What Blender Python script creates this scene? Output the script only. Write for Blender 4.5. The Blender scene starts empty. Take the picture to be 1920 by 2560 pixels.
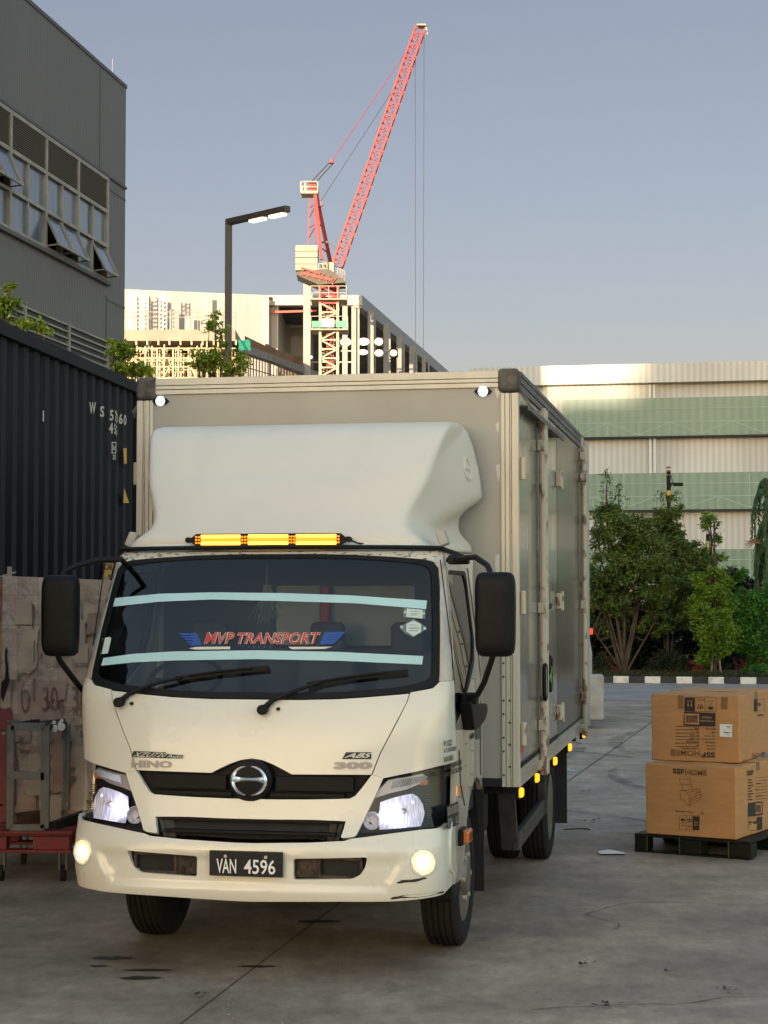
import bpy, bmesh, math, random
from mathutils import Vector, Matrix, noise
R_ = math.radians
random.seed(7)
C = bpy.context.scene.collection
SC = bpy.context.scene

# ---------------------------------------------------------------- camera
CAM_H, FPX, PITCH = 1.97, 4500.0, R_(2.61)
cam_d = bpy.data.cameras.new('camera'); cam = bpy.data.objects.new('camera', cam_d); C.objects.link(cam)
cam.location = (0, 0, CAM_H); cam.rotation_euler = (R_(90) + PITCH, 0, 0)
cam_d.sensor_fit = 'VERTICAL'; cam_d.sensor_height = 36.0; cam_d.lens = FPX / 2560 * 36.0
cam_d.clip_start = 0.1; cam_d.clip_end = 6000
SC.camera = cam
# ---------------------------------------------------------------- world, sun, exposure
SUN_EL, SUN_AZ = R_(4.0), R_(200.0)     # low sun behind the camera, a little to its left
EAST, MID, WEST = (.76, .378, .285), (3.9, 2.45, 1.6), (1.25, 1.05, .80)
world = bpy.data.worlds.new('World'); SC.world = world; world.use_nodes = True
wn = world.node_tree; wn.nodes.clear()
wo = wn.nodes.new('ShaderNodeOutputWorld'); wb = wn.nodes.new('ShaderNodeBackground'); sk = wn.nodes.new('ShaderNodeTexSky')
sk.sky_type = 'NISHITA'; sk.sun_disc = False; sk.sun_elevation = SUN_EL; sk.sun_rotation = SUN_AZ
sk.air_density = 1.0; sk.dust_density = 1.2; sk.ozone_density = 3.0; sk.altitude = 0
wb.inputs[1].default_value = 0.15
# hazy evening air: the western half glows warm, the eastern half is a muted grey blue
wtc = wn.nodes.new('ShaderNodeTexCoord'); wdp = wn.nodes.new('ShaderNodeVectorMath'); wdp.operation = 'DOT_PRODUCT'
wdp.inputs[1].default_value = (math.sin(SUN_AZ), math.cos(SUN_AZ), 0.12)
wrp = wn.nodes.new('ShaderNodeValToRGB'); wmr = wn.nodes.new('ShaderNodeMapRange'); wmr.inputs[1].default_value = -1; wmr.inputs[2].default_value = 1
we = wrp.color_ramp.elements; we[0].position = 0.0; we[0].color = (*EAST, 1); we[1].position = 1.0; we[1].color = (*WEST, 1)
wm = we.new(0.5); wm.color = (*MID, 1); wm = we.new(0.12); wm.color = (*[v * 1.12 for v in EAST], 1); wm = we.new(0.8); wm.color = (*MID, 1)
wmx = wn.nodes.new('ShaderNodeVectorMath'); wmx.operation = 'MULTIPLY'
wn.links.new(wtc.outputs['Generated'], wdp.inputs[0]); wn.links.new(wdp.outputs['Value'], wmr.inputs[0]); wn.links.new(wmr.outputs[0], wrp.inputs[0])
wn.links.new(sk.outputs[0], wmx.inputs[0]); wn.links.new(wrp.outputs[0], wmx.inputs[1]); wsz = wn.nodes.new('ShaderNodeSeparateXYZ'); wn.links.new(wtc.outputs['Generated'], wsz.inputs[0])
whr = wn.nodes.new('ShaderNodeValToRGB'); whr.color_ramp.elements[0].position = 0.0; whr.color_ramp.elements[0].color = (.80, .98, 1.16, 1); whr.color_ramp.elements[1].position = .30; whr.color_ramp.elements[1].color = (1, 1, 1, 1)
wm2 = wn.nodes.new('ShaderNodeVectorMath'); wm2.operation = 'MULTIPLY'; wn.links.new(wsz.outputs[2], whr.inputs[0]); wn.links.new(wmx.outputs[0], wm2.inputs[0]); wn.links.new(whr.outputs[0], wm2.inputs[1])
wn.links.new(wm2.outputs[0], wb.inputs[0]); wn.links.new(wb.outputs[0], wo.inputs[0])
sun_d = bpy.data.lights.new('sun', 'SUN'); sun = bpy.data.objects.new('sun', sun_d); C.objects.link(sun)
sun_d.energy = 2.3; sun_d.angle = R_(0.53); sun_d.color = (1.0, 0.80, 0.55)
sdir = Vector((math.sin(SUN_AZ) * math.cos(SUN_EL), math.cos(SUN_AZ) * math.cos(SUN_EL), math.sin(SUN_EL)))
sun.rotation_euler = sdir.to_track_quat('Z', 'Y').to_euler(); sun.location = sdir * 60
SC.view_settings.view_transform = 'Standard'; SC.view_settings.look = 'None'
SC.view_settings.exposure = 2.25; SC.view_settings.gamma = 1.0; SC.view_settings.use_curve_mapping = False

# ---------------------------------------------------------------- measuring helpers (photo reading -> metres)
K = 1920 / 1659.0
def rg(x0, y0, sc):                       # a zoomed reading -> full picture reading
    return lambda x, y: ((x0 + x / sc) / K, (y0 + y / sc) / K)
A_ = rg(160, 1300, 1.4553); B_ = rg(160, 1780, 1.4553); C_ = rg(180, 1850, 3.1904); D_ = rg(800, 1850, 3.1904)
E_ = rg(320, 880, 1.728); S_ = rg(1060, 1400, 3.16); G_ = rg(1060, 900, 3.318)
def ray(x, y):
    a = (x * K - 960) / FPX; b = -(y * K - 1280) / FPX
    return Vector((a, math.cos(PITCH) - b * math.sin(PITCH), math.sin(PITCH) + b * math.cos(PITCH)))
EYE = Vector((0, 0, CAM_H))
def at_depth(x, y, Y):                    # world point on the plane y = Y
    d = ray(x, y); return EYE + d * (Y / d.y)
def on_ground(x, y, z=0.0):
    d = ray(x, y); return EYE + d * ((z - CAM_H) / d.z)
def on_plane(x, y, p, n):
    d = ray(x, y); return EYE + d * ((p - EYE).dot(n) / d.dot(n))
YAW = R_(11.0)
TR, TD = Vector((math.cos(YAW), -math.sin(YAW), 0)), Vector((math.sin(YAW), math.cos(YAW), 0))
TO = Vector((-0.0762 * 9.2, 9.2, 0))
def tl(x, y):                             # ray in truck coordinates
    d = ray(x, y); c = EYE - TO
    return Vector((c.dot(TR), c.dot(TD), c.z)), Vector((d.dot(TR), d.dot(TD), d.z))
def tax(ax, val, x, y):
    c, d = tl(x, y); return c + d * ((val - c[ax]) / d[ax])

# ---------------------------------------------------------------- material helpers
def mat(name, col, rough=0.5, metal=0.0, spec=0.5, coat=0.0, noise_amt=0.0, nscale=8.0, bump=0.0, bscale=60.0, rough_var=0.0, col2=None, stretch=(1, 1, 1), coord='Object', coat_rough=0.05, ndetail=6.0, nlo=0.35, nhi=0.65):
    m = bpy.data.materials.new(name); m.use_nodes = True
    nt = m.node_tree; b = nt.nodes['Principled BSDF']
    b.inputs['Base Color'].default_value = (*col, 1); b.inputs['Roughness'].default_value = rough
    b.inputs['Metallic'].default_value = metal; b.inputs['Specular IOR Level'].default_value = spec
    b.inputs['Coat Weight'].default_value = coat; b.inputs['Coat Roughness'].default_value = coat_rough
    if noise_amt > 0 or bump > 0 or rough_var > 0:
        tc = nt.nodes.new('ShaderNodeTexCoord'); mp = nt.nodes.new('ShaderNodeMapping')
        nt.links.new(tc.outputs[coord], mp.inputs[0]); mp.inputs['Scale'].default_value = stretch
        nz = nt.nodes.new('ShaderNodeTexNoise'); nz.inputs['Scale'].default_value = nscale; nz.inputs['Detail'].default_value = ndetail
        nt.links.new(mp.outputs[0], nz.inputs['Vector'])
        if noise_amt > 0:
            rp = nt.nodes.new('ShaderNodeValToRGB'); rp.color_ramp.elements[0].position = nlo; rp.color_ramp.elements[1].position = nhi
            c2 = col2 if col2 else tuple(v * (1 - noise_amt) for v in col)
            c2 = tuple(col[i] * (1 - noise_amt) + c2[i] * noise_amt for i in range(3)) if col2 else c2
            rp.color_ramp.elements[0].color = (*c2, 1); rp.color_ramp.elements[1].color = (*col, 1)
            nt.links.new(nz.outputs['Fac'], rp.inputs[0]); nt.links.new(rp.outputs[0], b.inputs['Base Color'])
        if rough_var > 0:
            mr = nt.nodes.new('ShaderNodeMapRange'); mr.inputs[3].default_value = max(0, rough - rough_var); mr.inputs[4].default_value = min(1, rough + rough_var)
            mr.inputs[1].default_value = 0.3; mr.inputs[2].default_value = 0.7
            nt.links.new(nz.outputs['Fac'], mr.inputs[0]); nt.links.new(mr.outputs[0], b.inputs['Roughness'])
        if bump > 0:
            nb = nt.nodes.new('ShaderNodeTexNoise'); nb.inputs['Scale'].default_value = bscale; nb.inputs['Detail'].default_value = 4
            nt.links.new(mp.outputs[0], nb.inputs['Vector'])
            bp = nt.nodes.new('ShaderNodeBump'); bp.inputs['Strength'].default_value = bump; bp.inputs['Distance'].default_value = 0.01
            nt.links.new(nb.outputs['Fac'], bp.inputs['Height']); nt.links.new(bp.outputs[0], b.inputs['Normal'])
    return m
def emis(name, col, st):
    m = bpy.data.materials.new(name); m.use_nodes = True; b = m.node_tree.nodes['Principled BSDF']
    b.inputs['Base Color'].default_value = (*col, 1); b.inputs['Emission Color'].default_value = (*col, 1); b.inputs['Emission Strength'].default_value = st
    b.inputs['Roughness'].default_value = 0.3
    return m
def glassy(name, tint, gloss_rough=0.02, ior=1.5, strength=1.0, dirt=0.0, dcol=(0.5, 0.45, 0.35)):
    m = bpy.data.materials.new(name); m.use_nodes = True; nt = m.node_tree; nt.nodes.clear()
    o = nt.nodes.new('ShaderNodeOutputMaterial'); t = nt.nodes.new('ShaderNodeBsdfTransparent'); g = nt.nodes.new('ShaderNodeBsdfGlossy')
    t.inputs[0].default_value = (*tint, 1); g.inputs['Roughness'].default_value = gloss_rough
    f = nt.nodes.new('ShaderNodeFresnel'); f.inputs[0].default_value = ior
    mx = nt.nodes.new('ShaderNodeMixShader'); mm = nt.nodes.new('ShaderNodeMath'); mm.operation = 'MULTIPLY'; mm.inputs[1].default_value = strength; mm.use_clamp = True
    nt.links.new(f.outputs[0], mm.inputs[0]); nt.links.new(mm.outputs[0], mx.inputs[0]); nt.links.new(t.outputs[0], mx.inputs[1]); nt.links.new(g.outputs[0], mx.inputs[2])
    nt.links.new(mx.outputs[0], o.inputs[0])
    return m

# ---------------------------------------------------------------- mesh helpers
class MB:
    def __init__(s): s.v = []; s.f = []; s.mi = []; s.cur = 0
    def add(s, vs, fs):
        n = len(s.v); s.v += [tuple(p) for p in vs]; s.f += [tuple(i + n for i in f) for f in fs]; s.mi += [s.cur] * len(fs); return s
    def box(s, c, d, M=None):
        hx, hy, hz = d[0] / 2, d[1] / 2, d[2] / 2; c = Vector(c)
        ps = [Vector((sx * hx, sy * hy, sz * hz)) for sz in (-1, 1) for sy in (-1, 1) for sx in (-1, 1)]
        if M is not None: ps = [M @ p for p in ps]
        return s.add([c + p for p in ps], [(0, 2, 3, 1), (4, 5, 7, 6), (0, 1, 5, 4), (2, 6, 7, 3), (0, 4, 6, 2), (1, 3, 7, 5)])
    def b2(s, x0, x1, y0, y1, z0, z1):
        return s.box(((x0 + x1) / 2, (y0 + y1) / 2, (z0 + z1) / 2), (abs(x1 - x0), abs(y1 - y0), abs(z1 - z0)))
    def bar(s, a, b, w, h=None, up=(0, 0, 1)):
        a, b = Vector(a), Vector(b); h = h or w; d = b - a; L = d.length
        if L < 1e-6: return s
        d.normalize(); up = Vector(up)
        if abs(d.dot(up)) > 0.98: up = Vector((1, 0, 0)) if abs(d.x) < 0.9 else Vector((0, 1, 0))
        x = d.cross(up).normalized(); y = x.cross(d).normalized()
        q = [(-1, -1), (1, -1), (1, 1), (-1, 1)]
        vs = [a + x * (i * w / 2) + y * (j * h / 2) for i, j in q] + [b + x * (i * w / 2) + y * (j * h / 2) for i, j in q]
        return s.add(vs, [(0, 3, 2, 1), (4, 5, 6, 7), (0, 1, 5, 4), (1, 2, 6, 5), (2, 3, 7, 6), (3, 0, 4, 7)])
    def tube(s, pts, r, n=8, cap=True):
        pts = [Vector(p) for p in pts]; m = len(pts); rr = r if isinstance(r, (list, tuple)) else [r] * m
        vs = []; prev = None
        for i, p in enumerate(pts):
            d = (pts[min(i + 1, m - 1)] - pts[max(i - 1, 0)]).normalized()
            if prev is None:
                u = Vector((0, 0, 1)) if abs(d.z) < 0.9 else Vector((1, 0, 0)); x = d.cross(u).normalized()
            else:
                x = (prev - d * prev.dot(d)).normalized()
            prev = x; y = d.cross(x)
            vs += [p + x * (rr[i] * math.cos(2 * math.pi * k / n)) + y * (rr[i] * math.sin(2 * math.pi * k / n)) for k in range(n)]
        fs = [(i * n + k, i * n + (k + 1) % n, (i + 1) * n + (k + 1) % n, (i + 1) * n + k) for i in range(m - 1) for k in range(n)]
        if cap: fs += [tuple(range(n))[::-1], tuple((m - 1) * n + k for k in range(n))]
        return s.add(vs, fs)
    def lathe(s, prof, c=(0, 0, 0), axis='x', n=32, close=False):   # prof: (axial, radius)
        vs = []; c = Vector(c)
        for a, r in prof:
            for k in range(n):
                t = 2 * math.pi * k / n; p, q = r * math.cos(t), r * math.sin(t)
                vs.append(c + (Vector((a, p, q)) if axis == 'x' else Vector((p, a, q)) if axis == 'y' else Vector((p, q, a))))
        m = len(prof)
        fs = [(i * n + k, i * n + (k + 1) % n, (i + 1) * n + (k + 1) % n, (i + 1) * n + k) for i in range(m - 1) for k in range(n)]
        if not close: fs += [tuple(range(n))[::-1], tuple((m - 1) * n + k for k in range(n))]
        return s.add(vs, fs)
    def prism(s, poly, z0, z1, f=None):       # poly in (a,b), extruded along third; f maps (a,b,c)->point
        n = len(poly); f = f or (lambda a, b, c: (a, b, c))
        vs = [f(a, b, z0) for a, b in poly] + [f(a, b, z1) for a, b in poly]
        return s.add(vs, [tuple(range(n))[::-1], tuple(range(n, 2 * n))] + [(i, (i + 1) % n, n + (i + 1) % n, n + i) for i in range(n)])
    def grid(s, fn, nu, nv, closed=False):
        vs = [fn(i / (nu - 1), j / (nv - 1)) for j in range(nv) for i in range(nu)]
        return s.add(vs, [(j * nu + i, j * nu + i + 1, (j + 1) * nu + i + 1, (j + 1) * nu + i) for j in range(nv - 1) for i in range(nu - 1)])
    def build(s, name, m, parent=None, smooth=False, bevel=0, fix=True, seg=2, ang=35):
        me = bpy.data.meshes.new(name); me.from_pydata(s.v, [], s.f)
        ms = m if isinstance(m, (list, tuple)) else [m]
        for q in ms: me.materials.append(q)
        if len(ms) > 1: me.polygons.foreach_set('material_index', s.mi)
        if fix:
            bm = bmesh.new(); bm.from_mesh(me); bmesh.ops.recalc_face_normals(bm, faces=bm.faces); bm.to_mesh(me); bm.free()
        me.validate(); me.update()
        o = bpy.data.objects.new(name, me); C.objects.link(o)
        if parent is not None: o.parent = parent
        if smooth: smooth_by_angle(me, ang)
        if bevel:
            b = o.modifiers.new('bevel', 'BEVEL'); b.width = bevel; b.segments = seg; b.limit_method = 'ANGLE'; b.angle_limit = R_(40); b.harden_normals = True
            if not smooth: me.shade_smooth(); smooth_by_angle(me, ang)
        return o
def smooth_by_angle(me, ang=35):
    me.shade_smooth()
    bm = bmesh.new(); bm.from_mesh(me); a = R_(ang)
    for e in bm.edges:
        if len(e.link_faces) == 2 and e.calc_face_angle(0) > a: e.smooth = False
    bm.to_mesh(me); bm.free()
def empty(name, loc=(0, 0, 0), rz=0.0):
    o = bpy.data.objects.new(name, None); C.objects.link(o); o.location = loc; o.rotation_euler = (0, 0, rz); o.empty_display_size = 0.3; return o
def tag(o, label=None, cat=None, group=None, kind=None):
    if label: o['label'] = label
    if cat: o['category'] = cat
    if group: o['group'] = group
    if kind: o['kind'] = kind
    return o
def fan_leaves(name, pts, size, m, parent=None, seed=1, up=0.3, aspect=0.5):   # many small folded leaves
    rnd = random.Random(seed); vs = []; fs = []
    for p in pts:
        sz = size * rnd.uniform(0.6, 1.35)
        d = Vector((rnd.gauss(0, 1), rnd.gauss(0, 1), rnd.gauss(0, 1) * 0.7 - 0.25)).normalized()
        n = Vector((rnd.gauss(0, 1), rnd.gauss(0, 1), rnd.gauss(0, 1) + up * 3)); s_ = d.cross(n)
        if s_.length < 1e-3: continue
        s_.normalize(); nn = s_.cross(d).normalized(); k = len(vs); p = Vector(p); w = sz * aspect / 2
        vs += [p, p + d * sz * 0.5 + s_ * w + nn * w * 0.4, p + d * sz - nn * sz * 0.12, p + d * sz * 0.5 - s_ * w + nn * w * 0.4]
        fs += [(k, k + 1, k + 2), (k, k + 2, k + 3)]
    me = bpy.data.meshes.new(name); me.from_pydata([tuple(v) for v in vs], [], fs); me.materials.append(m); me.update()
    o = bpy.data.objects.new(name, me); C.objects.link(o)
    if parent is not None: o.parent = parent
    return o
_tc = {}
def text_geo(txt, shear=0.0, off=0.0, spacing=1.0):
    cu = bpy.data.curves.new('t', 'FONT'); cu.body = txt; cu.shear = shear; cu.offset = off; cu.space_character = spacing; cu.resolution_u = 3
    o = bpy.data.objects.new('t', cu); C.objects.link(o)
    dg = bpy.context.evaluated_depsgraph_get(); dg.update(); me = o.evaluated_get(dg).to_mesh()
    vs = [v.co.copy() for v in me.vertices]; fs = [tuple(p.vertices) for p in me.polygons]
    o.evaluated_get(dg).to_mesh_clear(); bpy.data.objects.remove(o); bpy.data.curves.remove(cu)
    if not vs: return [], []
    x0 = min(v.x for v in vs); x1 = max(v.x for v in vs); y0 = min(v.y for v in vs); y1 = max(v.y for v in vs)
    return [((v.x - x0) / (x1 - x0), (v.y - y0) / (y1 - y0)) for v in vs], fs
def decal(name, items, fn, m, parent):       # items: list of (unit verts, faces, corner map); fn maps picture/plane coords -> 3D
    mb = MB()
    for vs, fs, cm in items: mb.add([fn(*cm(a, b)) for a, b in vs], fs)
    return mb.build(name, m, parent, fix=False)
def quadmap(p00, p10, p01, p11=None):        # unit square -> quad (bilinear)
    if p11 is None: p11 = (p10[0] + p01[0] - p00[0], p10[1] + p01[1] - p00[1])
    return lambda a, b: tuple(p00[i] * (1 - a) * (1 - b) + p10[i] * a * (1 - b) + p01[i] * (1 - a) * b + p11[i] * a * b for i in (0, 1))
def poly_geo(pts):                            # polygon as unit geometry with identity map
    return ([tuple(p) for p in pts], [tuple(range(len(pts)))], lambda a, b: (a, b))
def txt_item(t, q, **k):
    v, f = text_geo(t, **k); return (v, f, q)
def rect_item(x0, y0, x1, y1):
    return poly_geo([(x0, y0), (x1, y0), (x1, y1), (x0, y1)])

# ---------------------------------------------------------------- materials
M = {}
M['cream'] = mat('cream_paint', (0.69, 0.645, 0.52), 0.3, coat=0.4, rough_var=0.05, noise_amt=0.05, nscale=2, coat_rough=0.08)
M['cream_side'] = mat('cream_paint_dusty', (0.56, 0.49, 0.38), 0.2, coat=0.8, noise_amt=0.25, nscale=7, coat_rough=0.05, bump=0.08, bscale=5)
M['fair'] = mat('fairing_paint', (0.66, 0.592, 0.48), 0.42, coat=0.15, noise_amt=0.04, nscale=2.5, coat_rough=0.3, bump=0.02, bscale=30)
M['boxwhite'] = mat('box_front_paint', (0.40, 0.37, 0.305), 0.45, coat=0.1, spec=0.35, noise_amt=0.12, nscale=1.6, coat_rough=0.15, bump=0.03, bscale=3)
M['alu'] = mat('painted_aluminium', (0.60, 0.54, 0.42), 0.4, metal=0.1, noise_amt=0.22, nscale=4, stretch=(3, 3, 0.35), col2=(0.36, 0.30, 0.21), bump=0.05, bscale=12)
M['cap'] = mat('corner_cap_plastic', (0.060, 0.050, 0.038), 0.6, spec=.2, noise_amt=0.35, nscale=18, col2=(0.26, 0.23, 0.18), bump=0.2, bscale=30)
M['black'] = mat('black_plastic', (0.007, 0.0066, 0.006), 0.55, spec=0.2, bump=0.1, bscale=300)
M['gblack'] = mat('gloss_black', (0.012, 0.012, 0.013), 0.12)
M['dark'] = mat('chassis_black', (0.012, 0.011, 0.010), 0.75, noise_amt=0.5, nscale=9)
M['guard'] = mat('guard_steel', (0.055, 0.048, 0.038), 0.6, noise_amt=0.5, nscale=14)
M['rubber'] = mat('tyre_rubber', (0.012, 0.011, 0.010), 0.85, noise_amt=0.4, nscale=12, spec=.25, col2=(0.028, 0.023, 0.018))
M['steel'] = mat('wheel_steel', (0.22, 0.19, 0.15), 0.45, metal=0.5, noise_amt=0.4, nscale=8)
M['chrome'] = mat('chrome', (0.90, 0.90, 0.92), 0.22, metal=0.8)
M['silver'] = mat('badge_silver', (0.42, 0.40, 0.37), 0.35, metal=0.3)
M['lettergrey'] = mat('letter_grey', (0.30, 0.27, 0.23), 0.4)
M['white'] = mat('white_paint', (0.75, 0.73, 0.66), 0.5)
M['inkblack'] = mat('black_ink', (0.02, 0.018, 0.015), 0.6)
M['teal'] = mat('teal_film', (0.42, 0.62, 0.60), 0.35, noise_amt=0.08, nscale=3)
M['red_film'] = mat('red_film', (0.45, 0.035, 0.025), 0.5)
M['pale_film'] = mat('pale_film', (0.58, 0.56, 0.45), 0.5)
M['blue_film'] = mat('blue_film', (0.012, 0.06, 0.26), 0.5)
M['sticker'] = mat('sticker_paper', (0.50, 0.58, 0.50), 0.5)
M['interior'] = mat('cab_trim', (0.075, 0.078, 0.085), 0.8)
M['rearpanel'] = mat('cab_back_lining', (0.16, 0.17, 0.17), 0.8)
M['wsglass'] = glassy('windscreen_glass', (0.62, 0.68, 0.68), 0.01, 1.5, 1.0)
M['sideglass'] = glassy('side_glass', (0.16, 0.16, 0.15), 0.01, 1.9, 1.3)
M['lens'] = glassy('clear_lens', (0.93, 0.93, 0.95), 0.02, 1.45, 0.9)
M['amber'] = mat('amber_lens', (0.60, 0.14, 0.01), 0.15, coat=1.0)
M['amber_lit'] = emis('amber_lit', (1.0, 0.36, 0.01), 0.42)
M['amber_bar'] = emis('amber_bar_lit', (1.0, 0.46, 0.04), 0.9)
M['amber_dim'] = emis('amber_bar_dim', (1.0, 0.30, 0.01), 0.22)
M['warm_lit'] = emis('warm_lamp_lit', (1.0, 0.80, 0.60), 0.55)
M['warm_ring'] = emis('warm_lamp_ring', (1.0, 0.70, 0.36), 0.18)
M['cool_lit'] = emis('cool_lamp_lit', (0.60, 0.85, 1.0), 0.30)
M['head_lit'] = emis('headlamp_lit', (0.50, 0.55, 1.0), 0.5)
M['reflector'] = mat('lamp_reflector', (0.86, 0.86, 0.92), 0.28, metal=0.15, bump=1.0, bscale=26, stretch=(4, 1, 0.6), noise_amt=.5, nscale=30, col2=(.30, .30, .36))
M['bezel'] = mat('lamp_bezel', (0.09, 0.08, 0.075), 0.25, metal=0.4)
M['rust'] = mat('rusty_cream_steel', (0.50, 0.42, 0.29), 0.5, noise_amt=0.9, nscale=16, col2=(0.14, 0.07, 0.035), stretch=(1, 1, 0.6), nlo=0.36, nhi=0.44, bump=0.1, bscale=50)
M['cardboard'] = mat('cardboard', (0.50, 0.240, 0.082), 0.75, noise_amt=0.12, nscale=7, stretch=(1, 1, 5), bump=0.04, bscale=20)
M['tape'] = mat('brown_tape', (0.24, 0.12, 0.045), 0.25)
M['redtape'] = mat('red_reflective', (0.40, 0.07, 0.02), 0.4)
# ================================================================= SETTING
def ground_material():
    m = bpy.data.materials.new('stained_concrete'); m.use_nodes = True; nt = m.node_tree; b = nt.nodes['Principled BSDF']
    N = nt.nodes.new; Lk = nt.links.new
    tc = N('ShaderNodeTexCoord')
    def noise_(scale, detail=6, stretch=(1, 1, 1), rough=.55, rot=0):
        mp = N('ShaderNodeMapping'); mp.inputs['Scale'].default_value = stretch; mp.inputs['Rotation'].default_value = (0, 0, rot); Lk(tc.outputs['Object'], mp.inputs[0])
        n = N('ShaderNodeTexNoise'); n.inputs['Scale'].default_value = scale; n.inputs['Detail'].default_value = detail; n.inputs['Roughness'].default_value = rough; Lk(mp.outputs[0], n.inputs['Vector']); return n.outputs['Fac']
    def rng(s, a, b_, c, d):
        r = N('ShaderNodeMapRange'); r.inputs[1].default_value = a; r.inputs[2].default_value = b_; r.inputs[3].default_value = c; r.inputs[4].default_value = d; Lk(s, r.inputs[0]); return r.outputs[0]
    def mul(a, b_):
        r = N('ShaderNodeMath'); r.operation = 'MULTIPLY'; Lk(a, r.inputs[0]); Lk(b_, r.inputs[1]); return r.outputs[0]
    f = mul(rng(noise_(.35, 5), .3, .7, .78, 1.18), rng(noise_(2.2, 8, (1, .55, 1), rough=.72), .3, .7, .72, 1.22))
    f = mul(f, rng(noise_(14, 8, (1, .45, 1), rough=.75), .3, .7, .78, 1.2))
    f = mul(f, rng(noise_(120, 3), .3, .7, .90, 1.10))
    f = mul(f, rng(noise_(1.2, 8, (.7, 1.0, 1), .75, R_(30)), .38, .62, .66, 1.05))         # tyre rubber drifts
    f = mul(f, rng(noise_(.9, 3), .66, .74, 1.0, .70))                                       # oil patches
    # slab joints
    sep = N('ShaderNodeSeparateXYZ'); Lk(tc.outputs['Object'], sep.inputs[0])
    def line(p, q, w):
        d = (q - p).normalized(); n = Vector((-d.y, d.x)); c = -n.dot(p)
        a1 = N('ShaderNodeMath'); a1.operation = 'MULTIPLY'; a1.inputs[1].default_value = n.x; Lk(sep.outputs[0], a1.inputs[0])
        a2 = N('ShaderNodeMath'); a2.operation = 'MULTIPLY_ADD'; a2.inputs[1].default_value = n.y; Lk(sep.outputs[1], a2.inputs[0]); Lk(a1.outputs[0], a2.inputs[2])
        a3 = N('ShaderNodeMath'); a3.operation = 'ADD'; a3.inputs[1].default_value = c; Lk(a2.outputs[0], a3.inputs[0])
        a4 = N('ShaderNodeMath'); a4.operation = 'ABSOLUTE'; Lk(a3.outputs[0], a4.inputs[0]); return rng(a4.outputs[0], w * .5, w, .30, 1.0)
    g = lambda x, y: Vector(on_ground(x, y)[:2])
    f = mul(f, line(g(390, 2212), g(690, 1983), .009))
    l2 = line(g(1195, 1710), g(1398, 1567), .02); far = rng(sep.outputs[1], 15.5, 16.5, 1.0, 0.0)
    mxx = N('ShaderNodeMath'); mxx.operation = 'MAXIMUM'; Lk(l2, mxx.inputs[0]); Lk(far, mxx.inputs[1]); f = mul(f, mxx.outputs[0])
    rp = N('ShaderNodeMix'); rp.data_type = 'RGBA'; rp.inputs[6].default_value = (0, 0, 0, 1); rp.inputs[7].default_value = (.375, .285, .203, 1)
    Lk(f, rp.inputs[0]); rp.clamp_factor = False; Lk(rp.outputs[2], b.inputs['Base Color'])
    b.inputs['Roughness'].default_value = .62; Lk(rng(noise_(3, 6), .3, .7, .45, .75), b.inputs['Roughness']); b.inputs['Specular IOR Level'].default_value = .4
    bp = N('ShaderNodeBump'); bp.inputs['Strength'].default_value = .35; bp.inputs['Distance'].default_value = .01; Lk(noise_(60, 6, rough=.7), bp.inputs['Height']); Lk(bp.outputs[0], b.inputs['Normal'])
    return m
gm = ground_material()
g = MB(); g.add([(-900, -400, 0), (900, -400, 0), (900, 2500, 0), (-900, 2500, 0)], [(0, 1, 2, 3)]); tag(g.build('ground', gm), kind='structure')
m_road = mat('asphalt_road', (.32, .275, .245), .55, noise_amt=.3, nscale=1.2, bump=.2, bscale=40)
KV = 31.2                                            # kerb, in truck-grid metres behind the bumper
def tg(u, v, z=0.0): return TO + TR * u + TD * v + Vector((0, 0, z))
MB().add([tg(-60, 24.8, .004), tg(80, 24.8, .004), tg(80, KV, .004), tg(-60, KV, .004)], [(0, 1, 2, 3)]).build('road', m_road)['kind'] = 'structure'
p = on_ground(1400, 1493); kv2 = (p - TO).dot(TD)
MB().add([tg(-60, kv2, .008), tg(80, kv2, .008), tg(80, kv2 + .35, .008), tg(-60, kv2 + .35, .008)], [(0, 1, 2, 3)]).build('road_edge_line', mat('worn_white_line', (.42, .42, .41), .6, noise_amt=.4, nscale=8))['kind'] = 'structure'
Zk = rg(1280, 1680, 5.925)
arrow = [on_ground(*Zk(*q), .004) for q in ((600, 1385), (700, 1388), (840, 1425), (1030, 1475), (900, 1475), (700, 1440), (600, 1450))]
MB().add(arrow, [tuple(range(7))]).build('road_arrow_marking', bpy.data.materials['worn_white_line'])['kind'] = 'structure'
# kerb in black and white blocks
p = on_ground(1400, 1475.5); KV = (p - TO).dot(TD)
pu0, pu1 = [(on_ground(x, 1473) - TO).dot(TR) for x in (1327, 1395)]
pitch = pu1 - pu0
for white in (0, 1):
    mb = MB()
    for k in range(-24, 26):
        a = pu0 + pitch * k - .0; a0, a1 = (a, a + pitch * .5) if white else (a + pitch * .5 + .004, a + pitch - .004)
        c_ = tg((a0 + a1) / 2, KV + .09, .07); mb.box(c_, (a1 - a0 - .004, .18, .14 + (.004 if white else 0)), Matrix.Rotation(-YAW, 3, 'Z'))
    tag(mb.build('kerb', mat('kerb_white' if white else 'kerb_black', (.62, .60, .53) if white else (.022, .022, .022), .7, noise_amt=.35, nscale=6, nlo=.3, nhi=.5), bevel=.008), kind='structure')
m_verge = mat('planting_soil', (.10, .055, .035), .95, noise_amt=.6, nscale=3, col2=(.02, .025, .01))
MB().add([tg(-60, KV + .18, .10), tg(80, KV + .18, .10), tg(80, KV + 22, .10), tg(-60, KV + 22, .10)], [(0, 1, 2, 3)]).build('verge_ground', m_verge)['kind'] = 'structure'

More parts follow.
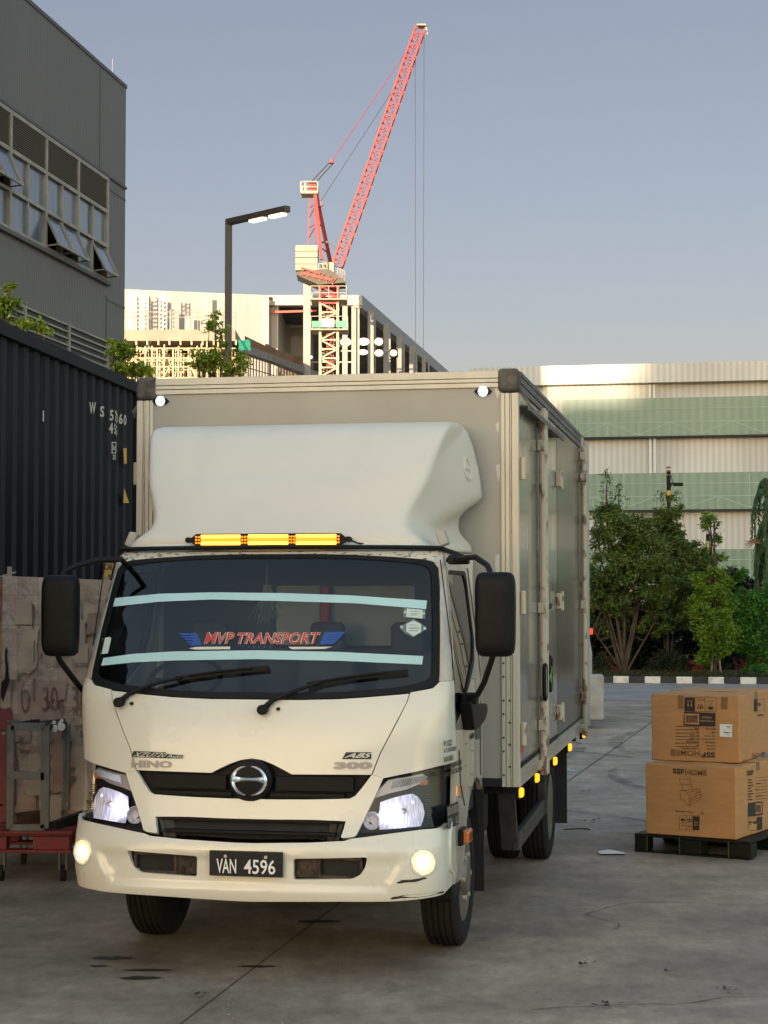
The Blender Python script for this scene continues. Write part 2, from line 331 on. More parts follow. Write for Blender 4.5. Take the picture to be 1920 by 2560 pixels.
# worn surface: fine cracks, tyre arcs and grit
rnd = random.Random(101); mb = MB()
for (x, y, ax, ay, n) in ((1150, 2180, .9, .35, 16), (1500, 1950, -.8, .5, 14), (300, 1960, .7, -.3, 10), (1310, 1720, .5, 1.0, 12)):
    p = on_ground(x, y, .004); d = Vector((ax, ay, 0)).normalized(); L = [p]
    for k in range(n): d = (d + Vector((rnd.gauss(0, .35), rnd.gauss(0, .35), 0))).normalized(); L.append(L[-1] + d * rnd.uniform(.06, .16))
    for a, b in zip(L, L[1:]):
        s_ = (b - a).cross(Vector((0, 0, 1))).normalized() * rnd.uniform(.0015, .004); mb.add([a - s_, a + s_, b + s_, b - s_], [(0, 1, 2, 3)])
mb.build('ground_cracks', mat('crack_dark', (.06, .05, .04), .9), fix=False)['kind'] = 'structure'
def fade_mat(name, col, lo, hi, sc, st):
    m = bpy.data.materials.new(name); m.use_nodes = True; nt = m.node_tree; b = nt.nodes['Principled BSDF']; b.inputs['Base Color'].default_value = (*col, 1); b.inputs['Roughness'].default_value = .7
    tc = nt.nodes.new('ShaderNodeTexCoord'); mp = nt.nodes.new('ShaderNodeMapping'); mp.inputs['Scale'].default_value = st; nz = nt.nodes.new('ShaderNodeTexNoise'); nz.inputs['Scale'].default_value = sc; nz.inputs['Detail'].default_value = 8; nz.inputs['Roughness'].default_value = .7
    r = nt.nodes.new('ShaderNodeMapRange'); r.inputs[1].default_value = lo; r.inputs[2].default_value = hi; r.inputs[4].default_value = .38
    nt.links.new(tc.outputs['Object'], mp.inputs[0]); nt.links.new(mp.outputs[0], nz.inputs['Vector']); nt.links.new(nz.outputs['Fac'], r.inputs[0]); nt.links.new(r.outputs[0], b.inputs['Alpha']); return m
mb = MB()
for (x, y, R, a0, a1, w) in ((1420, 1640, 5, 200, 250, .16), (1330, 1600, 7, 150, 190, .18), (1500, 1560, 9, 190, 220, .2), (1350, 1690, 4, 160, 215, .14), (1250, 1620, 6, 330, 370, .16), (1560, 1600, 8, 150, 185, .2), (1300, 1760, 6, 20, 60, .12)):
    c0 = on_ground(x, y, .005); am = R_((a0 + a1) / 2); c = c0 - Vector((math.cos(am), math.sin(am), 0)) * R; n = 18
    vs = []
    for k in range(n + 1): t = R_(a0 + (a1 - a0) * k / n); ww = w * math.sin(math.pi * k / n) + .01; vs += [c + Vector((math.cos(t), math.sin(t), 0)) * (R - ww / 2), c + Vector((math.cos(t), math.sin(t), 0)) * (R + ww / 2)]
    mb.add([(v.x, v.y, .005 + .0006 * (len(mb.v) % 7)) for v in vs], [(2 * k, 2 * k + 1, 2 * k + 3, 2 * k + 2) for k in range(n)])
mb.build('tyre_marks', fade_mat('tyre_mark', (.05, .045, .045), .42, .62, 3, (1, 1, 1)), fix=False)['kind'] = 'structure'
mb = MB()
for k in range(2600):
    Y = 7.2 + 16 * rnd.random() ** 1.6; x = rnd.uniform(-.24, .24) * Y; r = rnd.uniform(.002, .007); t = rnd.uniform(0, 3); mb.add([(x + r * math.cos(t + q), Y + r * 1.5 * math.sin(t + q), .004 + (.004 if q == 0 else 0)) for q in (0, 2.1, 4.2)], [(0, 1, 2)])
tag(mb.build('grit', mat('grit_chips', (.10, .085, .065), .9, noise_amt=.9, nscale=3, col2=(.45, .40, .33)), fix=False), 'fine grit and dust chips scattered over the concrete yard', 'grit', kind='stuff')
# ================================================================= THE BOX TRUCK
truck = empty('box_truck', TO, -YAW)
tag(truck, 'cream white box truck with headlamps and amber light bar lit, in mid yard', 'truck')
def interp(tab, x):
    if x <= tab[0][0]: return tab[0][1]
    for (a, p), (b, q) in zip(tab, tab[1:]):
        if x <= b:
            t = (x - a) / (b - a); return p + (q - p) * t
    return tab[-1][1]
VF = [(.38, .035), (.44, .012), (.52, 0), (.62, 0), (.70, .012), (.76, .04), (.82, .062), (.95, .085), (1.05, .10), (1.25, .128), (1.38, .158), (1.44, .182), (1.50, .212), (1.80, .352), (2.10, .505), (2.18, .55), (2.22, .60), (2.26, .72)]
WT = [(.38, .965), (.45, .99), (.55, 1.0), (1.2, 1.003), (1.45, 1.008), (1.7, .985), (2.15, .925), (2.21, .900), (2.26, .86)]
BT = [(.4, .42), (1.1, .38), (1.45, .18), (2.2, .11)]
def W(z): return interp(WT, z)
def F(u, z):
    w = W(z); t = min(abs(u) / w, 1.0)
    return interp(VF, z) + .03 * u * u + interp(BT, z) * (1 - (1 - t ** 4.2) ** (1 / 4.2))
def F_at(x, y, off=0.0):                  # picture reading -> (u, z) on the cab front
    c, d = tl(x, y); t = 8.3 / d.y
    def g(t):
        p = c + d * t
        if abs(p.x) > W(p.z): return -1.0
        return p.y - (F(p.x, p.z) - off)
    t0 = t; best = None
    for i in range(700):
        if g(t0) > 0: best = t0; break
        t0 += 0.003
    if best is None:
        bt = min((8.6 / d.y + i * .004 for i in range(450)), key=lambda q: abs(abs((c + d * q).x) - W((c + d * q).z)) + abs((c + d * q).y - F(min(abs((c + d * q).x), W((c + d * q).z)), (c + d * q).z)))
        p = c + d * bt; return (max(-W(p.z), min(W(p.z), p.x)), p.z)
    a, b = best - 0.003, best
    for _ in range(12):
        m = (a + b) / 2
        if g(m) > 0: b = m
        else: a = m
    p = c + d * b; return (p.x, p.z)
def FS(off=0.0):                          # the cab front, moved out along its own normal
    def f(u, z):
        if not off: return (u, F(u, z), z)
        w = W(z); e = .004; a = max(-w, min(w, u)); ua, ub = max(-w, a - e), min(w, a + e); s = (F(ub, z) - F(ua, z)) / (ub - ua); L = math.sqrt(1 + s * s)
        return (u + off * s / L, F(u, z) - off / L, z)
    return f
def fr(pts, rgf=None, off=0.0): return [F_at(*(rgf(*p) if rgf else p), off) for p in pts]
def mir(pts): return [(-a, b) for a, b in pts][::-1]
def S_at(x, y):                            # picture reading -> (v, z) on the cab side facing +u
    c, d = tl(x, y); z = 1.3
    for _ in range(20):
        t = (W(z) - c.x) / d.x; z = (c + d * t).z
    return ((c + d * t).y, z)
def SS(sg=1, off=0.0): return lambda v, z: (sg * (W(z) + off), v, z)
CU = [-.998, -.992, -.985, -.97, -.95, -.92, -.88, -.83, -.76, -.66, -.55, -.42, -.28, -.14]; CU = CU + [0] + [-x for x in CU[::-1]]
def patch(name, outer, surf, m, parent=truck, holes=(), thick=0.0, cu=CU, cz=0.07, bevel=0.0, hint=(0, -1, 0), smooth=True, extra=None, zrange=(0.3, 3.4), mats=None):
    bm = bmesh.new()
    for loop in [outer] + list(holes):
        q = []
        for p in loop:
            if not q or (abs(p[0] - q[-1][0]) + abs(p[1] - q[-1][1])) > 1e-4: q.append(p)
        vs = [bm.verts.new((p[0], p[1], 0)) for p in q]
        for i in range(len(vs)): bm.edges.new((vs[i], vs[(i + 1) % len(vs)]))
    bmesh.ops.triangle_fill(bm, use_beauty=True, edges=bm.edges[:])
    xs = [v.co.x for v in bm.verts]; zs = [v.co.y for v in bm.verts]
    for a in cu:
        if min(xs) < a < max(xs): bmesh.ops.bisect_plane(bm, geom=bm.verts[:] + bm.edges[:] + bm.faces[:], plane_co=(a, 0, 0), plane_no=(1, 0, 0), dist=1e-5)
    k = math.ceil(min(zs) / cz)
    while k * cz < max(zs):
        bmesh.ops.bisect_plane(bm, geom=bm.verts[:] + bm.edges[:] + bm.faces[:], plane_co=(0, k * cz, 0), plane_no=(0, 1, 0), dist=1e-5); k += 1
    for v in bm.verts: v.co = Vector(surf(v.co.x, v.co.y))
    bmesh.ops.remove_doubles(bm, verts=bm.verts[:], dist=1e-5)
    bmesh.ops.recalc_face_normals(bm, faces=bm.faces[:])
    n = Vector((0, 0, 0))
    for f in bm.faces: n += f.normal * f.calc_area()
    if n.dot(Vector(hint)) < 0: bmesh.ops.reverse_faces(bm, faces=bm.faces[:])
    me = bpy.data.meshes.new(name); bm.to_mesh(me); bm.free(); me.materials.append(m)
    o = bpy.data.objects.new(name, me); C.objects.link(o); o.parent = parent
    if smooth: me.shade_smooth()
    if thick:
        s = o.modifiers.new('thickness', 'SOLIDIFY'); s.thickness = thick; s.offset = -1
        if bevel:
            b = o.modifiers.new('edge', 'BEVEL'); b.width = bevel; b.segments = 2; b.limit_method = 'ANGLE'; b.angle_limit = R_(50); b.harden_normals = True
        else:
            e = o.modifiers.new('split', 'EDGE_SPLIT'); e.split_angle = R_(50)
    return o
def strip(name, top, bot, surf, m, parent):   # ribbon between two (a,b) polylines
    mb = MB(); n = len(top); vs = [surf(*p) for p in top] + [surf(*p) for p in bot]
    mb.add(vs, [(i, i + 1, n + i + 1, n + i) for i in range(n - 1)]); return mb.build(name, m, parent, fix=False)
def dens(pts, k=6, closed=True):              # denser polygon, straight sides
    q = []; n = len(pts)
    for i in range(n if closed else n - 1):
        a, b = pts[i], pts[(i + 1) % n]
        q += [(a[0] + (b[0] - a[0]) * j / k, a[1] + (b[1] - a[1]) * j / k) for j in range(k)]
    return q if closed else q + [pts[-1]]
def roundp(pts, r, n=4):                      # rounded corners
    q = []; N = len(pts)
    for i in range(N):
        p0, p, p1 = [Vector(pts[(i + j) % N]) for j in (-1, 0, 1)]
        a = (p0 - p); b = (p1 - p); ra = min(r, a.length * .45, b.length * .45)
        s, e = p + a.normalized() * ra, p + b.normalized() * ra
        for k in range(n + 1):
            t = k / n; q.append(tuple(s * (1 - t) ** 2 + p * 2 * t * (1 - t) + e * t * t))
    return q
def onF(off): return lambda x, y: FS(off)(*F_at(x, y, off))       # decals placed on the cab front
def onG(off): return lambda x, y: FS(off)(*F_at(x, y, off))

# ---- cab front measurements (right half read, mirrored to the left)
seam = fr([(1258, 628), (1248, 660), (1215, 727), (1150, 850)], A_) + fr([(1120, 228)], B_)     # bonnet / corner panel seam
wsR = fr([(760, 123), (900, 123), (1060, 126), (1200, 134), (1310, 143), (1345, 152), (1362, 175), (1367, 240), (1368, 400), (1366, 560), (1362, 590), (1340, 608), (1258, 628), (1120, 640), (1000, 648), (860, 651), (700, 652)], A_)
ucen = fr([(700, 652)], A_)[0][0]
def symm(half):                                # half outline from the top middle clockwise to the bottom middle -> full outline
    h = [p for p in half if p[0] > 0.02]
    return [(-a, b) for a, b in h][::-1] + h
ws_out = symm(wsR)
ws_in = symm([(u - (0.035 if u > .8 else 0.0), z + (-.022 if z > 2.0 else (.03 if z < 1.55 else 0))) for u, z in wsR])
ws_in = roundp(ws_in, .04, 2)
# dark inner body behind the panels
mb = MB()
def shell_pt(a, z, ins=.05):
    t = a * 2 - 1
    if abs(t) < .7:
        u = math.sin(t / .7 * math.pi / 2) * (W(z) - .001); v = F(u, z)
    else:
        u = math.copysign(W(z), t); v = interp(VF, z) + .03 * W(z) ** 2 + interp(BT, z) + (abs(t) - .7) / .3 * (1.42 - interp(VF, z) - interp(BT, z))
    return (u * (1 - ins), v + ins * (1 if abs(t) < .7 else 0.4), z)
mb.grid(lambda a, b: shell_pt(a, .74 + b * .66), 41, 12)
mb.b2(-.93, .93, 1.40, 1.44, .80, 1.38)
mb.b2(-.93, .93, .30, 1.42, .86, .90)
mb.build('cab_inner_shell', M['dark'], truck, fix=False)
# bonnet, corner panels
hb_y = fr([(640, 214)], B_)[0][1]
gz_top = fr([(900, 228)], B_)[0][1]
emb = fr([(668, 245)], B_)[0]; emb = (0.0, emb[1])
def bulge(n=9, r=.138, rz=.108, dz=0.0):      # emblem hump along the grille top, left to right
    q = []
    for i in range(n):
        t = math.pi - math.pi * i / (n - 1); q.append((r * math.cos(t) * (1.0 + .55 * (1 - abs(math.sin(t)))), emb[1] + rz * math.sin(t) ** 1.3 * 0.98 + (gz_top - emb[1]) * (1 - math.sin(t) ** 1.3) + dz))
    return q
sm_m = [(-a, b) for a, b in seam]
hood_bot_R = seam[-1]
wsb = [p for p in ws_out if p[1] < 1.52 and abs(p[0]) <= seam[0][0] + .001]; wsb.sort()
bonnet = [sm_m[0]] + [p for p in wsb if abs(p[0]) < seam[0][0] - .02] + seam + [q for q in bulge()[::-1]] + sm_m[::-1][:-1]
gap = .004
patch('bonnet', [(a * (1 - .004), b - (.006 if b > 1.35 else 0)) for a, b in bonnet], FS(), M['cream'], thick=.03, bevel=.004)
# head lamp outline (right)
HLr = fr([(510, 305), (640, 282), (800, 250), (965, 210), (968, 400), (970, 680), (850, 700), (650, 722), (470, 738), (300, 742), (330, 680), (380, 560), (440, 430)], D_)
cpR = seam + fr([(1162, 240)], B_) + fr([(640, 276), (800, 244), (962, 203)], D_) + [(W(1.2) * .9995, fr([(962, 203)], D_)[0][1])]
wsr_side = [p for p in wsR if p[1] < 1.56 and p[0] > seam[0][0] + .005]
top_side = sorted(wsr_side, key=lambda p: -p[1])
cp_out = cpR + [(W(1.3) * .9995, 1.3), (W(1.45) * .9995, 1.45), (W(1.52) * .9995, 1.52), (top_side[0][0] + .004, 1.52)] + [(a, b - .006) for a, b in top_side if b < 1.515]
for sg, nm in ((1, 'corner_panel'), (-1, 'corner_panel')):
    q = cp_out if sg > 0 else mir(cp_out); patch(nm, [(a + sg * .003, b) for a, b in q], FS(), M['cream'], thick=.03, bevel=.003)
# grille surround: upper grille, centre strip, lower grille
ug_R = [hood_bot_R, *fr([(1085, 275), (1060, 305), (1040, 315), (900, 318), (760, 318)], B_)]
lgR = fr([(1025, 397), (1018, 425), (1008, 452), (985, 466), (850, 468), (700, 469)], B_)
lg_top = lgR[0]
msR = [(p[0], p[1]) for p in ug_R]                          # strip below upper grille
strip_out_R = [hood_bot_R] + fr([(1162, 240), (1135, 300), (1100, 372), (1064, 448), (1050, 455), (1012, 458)], B_) + [lgR[2], lgR[1], lgR[0]] + fr([(900, 392), (760, 391)], B_)
so = [p for p in strip_out_R if p[0] > .02]; ug_in = [p for p in msR if p[0] > .02]
outer = so + [(-a, b) for a, b in so][::-1] + [(-a, b) for a, b in ug_in] + ug_in[::-1]
patch('grille_surround', outer, FS(.004), M['cream'], thick=.03, bevel=.004)
ugo = ug_in + [(-a, b) for a, b in ug_in][::-1] + bulge(9, .140, .110, -.004)[:]
patch('upper_grille', [(a * .985, b) for a, b in ugo], FS(-.045), M['black'], thick=.01)
gr = bpy.context.scene.objects['upper_grille']
zt, zb = gz_top - .008, ug_R[-1][1] + .006
def slat(zc, h, u1, dep, u0=0.0, off=-.012, n=24, side=None):
    mb = MB()
    for sg in ((1,) if u0 == 0 else (side,)):
        a, b = (-u1, u1) if u0 == 0 else (sg * u0, sg * u1); vs = []
        for i in range(n + 1):
            u = a + (b - a) * i / n; v = F(u, zc) - off
            vs += [(u, v, zc + h / 2), (u, v, zc - h / 2), (u, v + dep, zc - h / 2), (u, v + dep, zc + h / 2)]
        fs = []
        for i in range(n):
            k = 4 * i; fs += [(k + j, k + (j + 1) % 4, k + 4 + (j + 1) % 4, k + 4 + j) for j in range(4)]
        fs += [(0, 3, 2, 1), (4 * n, 4 * n + 1, 4 * n + 2, 4 * n + 3)]
        mb.add(vs, fs)
    return mb
for sd in (1, -1):
    for zc, h, u1, dep, u0, off, bv in ((zt - .040, .075, ug_R[1][0] - .045, .03, .13, .0, .004), (zb + .062, .012, ug_R[2][0] - .09, .04, .13, -.015, .002), (zb + .015, .022, ug_R[3][0] - .03, .03, .10, -.004, .003)):
        slat(zc, h, u1, dep, u0=u0, off=off, side=sd).build('grille_slat', M['black'], gr, bevel=bv)
# emblem: domed black disc, chrome ring in two halves, chrome bar
em = MB(); em.lathe([(-.046, .001), (-.044, .06), (-.036, .102), (-.02, .116), (.05, .118)], (0, F(0, emb[1]), emb[1] - .004), 'y', 40)
for i, p in enumerate(em.v): em.v[i] = (p[0], p[1], emb[1] - .004 + (p[2] - emb[1] + .004) * .92)
emo = em.build('emblem', M['black'], truck, smooth=True)
ch = MB(); R0, R1 = .094, .079
for t0, t1 in ((100, 260), (-80, 80)):
    n = 22; vs = []
    for i in range(n + 1):
        t = R_(t0 + (t1 - t0) * i / n); taper = 1 - .55 * abs(2 * i / n - 1) ** 2
        rm = (R0 + R1) / 2; hw = (R0 - R1) / 2 * taper * 1.35
        for rr, dv in ((rm + hw, 0), (rm, -.012), (rm - hw, 0)):
            vs.append((rr * math.cos(t), F(0, emb[1]) - .044 + dv, emb[1] - .003 + rr * math.sin(t) * .86))
    ch.add(vs, [(3 * i + j, 3 * i + j + 1, 3 * i + 4 + j, 3 * i + 3 + j) for i in range(n) for j in (0, 1)])
vs = []
for i in range(13):
    u = -.085 + .170 * i / 12; h = .0085 + .010 * abs(i / 6 - 1) ** 3
    for dz, dv in ((h, 0), (0, -.012), (-h, 0)): vs.append((u, F(0, emb[1]) - .045 + dv, emb[1] + .004 + dz))
ch.add(vs, [(3 * i + j, 3 * i + j + 1, 3 * i + 4 + j, 3 * i + 3 + j) for i in range(12) for j in (0, 1)])
ch.build('chrome_ring', M['chrome'], emo, smooth=True, fix=False, ang=60)
# lower grille opening
lgp = [p for p in lgR if p[0] > .02]
lgo = lgp + [(-a, b) for a, b in lgp][::-1] + [(-lg_top[0] + .0, lg_top[1])]
lgo = [(-lg_top[0], lg_top[1])] + [lg_top] + lgp[1:] + [(-a, b) for a, b in lgp[1:]][::-1]
patch('lower_grille', lgo, FS(-.075), M['dark'], thick=.01)
lg = bpy.context.scene.objects['lower_grille']
zl = lg_top[1]; zlb = lgp[-1][1]
slat(zl - .008, .016, lg_top[0] - .02, .05, off=-.012).build('grille_slat', M['black'], lg, bevel=.003)
slat(zl - .068, .016, lg_top[0] - .05, .05, off=-.015).build('grille_slat', M['black'], lg, bevel=.003)
mb = MB()
for sg in (1, -1):
    for k in range(2):
        u0 = lg_top[0] - .01 - k * .03; mb.add([(sg * u0, F(u0, zl) + .012, zl), (sg * (u0 - .045), F(u0, zl) + .03, zl), (sg * (u0 - .065), F(u0, zl) + .03, zlb), (sg * (u0 - .03), F(u0, zl) + .012, zlb)], [(0, 1, 2, 3)])
for i in range(16):                              # radiator ribs and pipes behind
    u = -.5 + i * .066 + random.uniform(-.02, .02); mb.b2(u, u + random.uniform(.012, .04), F(0, zl) + .06, F(0, zl) + .09, zlb, zl - random.uniform(0, .07))
mb.build('radiator_ribs', M['guard'], lg)
# ---- head lamps
for sg in (1, -1):
    q = HLr if sg > 0 else mir(HLr)
    hl = patch('headlight', q, FS(-.11), M['bezel'], thick=.01)
    patch('lamp_base_trim', [(sg * a, b) for a, b in fr([(300, 742), (470, 738), (650, 722), (850, 700), (985, 678), (985, 708), (850, 728), (650, 752), (470, 768), (290, 790), (282, 775)], D_)], FS(-.006), M['black'], parent=hl, thick=.03)
    pc = fr([(655, 570)], D_)[0]; zc = pc[1]; uc = pc[0]
    bowl = fr([(475, 500), (560, 470), (680, 440), (730, 432), (775, 455), (815, 520), (828, 590), (815, 650), (800, 690), (640, 708), (470, 718), (462, 600)], D_)
    def bowl_s(a, b, uc=uc, zc=zc):
        d = math.hypot(a - uc, (b - zc) * 1.2) / .13
        return (sg * a, F(a, b) + .012 + .034 * max(0, 1 - d * d), b)
    patch('reflector', bowl, bowl_s, M['reflector'], parent=hl, cu=[uc + .018 * k for k in range(-14, 15)], cz=.018)
    mb = MB(); cc = (sg * uc, F(uc, zc) + .022, zc)
    mb.lathe([(0, .001), (0, .006), (.01, .012), (.012, .014), (.04, .012)], cc, 'y', 20); mb.build('bulb_cap', M['silver'], hl, smooth=True)
    mb = MB()                                  # lit bulb parts inside the bowl
    for (x, y, w, h) in ((545, 660, .018, .02), (482, 658, .008, .02), (505, 560, .020, .012), (610, 575, .014, .01), (735, 500, .010, .01)):
        p = fr([(x, y)], D_)[0]; mb.lathe([(-.004, .001), (-.003, w * .5), (.002, w * .7)], (sg * p[0], F(*p) + .016, p[1]), 'y', 12)
    mb.build('lit_filament', M['head_lit'], hl, smooth=True)
    pl_d = bpy.data.lights.new('headlamp_bulb', 'POINT'); pl_d.energy = .075; pl_d.color = (.74, .77, 1.0); pl_d.shadow_soft_size = .02; plo_ = bpy.data.objects.new('bulb', pl_d); C.objects.link(plo_); plo_.parent = hl; plo_.location = (sg * (uc - .045), F(uc, zc) + .004, zc - .01)
    p = fr([(405, 650)], D_)[0]; c2 = (sg * p[0], F(*p) + .02, p[1])
    MB().lathe([(.03, .002), (.028, .022), (.012, .034), (.0, .042), (.002, .046), (.03, .046)], c2, 'y', 20).build('position_lamp', M['reflector'], hl, smooth=True)
    q2 = fr([(470, 400), (545, 325), (700, 300), (835, 275), (890, 300), (800, 360), (700, 400), (560, 430), (430, 470)], D_)
    up = patch('upper_lamp', [(sg * a, b) for a, b in q2], FS(-.035), M['silver'], parent=hl, thick=.006)
    mb = MB()
    for k in range(20):
        t = k / 19; a = F_at(*D_(560 + 270 * t, 395 - 60 * t)); b = F_at(*D_(575 + 270 * t, 330 - 45 * t))
        mb.bar((sg * a[0], F(*a) + .031, a[1]), (sg * b[0], F(*b) + .031, b[1]), .004)
    mb.build('lens_rib', M['chrome'], hl)
    p = fr([(850, 345)], D_)[0]
    q3 = FS(-.045)(*p); MB().box((sg * q3[0], q3[1], q3[2]), (.05, .02, .032)).build('indicator_bulb', M['amber'], hl, bevel=.01)
    mb = MB()
    for k in range(13):
        p = fr([(915, 420 + 19 * k)], D_)[0]; q3 = FS(-.05)(*p); mb.box((sg * q3[0], q3[1], q3[2]), (.03, .02, .004))
    mb.build('side_rib', M['bezel'], hl)
    patch('lens', [(sg * a, b) for a, b in HLr], FS(-.004), M['lens'], parent=hl)
# ---- bumper
bt = fr([(1385, 415), (1060, 452), (1030, 466), (700, 470)], B_)
top_R = fr([(1375, 418), (1300, 425), (1200, 438), (1100, 452), (1050, 458), (1025, 466), (900, 472), (700, 474)], B_)
bot_R = fr([(700, 686), (1000, 686), (1200, 685), (1385, 658)], B_)
zt0 = top_R[-1][1]; zb0 = bot_R[0][1]
WB = lambda z: W(z) * 1.0
half = [p for p in top_R if p[0] > .02][::-1] + [(.9985, top_R[0][1] + .012), (.9985, bot_R[-1][1] + .02)] + [p for p in bot_R[::-1] if p[0] > .02 and p[0] < .98]
bump_out = half + [(-a, b) for a, b in half][::-1]
opR = fr([(838, 532), (1108, 525), (1098, 565), (1080, 592), (1050, 606), (838, 608)], B_)
opR = roundp(opR, .012, 2)
# smooth moulding field: a shallow recess around plate and openings
rec = [(-.80, zt0 - .055), (.80, zt0 - .055), (.66, zb0 + .075), (-.66, zb0 + .075)]
def recess(u, z):
    zt_, zb_ = zt0 - .07, zb0 + .075; w = .80 + (z - zt_) * .55
    d = min(w - abs(u), zt_ - z, z - zb_); return max(0, min(1, d / .025 + .5)) * .018
BOFF = .035
def FBf(u, z): return (u, F(u, z) - BOFF + recess(u, z), z)
cub = CU + [-.80, -.78, -.74, -.70, .70, .74, .78, .80, -.62, .62]
bp = patch('bumper', bump_out, FBf, M['cream'], holes=[opR, mir(opR)], thick=.03, bevel=.006, cu=sorted(cub), cz=.02)
mb = MB()                                     # bumper ends running back to the wheel arch
for sg in (1, -1):
    def endf(a, b, sg=sg):
        zlo, zhi = bot_R[-1][1] + .02, top_R[0][1] + .012; z = zlo + (zhi - zlo) * b; v0 = F(.9985, z) - BOFF; 
        return (sg * (.9985 - .02 * a), v0 + a * (.62 - v0), z)
    mb.grid(endf, 6, 8)
be = mb.build('bumper_end', M['cream'], bp, smooth=True, fix=False); s_ = be.modifiers.new('t', 'SOLIDIFY'); s_.thickness = .02; s_.offset = 0
mb = MB()
for sg in (1, -1):                            # rusty brackets and tow slots behind the openings
    us = [p[0] for p in opR]; z1 = max(p[1] for p in opR); z0 = min(p[1] for p in opR); v = F(.45, .5) + .035
    MB().b2(sg * (min(us) - .03), sg * (max(us) + .03), v, v + .01, z0 - .03, z1 + .03).build('bumper_backing', M['dark'], bp)
m_rb = mat('rusty_bracket', (.07, .045, .028), .8, noise_amt=.7, nscale=20, bump=.3)
for sg in (1, -1):
    mb = MB(); mb.b2(sg * .245, sg * .37, v - .02, v, z0 + .006, z1 - .008)
    mb.b2(sg * .38, sg * .60, v - .030, v - .012, z1 - .022, z1 - .004); mb.b2(sg * .38, sg * .60, v - .030, v - .012, z0 + .004, z0 + .02); mb.b2(sg * .37, sg * .385, v - .030, v - .012, z0 + .004, z1 - .004); mb.b2(sg * .585, sg * .60, v - .03, v - .012, z0 + .004, z1 - .004)
    for k in range(3): mb.lathe([(-.012, .012), (0, .012)], (sg * (.27 + .035 * k), v - .02, z0 + .03 + .028 * (k % 2)), 'y', 10)
    mb.build('bumper_bracket', m_rb, bp, bevel=.002)
# scuffs on the bumper corner
sc = [[(612, 1135), (650, 1118), (770, 1108), (845, 1094), (852, 1104), (770, 1130), (650, 1140), (625, 1145)], [(580, 1250), (660, 1238), (780, 1230), (900, 1216), (990, 1205), (985, 1220), (880, 1240), (760, 1256), (640, 1262), (560, 1272)]]
fb = lambda o: (lambda u, z: (u, F(u, z) - BOFF - o + recess(u, z), z))
mb = MB()
for s in sc:
    q = [F_at(*D_(x, y + random.uniform(-3, 3)), BOFF) for x, y in dens(s, 3)]; mb.add([fb(.003)(a, b) for a, b in q], [tuple(range(len(q)))])
mb.build('scuff', mat('scuff_mark', (.03, .024, .018), .8), bp, fix=False)
# number plate
pl = [F_at(*B_(x, y), BOFF) for x, y in ((532, 503), (799, 507), (799, 597), (532, 596))]
pc_u, pc_z = sum(p[0] for p in pl) / 4, sum(p[1] for p in pl) / 4; ph = (pl[0][1] - pl[3][1]); pw = pl[1][0] - pl[0][0]
vpl = F(0, pc_z) - BOFF - .012
plo = MB().box((pc_u, vpl + .004, pc_z), (pw, .008, ph)).build('number_plate', M['gblack'], truck, bevel=.003)
c0, c1 = pc_u - pw / 2, pc_u + pw / 2; zz0 = pc_z - ph / 2
def plq(xa, xb): return quadmap((c0 + pw * xa, zz0 + ph * .11), (c0 + pw * xb, zz0 + ph * .11), (c0 + pw * xa, zz0 + ph * .68))
decal('plate_characters', [txt_item('VAN', plq(.10, .37), off=.012), txt_item('4596', plq(.475, .90), off=.012)], lambda a, b: (a, vpl - .002, b), M['white'], plo)
mb = MB()
for xa in (.22, .77): mb.lathe([(-.006, .001), (-.005, .008), (.001, .009)], (c0 + pw * xa, vpl, zz0 + ph * .78), 'y', 10)
mb.build('plate_screw', M['rust'], plo)
# fog lamps
for sg in (1, -1):
    p = F_at(*B_(1305, 547), BOFF); pu, pz = abs(p[0]), p[1] + (0 if sg > 0 else .004); du = .01
    n = Vector((F(pu, pz) - F(pu - .02, pz), -.02, 0)).normalized() * -1; 
    dv = (F(pu + .01, pz) - F(pu - .01, pz)) / .02
    ang = math.atan(dv) * sg * .8
    fo = MB().lathe([(-.004, .070), (-.009, .066), (-.004, .062), (.004, .058), (.006, .001)], (0, 0, 0), 'y', 32, close=True).build('fog_lamp', M['reflector'], truck, smooth=True)
    fo.location = (sg * pu, F(pu, pz) - BOFF + .002, pz); fo.rotation_euler = (0, 0, ang)
    MB().lathe([(.000, .045), (.004, .060), (.008, .066), (.012, .066)], (0, -.006, 0), 'y', 32).build('lit_ring', M['warm_ring'], fo, smooth=True)
    MB().lathe([(-.004, .001), (-.002, .036), (.003, .046), (.008, .046)], (0, -.006, 0), 'y', 32).build('lit_lens', M['warm_lit'], fo, smooth=True)
# ---- windscreen
seal = patch('windscreen_seal', ws_out, FS(-.004), M['black'], holes=[ws_in], thick=.02)
glass = patch('windscreen', [(a * .995, b) for a, b in ws_in], FS(-.010), M['wsglass'])
GO = -.006
def wg(pts): return [F_at(*A_(x, y), GO) for x, y in pts]
def band(top, bot, name='tint_band'):
    t = wg(dens(top, 5, False)); b = wg(dens(bot, 5, False)); strip(name, t, b, FS(GO), M['teal'], glass)
band([(184, 284), (350, 268), (540, 263), (800, 266), (1040, 274), (1322, 293)], [(176, 315), (350, 297), (540, 289), (800, 295), (1060, 303), (1318, 324)])
band([(142, 502), (250, 487), (400, 478), (700, 474), (1000, 480), (1308, 495)], [(134, 530), (250, 518), (400, 511), (700, 506), (1000, 512), (1304, 526)])
T_ = rg(420, 1540, 3.456)
onT = lambda o: (lambda x, y: FS(GO + o)(*F_at(*T_(x, y), GO + o)))
def tq(x0, y0, x1, y1, h): return quadmap((x0, y0), (x1, y1), (x0, y0 - h))
